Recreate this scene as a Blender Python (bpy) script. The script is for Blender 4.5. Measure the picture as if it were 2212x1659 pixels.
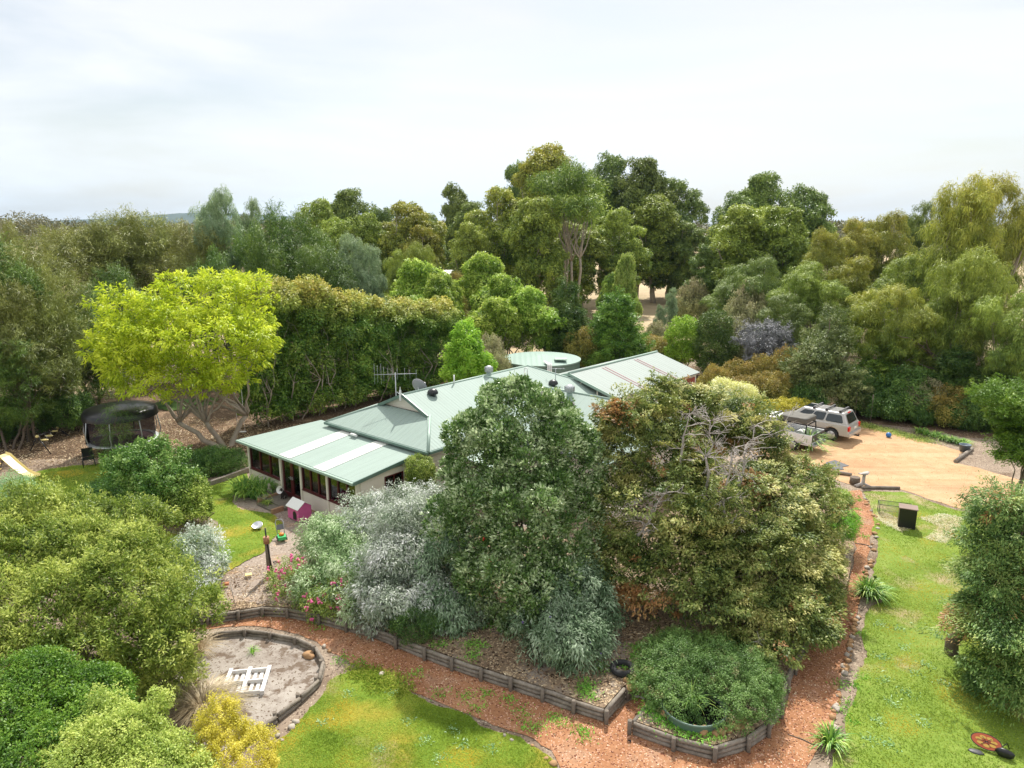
import bpy, bmesh, math, random
import numpy as np
from mathutils import Vector, Matrix, noise
from mathutils.geometry import tessellate_polygon

for _o in list(bpy.data.objects):
    bpy.data.objects.remove(_o)
SC = bpy.context.scene
COL = SC.collection
R = math.radians
PI = math.pi

# ------------------------------------------------------------------ camera
H = 12.0
PITCH = R(12.62)
FU = 1534.0            # focal length in the 2212-wide units used to measure
cam_d = bpy.data.cameras.new('camera')
cam = bpy.data.objects.new('camera', cam_d)
COL.objects.link(cam)
cam_d.sensor_width = 36
cam_d.lens = FU / 2212 * 36
cam_d.clip_start = .1
cam_d.clip_end = 20000
cam.location = (0, 0, H)
cam.rotation_euler = (PI/2 - PITCH, 0, 0)
SC.camera = cam

# ------------------------------------------------------------------ sky and sun
SUN_EL, SUN_AZ = R(50), R(10)         # azimuth measured from +Y towards +X
world = bpy.data.worlds.new('World')
SC.world = world
world.use_nodes = True
nt = world.node_tree
nt.nodes.clear()
N = nt.nodes.new
L = nt.links.new
wo = N('ShaderNodeOutputWorld')
bg = N('ShaderNodeBackground')
sky = N('ShaderNodeTexSky')
sky.sky_type = 'NISHITA'
sky.sun_disc = False
sky.sun_elevation = SUN_EL
sky.sun_rotation = SUN_AZ
sky.air_density = 1.2
sky.dust_density = 2.0
skm = N('ShaderNodeVectorMath'); skm.operation = 'SCALE'; skm.inputs['Scale'].default_value = .10
L(sky.outputs[0], skm.inputs[0])
tc = N('ShaderNodeTexCoord')
mp = N('ShaderNodeMapping'); mp.inputs['Scale'].default_value = (1.0, 1.6, 6.0); mp.inputs['Rotation'].default_value = (0, R(8), R(20))
L(tc.outputs['Generated'], mp.inputs[0])
nz = N('ShaderNodeTexNoise'); nz.inputs['Scale'].default_value = 1.6; nz.inputs['Detail'].default_value = 7; nz.inputs['Roughness'].default_value = .52
nz.inputs['Distortion'].default_value = .4
L(mp.outputs[0], nz.inputs[0])
cr = N('ShaderNodeValToRGB')
cr.color_ramp.elements[0].position = .34; cr.color_ramp.elements[0].color = (.34, .34, .34, 1)
cr.color_ramp.elements[1].position = .58; cr.color_ramp.elements[1].color = (1, 1, 1, 1)
L(nz.outputs['Fac'], cr.inputs[0])
sxyz = N('ShaderNodeSeparateXYZ'); L(tc.outputs['Generated'], sxyz.inputs[0])
rz = N('ShaderNodeValToRGB')          # thin cloud veil: bright low down; overhead brightened, out of view, to fill the shade
e = rz.color_ramp.elements
e[0].position = .0; e[0].color = (.84, .92, 1.0, 1)
e[1].position = 1.0; e[1].color = (1.15, 1.15, 1.15, 1)
for _p, _c in ((.12, (.91, .94, .97)), (.28, (.80, .825, .865)), (.40, (.85, .87, .90)), (.58, (1.45, 1.42, 1.36))):
    _q = e.new(_p); _q.color = (*_c, 1)
L(sxyz.outputs['Z'], rz.inputs[0])
mx = N('ShaderNodeMix'); mx.data_type = 'RGBA'
L(cr.outputs[0], mx.inputs['Factor']); L(skm.outputs[0], mx.inputs[6]); L(rz.outputs[0], mx.inputs[7])
L(mx.outputs[2], bg.inputs['Color'])
bg.inputs['Strength'].default_value = .82
L(bg.outputs[0], wo.inputs[0])

sun_d = bpy.data.lights.new('sun', 'SUN')
sun = bpy.data.objects.new('sun', sun_d)
COL.objects.link(sun)
sun_d.energy = 4.5
sun_d.angle = R(1.2)
sun_d.color = (1, .955, .88)
sdir = Vector((math.sin(SUN_AZ)*math.cos(SUN_EL), math.cos(SUN_AZ)*math.cos(SUN_EL), math.sin(SUN_EL)))
sun.rotation_euler = sdir.to_track_quat('Z', 'Y').to_euler()

SC.view_settings.view_transform = 'Standard'
SC.view_settings.look = 'None'
SC.view_settings.exposure = 0.50
SC.view_settings.gamma = 1
SC.cycles.max_bounces = 6
SC.cycles.diffuse_bounces = 3
SC.cycles.transmission_bounces = 4
SC.cycles.transparent_max_bounces = 8
SC.cycles.use_denoising = True

# ------------------------------------------------------------------ measuring
SP, CP = math.sin(PITCH), math.cos(PITCH)
def ray(u, v):
    x = (u-1106)/FU; y = (v-829.5)/FU
    return Vector((x, CP - y*SP, -(SP + y*CP)))
def W(u, v, Y):                       # point seen at (u, v) at ground distance Y
    r = ray(u, v); t = Y/r.y
    return Vector((r.x*t, Y, H + r.z*t))
def sstep(a, b, x):
    t = min(1, max(0, (x-a)/(b-a))); return t*t*(3-2*t)
LOW = -.33
def tz(x, y):                         # natural ground: front garden lies lower than the house yard
    return LOW*(1 - sstep(18.5, 27, y))
def G(u, v, z=None):
    r = ray(u, v)
    if z is not None:
        t = (z-H)/r.z
        return Vector((r.x*t, r.y*t, z))
    zz = 0
    for _ in range(12):
        t = (zz-H)/r.z; zz = tz(r.x*t, r.y*t)
    return Vector((r.x*t, r.y*t, zz))
def scale_at(u, v, Y):                # metres per measuring unit there
    p = W(u, v, Y); d = p.y*CP - (p.z-H)*SP
    return d/FU

# ------------------------------------------------------------------ materials
MATS = {}
def new_mat(name):
    m = bpy.data.materials.new(name); m.use_nodes = True
    m.node_tree.nodes.clear(); MATS[name] = m
    return m, m.node_tree.nodes.new, m.node_tree.links.new
def rgba(c): return (c[0], c[1], c[2], 1)
def plain(name, c, rough=.6, metal=0, var=.12, scale=3., bump=0, bscale=30., spec=.5, emis=None):
    m, N, L = new_mat(name)
    o = N('ShaderNodeOutputMaterial'); p = N('ShaderNodeBsdfPrincipled')
    p.inputs['Roughness'].default_value = rough; p.inputs['Metallic'].default_value = metal
    p.inputs['Specular IOR Level'].default_value = spec
    tc = N('ShaderNodeTexCoord'); n = N('ShaderNodeTexNoise'); n.inputs['Scale'].default_value = scale; n.inputs['Detail'].default_value = 5
    L(tc.outputs['Object'], n.inputs[0])
    mx = N('ShaderNodeMix'); mx.data_type = 'RGBA'
    mx.inputs[6].default_value = rgba([x*(1-var) for x in c]); mx.inputs[7].default_value = rgba([min(1, x*(1+var)) for x in c])
    L(n.outputs['Fac'], mx.inputs['Factor']); L(mx.outputs[2], p.inputs['Base Color'])
    if bump:
        n2 = N('ShaderNodeTexNoise'); n2.inputs['Scale'].default_value = bscale; n2.inputs['Detail'].default_value = 4
        L(tc.outputs['Object'], n2.inputs[0])
        b = N('ShaderNodeBump'); b.inputs['Strength'].default_value = bump; b.inputs['Distance'].default_value = .02
        L(n2.outputs['Fac'], b.inputs['Height']); L(b.outputs[0], p.inputs['Normal'])
    L(p.outputs[0], o.inputs[0])
    return m
LEAFGAIN = 1.5
def foliage(name, cols, tip=None, trans=.35, rough=.5, nscale=.8, hue=.008, spec=.35):
    """cols: dark..light leaf colours picked per leaf and by large clumps; tip: colour of new growth (leaf attribute 'tip')."""
    m, N, L = new_mat(name)
    cols = [[min(.82, x*LEAFGAIN) for x in c] for c in cols]
    if tip: tip = [min(.8, x*LEAFGAIN) for x in tip]
    trans = min(.5, trans-.02)
    o = N('ShaderNodeOutputMaterial'); p = N('ShaderNodeBsdfPrincipled')
    p.inputs['Roughness'].default_value = rough; p.inputs['Specular IOR Level'].default_value = spec
    at = N('ShaderNodeAttribute'); at.attribute_name = 'lc'
    tc = N('ShaderNodeTexCoord'); n = N('ShaderNodeTexNoise'); n.inputs['Scale'].default_value = nscale; n.inputs['Detail'].default_value = 3
    L(tc.outputs['Object'], n.inputs[0])
    ma = N('ShaderNodeMath'); ma.operation = 'MULTIPLY_ADD'; ma.inputs[1].default_value = 1.5; ma.inputs[2].default_value = -.75
    L(n.outputs['Fac'], ma.inputs[0])
    ad = N('ShaderNodeMath'); ad.operation = 'ADD'; ad.use_clamp = True
    L(ma.outputs[0], ad.inputs[0]); L(at.outputs['Fac'], ad.inputs[1])
    cr = N('ShaderNodeValToRGB'); els = cr.color_ramp.elements
    els[0].color = rgba(cols[0]); els[-1].color = rgba(cols[-1])
    for i in range(1, len(cols)-1):
        q = els.new(i/(len(cols)-1)); q.color = rgba(cols[i])
    L(ad.outputs[0], cr.inputs[0])
    out = cr.outputs[0]
    if tip:
        at2 = N('ShaderNodeAttribute'); at2.attribute_name = 'tip'
        mx = N('ShaderNodeMix'); mx.data_type = 'RGBA'
        L(at2.outputs['Fac'], mx.inputs['Factor']); L(out, mx.inputs[6]); mx.inputs[7].default_value = rgba(tip)
        out = mx.outputs[2]
    oi = N('ShaderNodeObjectInfo')
    hs = N('ShaderNodeHueSaturation')
    mh = N('ShaderNodeMapRange'); mh.inputs[3].default_value = .5-hue; mh.inputs[4].default_value = .5+hue
    mv = N('ShaderNodeMapRange'); mv.inputs[3].default_value = .88; mv.inputs[4].default_value = 1.14
    mu = N('ShaderNodeMath'); mu.operation = 'MULTIPLY'; mu.inputs[1].default_value = 7.31
    fr = N('ShaderNodeMath'); fr.operation = 'FRACT'
    L(oi.outputs['Random'], mh.inputs[0]); L(oi.outputs['Random'], mu.inputs[0]); L(mu.outputs[0], fr.inputs[0]); L(fr.outputs[0], mv.inputs[0])
    L(mh.outputs[0], hs.inputs['Hue']); L(mv.outputs[0], hs.inputs['Value']); L(out, hs.inputs['Color'])
    L(hs.outputs[0], p.inputs['Base Color'])
    tr = N('ShaderNodeBsdfTranslucent'); L(hs.outputs[0], tr.inputs['Color'])
    ms = N('ShaderNodeMixShader'); ms.inputs[0].default_value = trans
    L(p.outputs[0], ms.inputs[1]); L(tr.outputs[0], ms.inputs[2]); L(ms.outputs[0], o.inputs[0])
    return m
def glass(name, tint=(.75, .78, .76), gl=.16):
    m, N, L = new_mat(name)
    o = N('ShaderNodeOutputMaterial'); t = N('ShaderNodeBsdfTransparent'); t.inputs[0].default_value = rgba(tint)
    g = N('ShaderNodeBsdfGlossy'); g.inputs['Roughness'].default_value = .03; g.inputs[0].default_value = (.9, .9, .9, 1)
    f = N('ShaderNodeFresnel'); f.inputs[0].default_value = 1.5
    a = N('ShaderNodeMath'); a.operation = 'ADD'; a.inputs[1].default_value = gl*.3; L(f.outputs[0], a.inputs[0])
    ms = N('ShaderNodeMixShader'); L(a.outputs[0], ms.inputs[0]); L(t.outputs[0], ms.inputs[1]); L(g.outputs[0], ms.inputs[2]); L(ms.outputs[0], o.inputs[0])
    return m
def corrugated(name, c, period=.19, strength=.5, var=.06, stripes=None):
    """Ribbed steel sheet; UV.x runs along the eave in metres."""
    m, N, L = new_mat(name)
    o = N('ShaderNodeOutputMaterial'); p = N('ShaderNodeBsdfPrincipled'); p.inputs['Roughness'].default_value = .62; p.inputs['Specular IOR Level'].default_value = .22
    uv = N('ShaderNodeUVMap'); sx = N('ShaderNodeSeparateXYZ'); L(uv.outputs[0], sx.inputs[0])
    k = N('ShaderNodeMath'); k.operation = 'MULTIPLY'; k.inputs[1].default_value = 2*PI/period; L(sx.outputs['X'], k.inputs[0])
    s = N('ShaderNodeMath'); s.operation = 'SINE'; L(k.outputs[0], s.inputs[0])
    b = N('ShaderNodeBump'); b.inputs['Strength'].default_value = strength; b.inputs['Distance'].default_value = .018
    L(s.outputs[0], b.inputs['Height']); L(b.outputs[0], p.inputs['Normal'])
    n = N('ShaderNodeTexNoise'); n.inputs['Scale'].default_value = .7; n.inputs['Detail'].default_value = 6; L(uv.outputs[0], n.inputs[0])
    mx = N('ShaderNodeMix'); mx.data_type = 'RGBA'; mx.inputs[6].default_value = rgba([x*(1-var) for x in c]); mx.inputs[7].default_value = rgba([x*(1+var) for x in c])
    L(n.outputs['Fac'], mx.inputs['Factor'])
    mp_ = N('ShaderNodeMapping'); mp_.inputs['Scale'].default_value = (3.5, .22, 1); L(uv.outputs[0], mp_.inputs[0])
    n4 = N('ShaderNodeTexNoise'); n4.inputs['Scale'].default_value = 1.6; n4.inputs['Detail'].default_value = 7; n4.inputs['Roughness'].default_value = .7; L(mp_.outputs[0], n4.inputs[0])
    r4 = N('ShaderNodeMapRange'); r4.inputs[1].default_value = .48; r4.inputs[2].default_value = .75; r4.inputs[4].default_value = .30; L(n4.outputs['Fac'], r4.inputs[0])
    mx4 = N('ShaderNodeMix'); mx4.data_type = 'RGBA'; L(r4.outputs[0], mx4.inputs['Factor']); L(mx.outputs[2], mx4.inputs[6]); mx4.inputs[7].default_value = rgba((.17, .20, .17)); mx = mx4
    # sheet laps: a thin line every 3.8 periods
    md = N('ShaderNodeMath'); md.operation = 'PINGPONG'; md.inputs[1].default_value = .76/2; L(sx.outputs['X'], md.inputs[0])
    lt = N('ShaderNodeMath'); lt.operation = 'LESS_THAN'; lt.inputs[1].default_value = .008; L(md.outputs[0], lt.inputs[0])
    mx2 = N('ShaderNodeMix'); mx2.data_type = 'RGBA'; L(lt.outputs[0], mx2.inputs['Factor']); L(mx.outputs[2], mx2.inputs[6]); mx2.inputs[7].default_value = rgba([x*.72 for x in c])
    L(mx2.outputs[2], p.inputs['Base Color']); L(p.outputs[0], o.inputs[0])
    return m
def ground_mat(name, cols, s1=.5, s2=6., s3=60., patch=None, bump=.5, w=(.45, .35, .35), flecks=None, streak=None):
    """Loose ground: three noise sizes drive a colour ramp; patch=(colour, scale, lo, hi) overlays patches of another colour; flecks the same at grain size."""
    m, N, L = new_mat(name)
    o = N('ShaderNodeOutputMaterial'); p = N('ShaderNodeBsdfPrincipled'); p.inputs['Roughness'].default_value = .9; p.inputs['Specular IOR Level'].default_value = .15
    tc = N('ShaderNodeTexCoord')
    def nz(s, d=4, rough=.6):
        n = N('ShaderNodeTexNoise'); n.inputs['Scale'].default_value = s; n.inputs['Detail'].default_value = d; n.inputs['Roughness'].default_value = rough
        L(tc.outputs['Object'], n.inputs[0]); return n.outputs['Fac']
    acc = None
    n3 = nz(s3, 3, .8)
    for f, ww in ((nz(s1, 5), w[0]), (nz(s2, 5), w[1]), (n3, w[2])):
        q = N('ShaderNodeMath'); q.operation = 'MULTIPLY_ADD'; q.inputs[1].default_value = ww*2.4; L(f, q.inputs[0])
        if acc: L(acc, q.inputs[2])
        else: q.inputs[2].default_value = .5 - sum(w)*1.2
        acc = q.outputs[0]
    cr = N('ShaderNodeValToRGB'); els = cr.color_ramp.elements
    els[0].color = rgba(cols[0]); els[-1].color = rgba(cols[-1])
    for i in range(1, len(cols)-1):
        els.new(i/(len(cols)-1)).color = rgba(cols[i])
    L(acc, cr.inputs[0]); out = cr.outputs[0]
    for ps in (patch or []):
        c, s, lo, hi = ps
        f = nz(s, 6, .62); mr = N('ShaderNodeMapRange'); mr.inputs[1].default_value = lo; mr.inputs[2].default_value = hi; L(f, mr.inputs[0])
        mx = N('ShaderNodeMix'); mx.data_type = 'RGBA'; L(mr.outputs[0], mx.inputs['Factor']); L(out, mx.inputs[6]); mx.inputs[7].default_value = rgba(c); out = mx.outputs[2]
    if streak:
        c, ang, sc_ = streak; mpp = N('ShaderNodeMapping'); mpp.inputs['Rotation'].default_value = (0, 0, ang); mpp.inputs['Scale'].default_value = sc_
        L(tc.outputs['Object'], mpp.inputs[0]); ns = N('ShaderNodeTexNoise'); ns.inputs['Scale'].default_value = 1; ns.inputs['Detail'].default_value = 6; ns.inputs['Distortion'].default_value = .5; L(mpp.outputs[0], ns.inputs[0])
        mr = N('ShaderNodeMapRange'); mr.inputs[1].default_value = .46; mr.inputs[2].default_value = .62; mr.inputs[4].default_value = .3; L(ns.outputs['Fac'], mr.inputs[0])
        mx = N('ShaderNodeMix'); mx.data_type = 'RGBA'; L(mr.outputs[0], mx.inputs['Factor']); L(out, mx.inputs[6]); mx.inputs[7].default_value = rgba(c); out = mx.outputs[2]
    for fl in (flecks or []):
        c, s, th = fl
        vn = N('ShaderNodeTexVoronoi'); vn.inputs['Scale'].default_value = s; L(tc.outputs['Object'], vn.inputs[0])
        sp = N('ShaderNodeSeparateColor'); L(vn.outputs['Color'], sp.inputs[0])
        g = N('ShaderNodeMath'); g.operation = 'GREATER_THAN'; g.inputs[1].default_value = th; L(sp.outputs[0], g.inputs[0])
        mx = N('ShaderNodeMix'); mx.data_type = 'RGBA'; L(g.outputs[0], mx.inputs['Factor']); L(out, mx.inputs[6]); mx.inputs[7].default_value = rgba(c); out = mx.outputs[2]
    L(out, p.inputs['Base Color'])
    b = N('ShaderNodeBump'); b.inputs['Strength'].default_value = bump; b.inputs['Distance'].default_value = .03
    L(n3, b.inputs['Height']); L(b.outputs[0], p.inputs['Normal'])
    L(p.outputs[0], o.inputs[0])
    return m

ROOFC = (.285, .362, .322)
M_roof = corrugated('pale_green_steel', ROOFC, .19, .34)
M_shedroof = corrugated('shed_roof_steel', (.30, .345, .32), .3, .8)
M_trim = plain('green_trim', (.10, .17, .14), .4, var=.05)
M_trimpale = plain('pale_green_trim', (.28, .38, .32), .45, var=.05)
M_fibre = plain('translucent_sheet', (.80, .80, .74), .4, var=.04)
M_cream = plain('cream_render', (.66, .61, .53), .8, var=.06, bump=.2)
M_creamt = plain('cream_timber', (.66, .62, .53), .6, var=.04)
M_maroon = plain('maroon_frame', (.085, .012, .014), .35, var=.05)
M_glass = glass('window_glass', (.50, .53, .50))
M_slate = plain('slate_tiles', (.16, .14, .11), .7, var=.5, scale=6, bump=.3)
M_floor = plain('interior_floor', (.16, .14, .11), .6, var=.2)
M_black = plain('black_plastic', (.012, .012, .014), .35)
M_darkgrey = plain('dark_grey', (.05, .05, .055), .5)
M_grey = plain('mid_grey', (.25, .26, .27), .5)
M_galv = plain('galvanised_steel', (.45, .47, .48), .4, .6, var=.1)
M_white = plain('white_paint', (.75, .75, .73), .5, var=.05)
M_whitewood = plain('whitewashed_timber', (.72, .70, .68), .8, var=.12, scale=12, bump=.3)
M_tank = plain('green_tank_wall', (.16, .24, .20), .45, var=.08)
M_pink = plain('pink_paint', (.62, .12, .33), .6, var=.12, scale=8)
M_brick = plain('red_brick', (.28, .06, .04), .8, var=.3, scale=10)
M_log = ground_mat('weathered_log', [(.10, .08, .065), (.26, .225, .185), (.40, .36, .31)], 3, 14, 60, bump=.6)
M_post = plain('grey_post', (.17, .14, .11), .9, var=.35, scale=14, bump=.5)
M_rock = plain('orange_rock', (.36, .21, .10), .9, var=.4, scale=5, bump=.6, bscale=14)
M_rockg = plain('pale_rock', (.40, .35, .29), .9, var=.3, scale=5, bump=.6, bscale=14)
M_bark = plain('grey_brown_bark', (.15, .115, .085), .9, var=.4, scale=5, bump=.5, bscale=12)
M_barkpale = plain('pale_bark', (.34, .29, .23), .85, var=.35, scale=4, bump=.4, bscale=10)
M_dead = plain('dead_grey_wood', (.42, .38, .35), .9, var=.25)
M_silver = plain('silver_paint', (.50, .49, .47), .3, .35, var=.03)
M_carw = plain('white_car_paint', (.80, .80, .80), .25, 0, var=.02)
M_carglass = plain('dark_car_glass', (.02, .028, .03), .08, 0, var=.05, spec=.8)
M_tyre = plain('tyre_rubber', (.018, .018, .019), .8)
M_red = plain('red_lens', (.55, .02, .015), .2)
M_orange = plain('orange_plastic', (.75, .22, .02), .4)
M_yellow = plain('yellow_plastic', (.80, .66, .28), .4, var=.06)
M_toygreen = plain('green_plastic', (.05, .42, .13), .4)
M_toyblue = plain('blue_plastic', (.03, .16, .45), .4)
M_bluetarp = plain('blue_sheet', (.06, .30, .60), .5, var=.3, scale=9)
M_canvas = plain('grey_canvas', (.13, .125, .11), .85, var=.2, scale=6, bump=.5)
M_mesh = plain('trampoline_fabric', (.30, .22, .24), .7)
M_flower = plain('pink_petals', (.85, .15, .36), .5, var=.25, scale=9)
M_flowerp = plain('purple_petals', (.22, .13, .45), .5, var=.25, scale=9)
M_flowerr = plain('red_flower', (.55, .03, .02), .5, var=.25, scale=9)
M_matting = plain('grey_mat', (.12, .125, .13), .9, var=.25, scale=8)
M_water = plain('dark_water', (.01, .012, .01), .1, var=.3)

# foliage
F_poh = foliage('pohutukawa_leaf', [(.022, .062, .012), (.105, .18, .04), (.48, .55, .33)], trans=.25, rough=.35, nscale=1.6, spec=.6)  # palest tone puts the highlights of glossy leaves into the colour
F_gold = foliage('golden_cypress_leaf', [(.032, .075, .018), (.18, .235, .055), (.56, .52, .20)], tip=(.32, .16, .06), trans=.35, nscale=1.1)
F_goldr = foliage('gold_green_conifer_leaf', [(.035, .085, .02), (.12, .20, .05), (.30, .34, .10)], tip=(.30, .15, .06), trans=.3, nscale=1.1)
F_silv = foliage('silver_leaf', [(.06, .11, .05), (.29, .345, .25), (.58, .61, .54)], trans=.25, nscale=.9)
F_budd = foliage('grey_green_leaf', [(.035, .08, .03), (.11, .18, .09), (.30, .38, .26)], trans=.3, nscale=1.2)
F_bottle = foliage('bottlebrush_leaf', [(.03, .062, .01), (.135, .20, .025), (.43, .48, .12)], trans=.4, nscale=.8)
F_bright = foliage('bright_bush_leaf', [(.022, .07, .008), (.06, .15, .012), (.16, .28, .03)], trans=.35, nscale=2)
F_pale = foliage('pale_green_leaf', [(.09, .155, .025), (.22, .30, .055), (.41, .46, .13)], trans=.4, nscale=1.5)
F_yell = foliage('yellow_bush_leaf', [(.20, .19, .015), (.38, .34, .03), (.52, .46, .08)], trans=.35, nscale=2)
F_variegated = foliage('variegated_leaf', [(.45, .47, .08), (.75, .72, .22), (.85, .82, .4)], trans=.3, nscale=2)
F_jun = foliage('juniper_leaf', [(.03, .075, .014), (.075, .15, .03), (.15, .24, .06)], tip=(.16, .15, .06), trans=.2, nscale=1.2)
F_robinia = foliage('yellow_green_leaflet', [(.15, .215, .01), (.32, .375, .018), (.48, .50, .045)], trans=.5, nscale=.6)
F_hedge = foliage('hedge_leaf', [(.03, .08, .012), (.09, .18, .025), (.24, .32, .055)], tip=(.66, .44, .10), trans=.35, nscale=1.0)
F_euc = foliage('gum_leaf', [(.035, .075, .014), (.115, .18, .028), (.29, .36, .06)], tip=(.36, .40, .07), trans=.3, nscale=.35, hue=.012)
F_eucy = foliage('yellow_gum_leaf', [(.04, .07, .013), (.125, .18, .026), (.31, .34, .055)], tip=(.46, .36, .06), trans=.35, nscale=.5, hue=.012)
F_eucd = foliage('dark_gum_leaf', [(.028, .06, .014), (.08, .135, .025), (.21, .27, .055)], tip=(.22, .26, .07), trans=.25, nscale=.35, hue=.012)
F_eucb = foliage('blue_gum_leaf', [(.05, .09, .05), (.13, .20, .11), (.30, .38, .24)], tip=(.30, .36, .15), trans=.3, nscale=.5, hue=.012)
F_cas = foliage('sheoak_needle', [(.04, .06, .014), (.11, .14, .028), (.23, .26, .06)], tip=(.20, .19, .045), trans=.25, nscale=.4, hue=.012)
F_casg = foliage('green_sheoak_needle', [(.02, .05, .008), (.06, .115, .016), (.15, .22, .035)], trans=.25, nscale=.5, hue=.012)
F_broad = foliage('fresh_broad_leaf', [(.05, .11, .016), (.17, .27, .03), (.40, .48, .10)], trans=.45, nscale=.6, hue=.012)
F_lime = foliage('lime_leaf', [(.08, .17, .012), (.18, .31, .025), (.32, .44, .06)], trans=.45, nscale=1)
F_con = foliage('dark_conifer_leaf', [(.015, .045, .008), (.05, .10, .016), (.14, .20, .04)], trans=.2, nscale=.7, hue=.012)
F_conb = foliage('bright_conifer_leaf', [(.03, .08, .01), (.09, .18, .02), (.23, .34, .05)], trans=.3, nscale=.7, hue=.012)
F_shrub = foliage('dark_shrub_leaf', [(.025, .065, .015), (.06, .13, .025), (.15, .24, .05)], trans=.3, nscale=1)
F_photinia = foliage('bronze_shrub_leaf', [(.05, .075, .015), (.15, .17, .03), (.32, .28, .06)], tip=(.34, .20, .06), trans=.3, nscale=1)
F_olive = foliage('olive_leaf', [(.09, .11, .04), (.22, .25, .10), (.38, .40, .18)], tip=(.25, .18, .14), trans=.3, nscale=1)
F_cedar = foliage('grey_blue_needles', [(.05, .055, .058), (.11, .115, .12), (.22, .22, .235)], trans=.1, nscale=1)
F_agap = foliage('strap_leaf', [(.05, .13, .02), (.13, .26, .04), (.32, .42, .08)], trans=.3, nscale=2)
F_straw = foliage('dry_grass_blade', [(.20, .15, .09), (.38, .30, .19), (.52, .44, .30)], tip=(.18, .22, .07), trans=.2, nscale=2)
F_grass = foliage('grass_blade', [(.13, .22, .02), (.25, .38, .03), (.46, .50, .06)], trans=.4, nscale=.7, spec=.1, rough=.8)
F_weed = foliage('weed_leaf', [(.08, .22, .02), (.16, .36, .04), (.28, .48, .08)], trans=.4, nscale=1)

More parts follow.
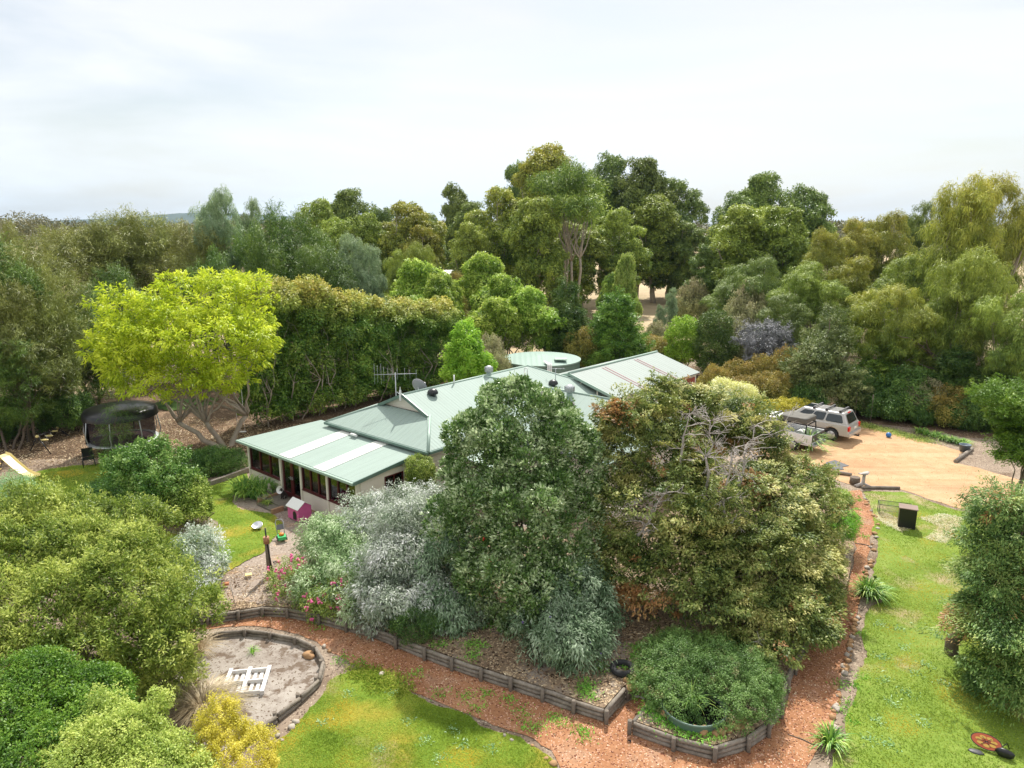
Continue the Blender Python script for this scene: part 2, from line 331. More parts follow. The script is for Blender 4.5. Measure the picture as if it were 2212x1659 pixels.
# ------------------------------------------------------------------ object helpers
def tag(o, label=None, cat=None, group=None, kind=None):
    if label: o['label'] = label
    if cat: o['category'] = cat
    if group: o['group'] = group
    if kind: o['kind'] = kind
    return o
def thing(name, label, cat, loc=(0, 0, 0), rz=0, group=None):
    o = bpy.data.objects.new(name, None); COL.objects.link(o)
    o.empty_display_size = .2
    o.location = loc; o.rotation_euler = (0, 0, rz)
    return tag(o, label, cat, group)
class MB:
    """Collects shapes, builds ONE mesh object."""
    def __init__(s): s.v = []; s.f = []; s.mi = []; s.uv = {}; s.cur = 0; s.sm = []
    def face(s, pts, uv=None, smooth=False):
        k = len(s.v); s.v += [tuple(p) for p in pts]; s.f.append(tuple(range(k, k+len(pts)))); s.mi.append(s.cur); s.sm.append(smooth)
        if uv: s.uv[len(s.f)-1] = uv
        return s
    def box(s, c, d, M=None):
        cx, cy, cz = c; x, y, z = d[0]/2, d[1]/2, d[2]/2; k = len(s.v)
        P = [Vector((cx+i*x, cy+j*y, cz+h*z)) for h in (-1, 1) for j in (-1, 1) for i in (-1, 1)]
        if M is not None: P = [M @ p for p in P]
        s.v += [tuple(p) for p in P]
        for q in ((0, 2, 3, 1), (4, 5, 7, 6), (0, 1, 5, 4), (2, 6, 7, 3), (0, 4, 6, 2), (1, 3, 7, 5)):
            s.f.append(tuple(k+i for i in q)); s.mi.append(s.cur); s.sm.append(False)
        return s
    def tube(s, pts, rad, n=8, cap=True):
        pts = [Vector(p) for p in pts]
        if not hasattr(rad, '__len__'): rad = [rad]*len(pts)
        k = len(s.v); up = Vector((0, 0, 1)); px = None
        for i, p in enumerate(pts):
            d = (pts[min(i+1, len(pts)-1)] - pts[max(i-1, 0)])
            d = d.normalized() if d.length > 1e-9 else up
            if px is None:
                px = d.cross(Vector((.01, 1, .02)) if abs(d.z) > .9 else up).normalized()
            else:
                px = (px - d*px.dot(d)); px = px.normalized() if px.length > 1e-6 else d.orthogonal().normalized()
            py = d.cross(px)
            for j in range(n):
                a = 2*PI*j/n; s.v.append(tuple(p + (px*math.cos(a) + py*math.sin(a))*rad[i]))
        for i in range(len(pts)-1):
            for j in range(n):
                a, b = k+i*n+j, k+i*n+(j+1) % n
                s.f.append((a, b, b+n, a+n)); s.mi.append(s.cur); s.sm.append(True)
        if cap:
            s.f.append(tuple(k+j for j in reversed(range(n)))); s.mi.append(s.cur); s.sm.append(False)
            e = k+(len(pts)-1)*n; s.f.append(tuple(e+j for j in range(n))); s.mi.append(s.cur); s.sm.append(False)
        return s
    def lathe(s, prof, c=(0, 0, 0), n=24, M=None):
        k = len(s.v)
        for r, z in prof:
            for j in range(n):
                a = 2*PI*j/n; p = Vector((c[0]+r*math.cos(a), c[1]+r*math.sin(a), c[2]+z))
                s.v.append(tuple(M @ p if M is not None else p))
        for i in range(len(prof)-1):
            for j in range(n):
                a, b = k+i*n+j, k+i*n+(j+1) % n
                s.f.append((a, b, b+n, a+n)); s.mi.append(s.cur); s.sm.append(True)
        return s
    def blob(s, c, r, n=2, seed=0, amp=.25):
        bm = bmesh.new(); bmesh.ops.create_icosphere(bm, subdivisions=n, radius=1)
        k = len(s.v)
        for v in bm.verts:
            q = v.co*(1 + amp*noise.noise(v.co*1.5 + Vector((seed*3.7, seed, 0))) + amp*.4*noise.noise(v.co*4 + Vector((seed, 0, 9))))
            s.v.append((c[0]+q.x*r[0], c[1]+q.y*r[1], c[2]+q.z*r[2]))
        for f in bm.faces:
            s.f.append(tuple(k+v.index for v in f.verts)); s.mi.append(s.cur); s.sm.append(True)
        bm.free(); return s
    def slab(s, pts, th, uvf=None):
        """polygon given on top, extruded down by th"""
        pts = [Vector(p) for p in pts]; n = len(pts)
        s.face(pts, uvf(pts) if uvf else None)
        lo = [p - Vector((0, 0, th)) for p in pts]
        s.face(list(reversed(lo)))
        for i in range(n):
            j = (i+1) % n; s.face([pts[i], lo[i], lo[j], pts[j]])
        return s
    def build(s, name, mats, parent=None, bevel=0):
        me = bpy.data.meshes.new(name); me.from_pydata(s.v, [], s.f)
        mats = mats if isinstance(mats, (list, tuple)) else [mats]
        for m in mats: me.materials.append(m)
        me.polygons.foreach_set('material_index', s.mi); me.polygons.foreach_set('use_smooth', s.sm)
        if s.uv:
            ul = me.uv_layers.new(name='UVMap')
            for fi, uvs in s.uv.items():
                for li, q in zip(me.polygons[fi].loop_indices, uvs): ul.data[li].uv = q
        me.update()
        o = bpy.data.objects.new(name, me); COL.objects.link(o)
        if parent: o.parent = parent
        if bevel:
            b = o.modifiers.new('bevel', 'BEVEL'); b.width = bevel; b.segments = 2; b.limit_method = 'ANGLE'; b.angle_limit = R(40)
        return o
def copy_tree(o, parent=None, **kw):
    c = o.copy(); COL.objects.link(c)
    if parent: c.parent = parent
    for ch in list(o.children): copy_tree(ch, c)
    for k, v in kw.items(): c[k] = v
    return c
def linkmesh(name, me, parent=None, mat=None):
    o = bpy.data.objects.new(name, me); COL.objects.link(o)
    if parent: o.parent = parent
    if mat:
        o.material_slots[0].link = 'OBJECT'; o.material_slots[0].material = mat
    return o
def pip(px, py, poly):
    inside = np.zeros(len(px), bool); n = len(poly); j = n-1
    for i in range(n):
        xi, yi = poly[i]; xj, yj = poly[j]
        c = ((yi > py) != (yj > py)) & (px < (xj-xi)*(py-yi)/((yj-yi) if yj != yi else 1e-9)+xi)
        inside ^= c; j = i
    return inside

# ------------------------------------------------------------------ leaves
def unit(a): return a/np.maximum(np.linalg.norm(a, axis=1, keepdims=True), 1e-9)
def leaf_mesh(name, C, A, Nn, Ln, Wd, lc, tip, mat, droop=0.):
    """one rhombic leaf per row: base C, axis A, facing Nn"""
    n = len(C); A = unit(A); S = unit(np.cross(A, Nn)); U = np.cross(S, A)
    Ln = Ln[:, None]; Wd = Wd[:, None]
    mid = C + A*Ln*.5 + U*Ln*.06
    V = np.empty((n, 4, 3), np.float32)
    V[:, 0] = C; V[:, 1] = mid + S*Wd*.5; V[:, 2] = C + A*Ln + np.array([0, 0, -1.])*Ln*droop; V[:, 3] = mid - S*Wd*.5
    me = bpy.data.meshes.new(name)
    me.vertices.add(n*4); me.vertices.foreach_set('co', V.reshape(-1))
    me.loops.add(n*4); me.loops.foreach_set('vertex_index', np.arange(n*4, dtype=np.int32))
    me.polygons.add(n); me.polygons.foreach_set('loop_start', np.arange(n, dtype=np.int32)*4)
    me.polygons.foreach_set('loop_total', np.full(n, 4, np.int32))
    for nm, arr in (('lc', lc), ('tip', tip)):
        at = me.attributes.new(nm, 'FLOAT', 'FACE'); at.data.foreach_set('value', np.ascontiguousarray(arr, np.float32))
    me.materials.append(mat); me.update(calc_edges=True)
    return me

def crown(name, blobs, mat, seed=0, clumps=400, cr=.3, leaves=60, Ln=.1, Wd=.04, el=1., flat=1., eout=1., eup=.3, edn=0.,
          aE=.5, aq=.7, ag=0., ar=.4, nup=.6, droop=.1, inner=.25, gap=.0, lump=.15, tiph=None, tipp=0., bottom=-.75, low=.25, bough=None, keepn=.3, sprays=None):
    """blobs: rows cx,cy,cz,rx,ry,rz in local coordinates. Returns (mesh, clump centres)."""
    g = np.random.default_rng(seed)
    nb0 = len(blobs); B0 = np.array(blobs, float)
    if bough: blobs = boughs(blobs, bough[0], bough[1], bough[2], seed, core=bough[3] if len(bough) > 3 else .70)
    B = np.array(blobs, float)
    w = (B[:, 3]*B[:, 4] + B[:, 4]*B[:, 5] + B[:, 3]*B[:, 5])
    if bough: w[-nb0:] *= .5
    w /= w.sum()
    m = clumps*3
    bi = g.choice(len(B), m, p=w)
    d = unit(g.normal(size=(m, 3)))
    keep = (d[:, 2] > bottom) & (g.random(m) > low*(d[:, 2] < -.2))
    isin = g.random(m) < inner
    rf = np.where(isin, .35+.45*g.random(m), .9+.12*g.random(m))
    ph = g.random(9)*6.28
    rf *= 1 + lump*(np.sin(d[:, 0]*5+ph[0]+bi)+np.sin(d[:, 1]*5+ph[1]+bi*2)+np.sin(d[:, 2]*6+ph[2]+bi*3)+np.sin((d[:, 0]+d[:, 2])*9+ph[3]))*.5
    P = B[bi, :3] + d*B[bi, 3:6]*rf[:, None]
    nn = unit(d/B[bi, 3:6])
    for k in range(len(B)):
        q = (P - B[k, :3])/B[k, 3:6]; inside = (np.linalg.norm(q, axis=1) < .75) & (bi != k) & (~isin)
        keep &= ~inside
    if gap > 0:
        s = .9/max(.15, cr*3)
        gn = np.sin(P[:, 0]*s+ph[4])*np.sin(P[:, 1]*s*1.1+ph[5])+np.sin(P[:, 2]*s*1.3+ph[6])*np.cos((P[:, 0]+P[:, 1])*s*.7+ph[7])
        keep &= (gn > -1.6+gap*2) | (g.random(m) < .12)
    P = P[keep][:clumps]; nn = nn[keep][:clumps]; isk = isin[keep][:clumps]
    n = len(P)
    E = unit(nn*eout*np.array([1, 1, .5]) + np.array([0, 0, eup-edn]) + g.normal(size=(n, 3))*.22)
    sz = cr*(.6+.8*g.random(n))
    lv = np.maximum(6, (leaves*(.7+.6*g.random(n))*np.where(isk, .6, 1.)).astype(int))
    ci = np.repeat(np.arange(n), lv); T = len(ci)
    q = unit(g.normal(size=(T, 3))); q[:, 0] = np.where(q[:, 0] < -.35, -q[:, 0], q[:, 0]); q *= (g.random(T)**.28)[:, None]
    Ec = E[ci]
    side = unit(np.cross(Ec, np.array([0, 0, 1.])+g.normal(size=(T, 3))*.01)); upv = np.cross(side, Ec)
    off = Ec*(q[:, :1]*el) + side*q[:, 1:2]*(1 if el == 1 else .75) + upv*q[:, 2:3]*flat
    C = P[ci] + off*sz[ci][:, None]
    A = unit(Ec*aE + unit(off)*aq + np.array([0, 0, -1.])*ag + g.normal(size=(T, 3))*ar)
    NN = unit(np.array([.05, .12, 1.])*nup*.45 + unit(off)*.8 + nn[ci]*.35 + g.normal(size=(T, 3))*.3)
    A = unit(A - NN*(A*NN).sum(1, keepdims=True)*(1-keepn) + g.normal(size=(T, 3))*.12)
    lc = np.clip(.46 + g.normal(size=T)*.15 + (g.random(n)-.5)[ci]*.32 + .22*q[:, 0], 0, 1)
    tip = np.zeros(T)
    if tiph is not None:
        tp = np.clip((C[:, 2]-tiph[0])/(tiph[1]-tiph[0]), 0, 1)
        tip = tp*(g.random(n)[ci]*.7+.3)*(g.random(T)*.5+.5)
    if tipp:
        tip = np.maximum(tip, ((g.random(n) < tipp)[ci])*(.6+.4*g.random(T)))
    l = Ln*(.65+.7*g.random(T)); wd = Wd*(.7+.6*g.random(T))
    if sprays:          # flat tiers of foliage: fans reaching outward from inside the crown
        ns, sl, per, lift, sag, brown = sprays
        w = (B0[:, 3]*B0[:, 4] + B0[:, 4]*B0[:, 5] + B0[:, 3]*B0[:, 5]); w /= w.sum()
        nl = max(8, ns//8)*4; kl = g.choice(len(B0), nl, p=w); dl = unit(g.normal(size=(nl, 3))); rl = .78+.42*g.random(nl)
        tl = B0[kl, :3]+dl*B0[kl, 3:6]; kp = (dl[:, 2] > -.75) & (g.random(nl) > .35*(dl[:, 2] < -.2))
        for q in range(len(B0)):
            kp &= ~((np.linalg.norm((tl-B0[q, :3])/B0[q, 3:6], axis=1) < .82) & (kl != q))
        kl = kl[kp][:max(8, ns//8)]; dl = dl[kp][:len(kl)]; rl = rl[kp][:len(kl)]
        il = np.repeat(np.arange(len(kl)), 8); ns = len(il); k = kl[il]
        d = unit(dl[il]+g.normal(size=(ns, 3))*np.array([.30, .30, .09])); tp = B0[k, :3]+d*B0[k, 3:6]*(rl[il]*(.92+.16*g.random(ns)))[:, None]
        hz = unit(dl[il]*np.array([1, 1, .35])+g.normal(size=(ns, 3))*.22); cen = B0[:, :3].mean(0); far = tp-cen; far[:, 2] *= .3
        E2 = unit(hz*.7+unit(far)*.6+np.array([0, 0, lift])+g.normal(size=(ns, 3))*np.array([.1, .1, .05]))
        Ls = sl*(.6+.8*g.random(ns)); rt = tp-E2*(Ls*.78)[:, None]
        S2 = unit(np.cross(E2, np.array([0, 0, 1.])+g.normal(size=(ns, 3))*.18)); U2 = np.cross(S2, E2)
        i2 = np.repeat(np.arange(ns), per); T2 = len(i2); sp = g.random(T2)**.75; sg = g.choice([-1, 1], T2)
        tw = np.round(sp*7)/7
        wdt = sg*g.random(T2)**.8*Ls[i2]*.42*np.sin(PI*np.clip(.18+.8*tw, 0, 1))
        al = tw*Ls[i2]*.9+np.abs(wdt)*.75+g.normal(size=T2)*.03
        C2 = rt[i2]+E2[i2]*al[:, None]+S2[i2]*wdt[:, None]+U2[i2]*(g.normal(size=T2)*.045*Ls[i2])[:, None]
        C2[:, 2] += .12*al-sag*al*al/Ls[i2]+.0
        A2 = unit(E2[i2]*.75+S2[i2]*(sg*.55)[:, None]+np.array([0, 0, -.15])+g.normal(size=(T2, 3))*.3)
        N2 = unit(U2[i2]*.9+np.array([0, .1, .7])+g.normal(size=(T2, 3))*.38)
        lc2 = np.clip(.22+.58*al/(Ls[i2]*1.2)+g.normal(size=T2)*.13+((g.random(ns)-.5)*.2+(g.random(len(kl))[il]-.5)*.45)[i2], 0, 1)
        br = (g.random(len(kl)) < brown)[il][i2]; tip2 = br*(.55+.45*g.random(T2))
        C = np.concatenate([C, C2]); A = np.concatenate([A, A2]); NN = np.concatenate([NN, N2]); lc = np.concatenate([lc*.8, lc2]); tip = np.concatenate([tip, tip2])  # core leaves darkened: shade inside the crown put into their colour
        l = np.concatenate([l, Ln*(.65+.7*g.random(T2))]); wd = np.concatenate([wd, Wd*(.7+.6*g.random(T2))]); P = np.concatenate([P, tp])
    me = leaf_mesh(name, C, A, NN, l, wd, lc, tip, mat, droop)
    return me, P

def boughs(B, n, r, flat=.7, seed=0, core=.70, out=.95, low=.3, rv=.35):
    """turn big ellipsoids into many smaller leafy boughs standing on their surface, over shrunken cores"""
    g = np.random.default_rng(seed+500); A = np.array(B, float)
    w = (A[:, 3]*A[:, 4] + A[:, 4]*A[:, 5] + A[:, 3]*A[:, 5]); w /= w.sum(); out_ = []
    tries = 0
    while len(out_) < n and tries < n*6:
        tries += 1
        k = g.choice(len(A), p=w); d = g.normal(size=3); d /= np.linalg.norm(d)
        if d[2] < -.8 or (d[2] < -.2 and g.random() < low): continue
        p = A[k, :3]+d*np.maximum(A[k, 3:6]-r*np.array([.75, .75, .75*flat]), A[k, 3:6]*.35)*(.88+.24*g.random())
        if any(i != k and np.linalg.norm((p-A[i, :3])/A[i, 3:6]) < .62 for i in range(len(A))): continue
        rr = r*(1-rv+2*rv*g.random()); out_.append((p[0], p[1], p[2], rr*(1+.35*abs(d[0])), rr*(1+.35*abs(d[1])), rr*flat))
    for b in A: out_.append((b[0], b[1], b[2], b[3]*core, b[4]*core, b[5]*core))
    return out_
def branch(mb, a, b, r0, r1, g, sag=.1, segs=5, n=6):
    a = np.array(a, float); b = np.array(b, float); L_ = np.linalg.norm(b-a)
    ctrl = (a+b)/2 + np.array([0, 0, -sag*L_]) + g.normal(size=3)*L_*.06
    pts = []; rr = []
    for i in range(segs+1):
        t = i/segs
        p = (1-t)**2*a + 2*t*(1-t)*ctrl + t*t*b + (g.normal(size=3)*L_*.018 if 0 < i < segs else 0)
        pts.append(p); rr.append(r0*(1-t)+r1*t)
    mb.tube(pts, rr, n)
    return pts
def skeleton(name, P, base_r, fork, mat, seed=0, stems=1, limbs=14, twigs=60, spread=.25, lean=(0, 0), top=None, spine=False, r_limb=.45):
    """trunk with limbs and twigs reaching the crown's clumps; local coordinates, base at 0"""
    g = np.random.default_rng(seed+77); mb = MB(); mb_v = P
    zt = P[:, 2].max() if top is None else top
    tops = []
    for s in range(stems):
        an = g.random()*6.28; rr = base_r/(stems**.4)
        ox = math.cos(an)*spread*(stems > 1); oy = math.sin(an)*spread*(stems > 1)
        if spine:
            e = np.array([P[:, 0].mean()+lean[0], P[:, 1].mean()+lean[1], zt*.93])
            pts = branch(mb, (ox, oy, -.3), e, rr, rr*.15, g, .0, 9, 8); tops.append((pts, rr))
        else:
            tgt = P[g.integers(len(P))] if stems > 1 else P.mean(axis=0)
            e = np.array([tgt[0]*.5+ox*3, tgt[1]*.5+oy*3, fork*(.9+.3*g.random())]) if stems > 1 else np.array([P[:, 0].mean()*.4+lean[0], P[:, 1].mean()*.4+lean[1], fork])
            pts = branch(mb, (ox, oy, -.3), e, rr, rr*.7, g, 0, 6, 8); tops.append((pts, rr))
    lim = []
    for k in range(limbs):
        pts, rr = tops[k % len(tops)]
        t = P[g.integers(len(P))]
        if spine:
            i = g.integers(2, len(pts)-1); a = pts[i]; r0 = rr*(1-i/len(pts))*.45
        else:
            a = pts[-1]; r0 = rr*r_limb
        q = branch(mb, a, np.array(a)*.12+t*.88, r0*(.7+.4*g.random()), r0*.15, g, .06, 6, 6); lim.append((q, r0))
    if lim and twigs:
        idx = g.choice(len(P), min(twigs, len(P)), replace=False)
        for i in idx:
            t = P[i]; best = None; bd = 1e9
            for q, r0 in lim:
                for j in range(2, len(q)):
                    dd = np.linalg.norm(q[j]-t)
                    if dd < bd: bd = dd; best = (q[j], r0*(1-j/len(q))+r0*.12)
            branch(mb, best[0], t, best[1]*.4, best[1]*.06+.003, g, .05, 3, 4)
    me_o = mb.build(name, mat)
    me = me_o.data; bpy.data.objects.remove(me_o)
    return me

# ================================================================== GROUND
def wob(x, y, s=.9, seed=0): return noise.noise(Vector((x*s, y*s, seed)))
def poly_world(uvs, z=None):
    return [(G(u, v, z).x, G(u, v, z).y) for u, v in uvs]
def rough_edge(P, step=.22, amp=.12, seed=0, skip=()):
    out = []
    for i in range(len(P)):
        a = P[i]; b = P[(i+1) % len(P)]; d = math.hypot(b[0]-a[0], b[1]-a[1]); n = max(1, int(d/step))
        if i in skip or d > 60: n = 1
        for k in range(n):
            t = k/n; x = a[0]*(1-t)+b[0]*t; y = a[1]*(1-t)+b[1]*t
            aa = 0 if n == 1 else amp
            out.append((x+aa*(wob(x, y, 1.1, seed)*1.3+wob(x, y, 5, seed+3)*.7), y+aa*(wob(x, y, 1.1, seed+5)*1.3+wob(x, y, 5, seed+8)*.7)))
    return out
def sheet(name, P, mat, zf, skirt=0, kind='structure', ys=None, label=None):
    bm = bmesh.new()
    vs = [bm.verts.new((x, y, 0)) for x, y in P]
    for tri in tessellate_polygon([[Vector((x, y, 0)) for x, y in P]]):
        try: bm.faces.new([vs[i] for i in tri])
        except ValueError: pass
    for fc in bm.faces:
        fc.normal_update()
        if fc.normal.z < 0: fc.normal_flip()
    lo = min(p[1] for p in P); hi = max(p[1] for p in P)
    for i in range(int(18/.75), int(28/.75)+1):
        y = i*.75
        if lo < y < hi:
            bmesh.ops.bisect_plane(bm, geom=bm.verts[:]+bm.edges[:]+bm.faces[:], plane_co=(0, y, 0), plane_no=(0, 1, 0), dist=1e-5)
    for v in bm.verts: v.co.z = zf(v.co.x, v.co.y)
    if skirt:
        be = [e for e in bm.edges if e.is_boundary]
        r = bmesh.ops.extrude_edge_only(bm, edges=be)
        for v in r['geom']:
            if isinstance(v, bmesh.types.BMVert): v.co.z -= skirt
    me = bpy.data.meshes.new(name); bm.to_mesh(me); bm.free(); me.materials.append(mat)
    o = bpy.data.objects.new(name, me); COL.objects.link(o); o['kind'] = kind
    return o

M_ground = ground_mat('sandy_ground', [(.17, .125, .09), (.28, .215, .16), (.40, .33, .26)], .35, 4, 45,
                      patch=[((.15, .10, .065), .5, .52, .68)], flecks=[((.46, .38, .28), 30, .93), ((.10, .07, .05), 24, .93)])
M_litter = ground_mat('shaded_leaf_litter', [(.05, .035, .022), (.12, .078, .048), (.24, .155, .10)], .3, 3, 40, patch=[((.30, .20, .13), .45, .56, .68)],
                      flecks=[((.38, .28, .18), 18, .92)])  # litter brown darkened to carry the shade under the trees
M_paddock = ground_mat('dry_paddock', [(.30, .225, .135), (.46, .36, .22), (.60, .49, .32)], .06, .5, 8, patch=[((.24, .20, .10), .12, .55, .7)], bump=.2)
M_path = ground_mat('red_gravel', [(.20, .085, .045), (.36, .172, .086), (.49, .28, .16)], .8, 9, 70, patch=[((.38, .25, .17), .7, .55, .75)],
                    flecks=[((.62, .36, .26), 34, .93), ((.14, .05, .03), 30, .92)])
M_drive = ground_mat('orange_driveway_gravel', [(.36, .205, .105), (.49, .305, .165), (.60, .42, .26)], .25, 2.5, 40, patch=[((.40, .22, .12), .18, .50, .66)], w=(.5, .4, .3), streak=((.62, .46, .29), R(30), (.12, 1.6, 1)))
M_sand = ground_mat('grey_sand', [(.17, .13, .105), (.33, .29, .25), (.46, .42, .37)], .9, 5, 40, patch=[((.16, .12, .09), 2.2, .52, .6), ((.42, .27, .18), .5, .60, .72)],
                    flecks=[((.13, .09, .06), 26, .94)])
M_mulch = ground_mat('mulch_ground', [(.10, .07, .045), (.24, .175, .115), (.40, .30, .20)], .5, 6, 34, patch=[((.30, .26, .22), .8, .52, .64)],
                     flecks=[((.52, .41, .27), 17, .90), ((.07, .045, .03), 15, .90), ((.45, .33, .20), 23, .92)])
M_lawn = ground_mat('lawn_turf', [(.07, .125, .015), (.15, .235, .025), (.25, .31, .05)], .5, 5, 60, patch=[((.32, .27, .04), .55, .52, .66), ((.34, .26, .15), .38, .56, .68)])
M_lawnr = ground_mat('lawn_turf_worn', [(.09, .145, .02), (.18, .265, .04), (.30, .35, .09)], .5, 5, 60, patch=[((.38, .31, .17), .42, .54, .66)])

# big base sheet, reaches the horizon
def grid_axis(a, b, fine0, fine1, fs, cs):
    v = list(np.arange(fine0, fine1+.01, fs)); x = fine0; s = cs
    while x > a: x -= s; v.insert(0, x); s *= 1.5
    x = fine1; s = cs
    while x < b: x += s; v.append(x); s *= 1.5
    return v
gx = grid_axis(-6000, 6000, -60, 60, 4, 8); gy = grid_axis(-300, 9000, 0, 60, 1.0, 6)
vv = [(x, y, tz(x, y) + (.15*wob(x, y, .05) if y > 60 else 0)) for y in gy for x in gx]
nx = len(gx)
ff = [(j*nx+i, j*nx+i+1, (j+1)*nx+i+1, (j+1)*nx+i) for j in range(len(gy)-1) for i in range(nx-1)]
me = bpy.data.meshes.new('ground'); me.from_pydata(vv, [], ff); me.materials.append(M_ground); me.materials.append(M_paddock)
for p in me.polygons:
    if p.center.y > 66 or abs(p.center.x) > 60: p.material_index = 1
ground = bpy.data.objects.new('ground', me); COL.objects.link(ground); ground['kind'] = 'structure'
rn = random.Random(5)
# leaf litter under the back trees
lit = [(-75, 30.5), (-40, 31), (-24, 35.5), (-15.5, 36), (-13, 37.5), (-11, 41), (-6, 44), (0, 46), (10, 50), (16, 45), (22, 42.5), (29, 38), (40, 33), (60, 30), (60, 64), (12, 66), (5, 67), (-20, 62), (-34, 47), (-75, 44)]
sheet('ground_litter', rough_edge(lit, 1.5, .7, 2), M_litter, lambda x, y: tz(x, y)+.004)
# dry paddock showing behind the hedge
sheet('paddock', rough_edge([(-80, 44), (-34, 47), (-20, 62), (5, 67), (12, 66), (80, 64), (80, 80), (-80, 80)], 2, .8, 3), M_paddock, lambda x, y: tz(x, y)+.008)

drive = [(1560, 935), (1700, 925), (1852, 917), (1927, 936), (2002, 955), (2077, 975), (2061, 999), (2114, 1012), (2212, 1040), (2420, 1085), (2480, 1190),
         (2212, 1098), (2130, 1101), (2074, 1100), (1989, 1072), (1942, 1055), (1860, 1053), (1790, 1030), (1700, 1010), (1600, 970)]
sheet('driveway', rough_edge(poly_world(drive), .3, .14, 4), M_drive, lambda x, y: tz(x, y)+.012)

WALL1 = [(400, 1334), (447, 1328), (514, 1318.6), (567, 1311), (622, 1314), (691, 1327), (750, 1342), (807, 1354.5), (858, 1376.5), (920, 1400), (979, 1422), (1042, 1443.6), (1106, 1464), (1175, 1487), (1242, 1512), (1307, 1533), (1351, 1483)]
WALL2 = [(1407.6, 1511), (1367, 1557.7), (1457.6, 1590.5), (1543.6, 1612.4), (1613, 1592), (1656, 1562.4), (1684, 1523), (1698, 1468.6), (1714, 1431), (1738, 1385)]
WALL3 = [(400, 1374), (446, 1367), (468, 1364), (529, 1359), (585, 1365), (640, 1376), (682, 1395.5), (699, 1426.8), (688, 1465.5), (648, 1503), (598, 1543.6), (537.5, 1586), (519, 1601)]
w1 = [(G(u, v, 0).x, G(u, v, 0).y) for u, v in WALL1]
w2 = [(G(u, v, 0).x, G(u, v, 0).y) for u, v in WALL2]
def inset(P, d):
    out = []
    for i, p in enumerate(P):
        a = P[max(0, i-1)]; b = P[min(len(P)-1, i+1)]
        dx, dy = b[0]-a[0], b[1]-a[1]; l = math.hypot(dx, dy)
        out.append((p[0]-dy/l*d, p[1]+dx/l*d))
    return out
bed = inset(w1, .06) + [(G(1382, 1462, 0).x, G(1382, 1462, 0).y)] + inset(w2, .06)
rest = [(1775, 1340), (1812, 1318), (1830, 1262), (1846, 1184), (1840, 1150), (1836, 1090), (1828, 1060), (1770, 1030), (1650, 1000)]
bed += [(G(u, v, 0).x, G(u, v, 0).y) for u, v in rest]
bed += [(4, 33), (-2, 27.5), (-6.3, 27.2), (-12.6, 32.4), (-15.5, 32), (-16.5, 28), (-13.2, 23.0), (-11.6, 21.0)]
sheet('garden_bed', bed, M_mulch, lambda x, y: .0 + .02*sstep(24, 27, y) + (.010 if y > 19 else 0), skirt=.42)
# bare sandy yard in front of the sunroom, on the raised level
yard = [(447, 1318), (500, 1300), (560, 1302), (640, 1300), (700, 1270), (690, 1200), (700, 1140), (668, 1118), (600, 1085), (540, 1075), (430, 1050), (330, 1080), (380, 1200), (420, 1290)]
M_yard = ground_mat('yard_dirt', [(.20, .155, .125), (.31, .25, .205), (.40, .34, .28)], .6, 5, 45, patch=[((.40, .27, .17), 1.2, .56, .68)], flecks=[((.50, .42, .33), 26, .94), ((.16, .11, .08), 20, .94)])
sheet('yard', rough_edge([(G(u, v, .03).x, G(u, v, .03).y) for u, v in yard], .25, .15, 11), M_yard, lambda x, y: .010 + .02*sstep(24, 27, y) + .006)

pathp = [(380, 1345)] + [(u, v+8) for u, v in WALL1[1:6]] + [(u, v+12) for u, v in WALL1[6:-2]] + [(1309, 1556), (1350, 1520), (1385, 1500), (1400, 1530), (1372, 1570), (1365, 1590),
         (1457, 1612), (1543, 1634), (1616, 1612), (1662, 1580), (1692, 1535), (1706, 1480), (1722, 1440), (1745, 1395), (1771, 1360), (1811, 1321), (1833, 1259), (1849, 1181), (1843, 1149), (1839, 1090), (1830, 1062),
         (1858, 1059), (1864, 1071), (1883, 1099), (1891, 1134), (1877, 1181), (1870, 1243), (1857, 1290), (1850, 1330), (1845, 1341), (1837, 1397), (1818, 1453), (1806, 1556), (1762, 1628), (1743, 1653), (1715, 1720),
         (1225, 1720), (1207, 1659), (1191, 1622), (1138, 1590), (1082, 1575), (1019, 1544), (972, 1528), (910, 1500), (854, 1485), (775, 1440), (718, 1412), (700, 1400), (684, 1388), (640, 1368), (585, 1357), (529, 1351), (446, 1360), (380, 1370)]
PATHW = rough_edge(poly_world(pathp, LOW), .2, .07, 6)
PATHW = rough_edge([(lambda p: (p.x, p.y))(G(u, v)) for u, v in pathp], .2, .07, 6)
sheet('path', PATHW, M_path, lambda x, y: tz(x, y)+.016)

sandp = [(380, 1380), (446, 1372), (529, 1364), (585, 1370), (640, 1381), (682, 1400), (697, 1430), (686, 1466), (646, 1504), (596, 1545), (520, 1603), (470, 1630), (380, 1640), (330, 1560), (380, 1470)]
sheet('sand_bed', rough_edge([(G(u, v).x, G(u, v).y) for u, v in sandp], .3, .05, 7), M_sand, lambda x, y: tz(x, y)+.020)

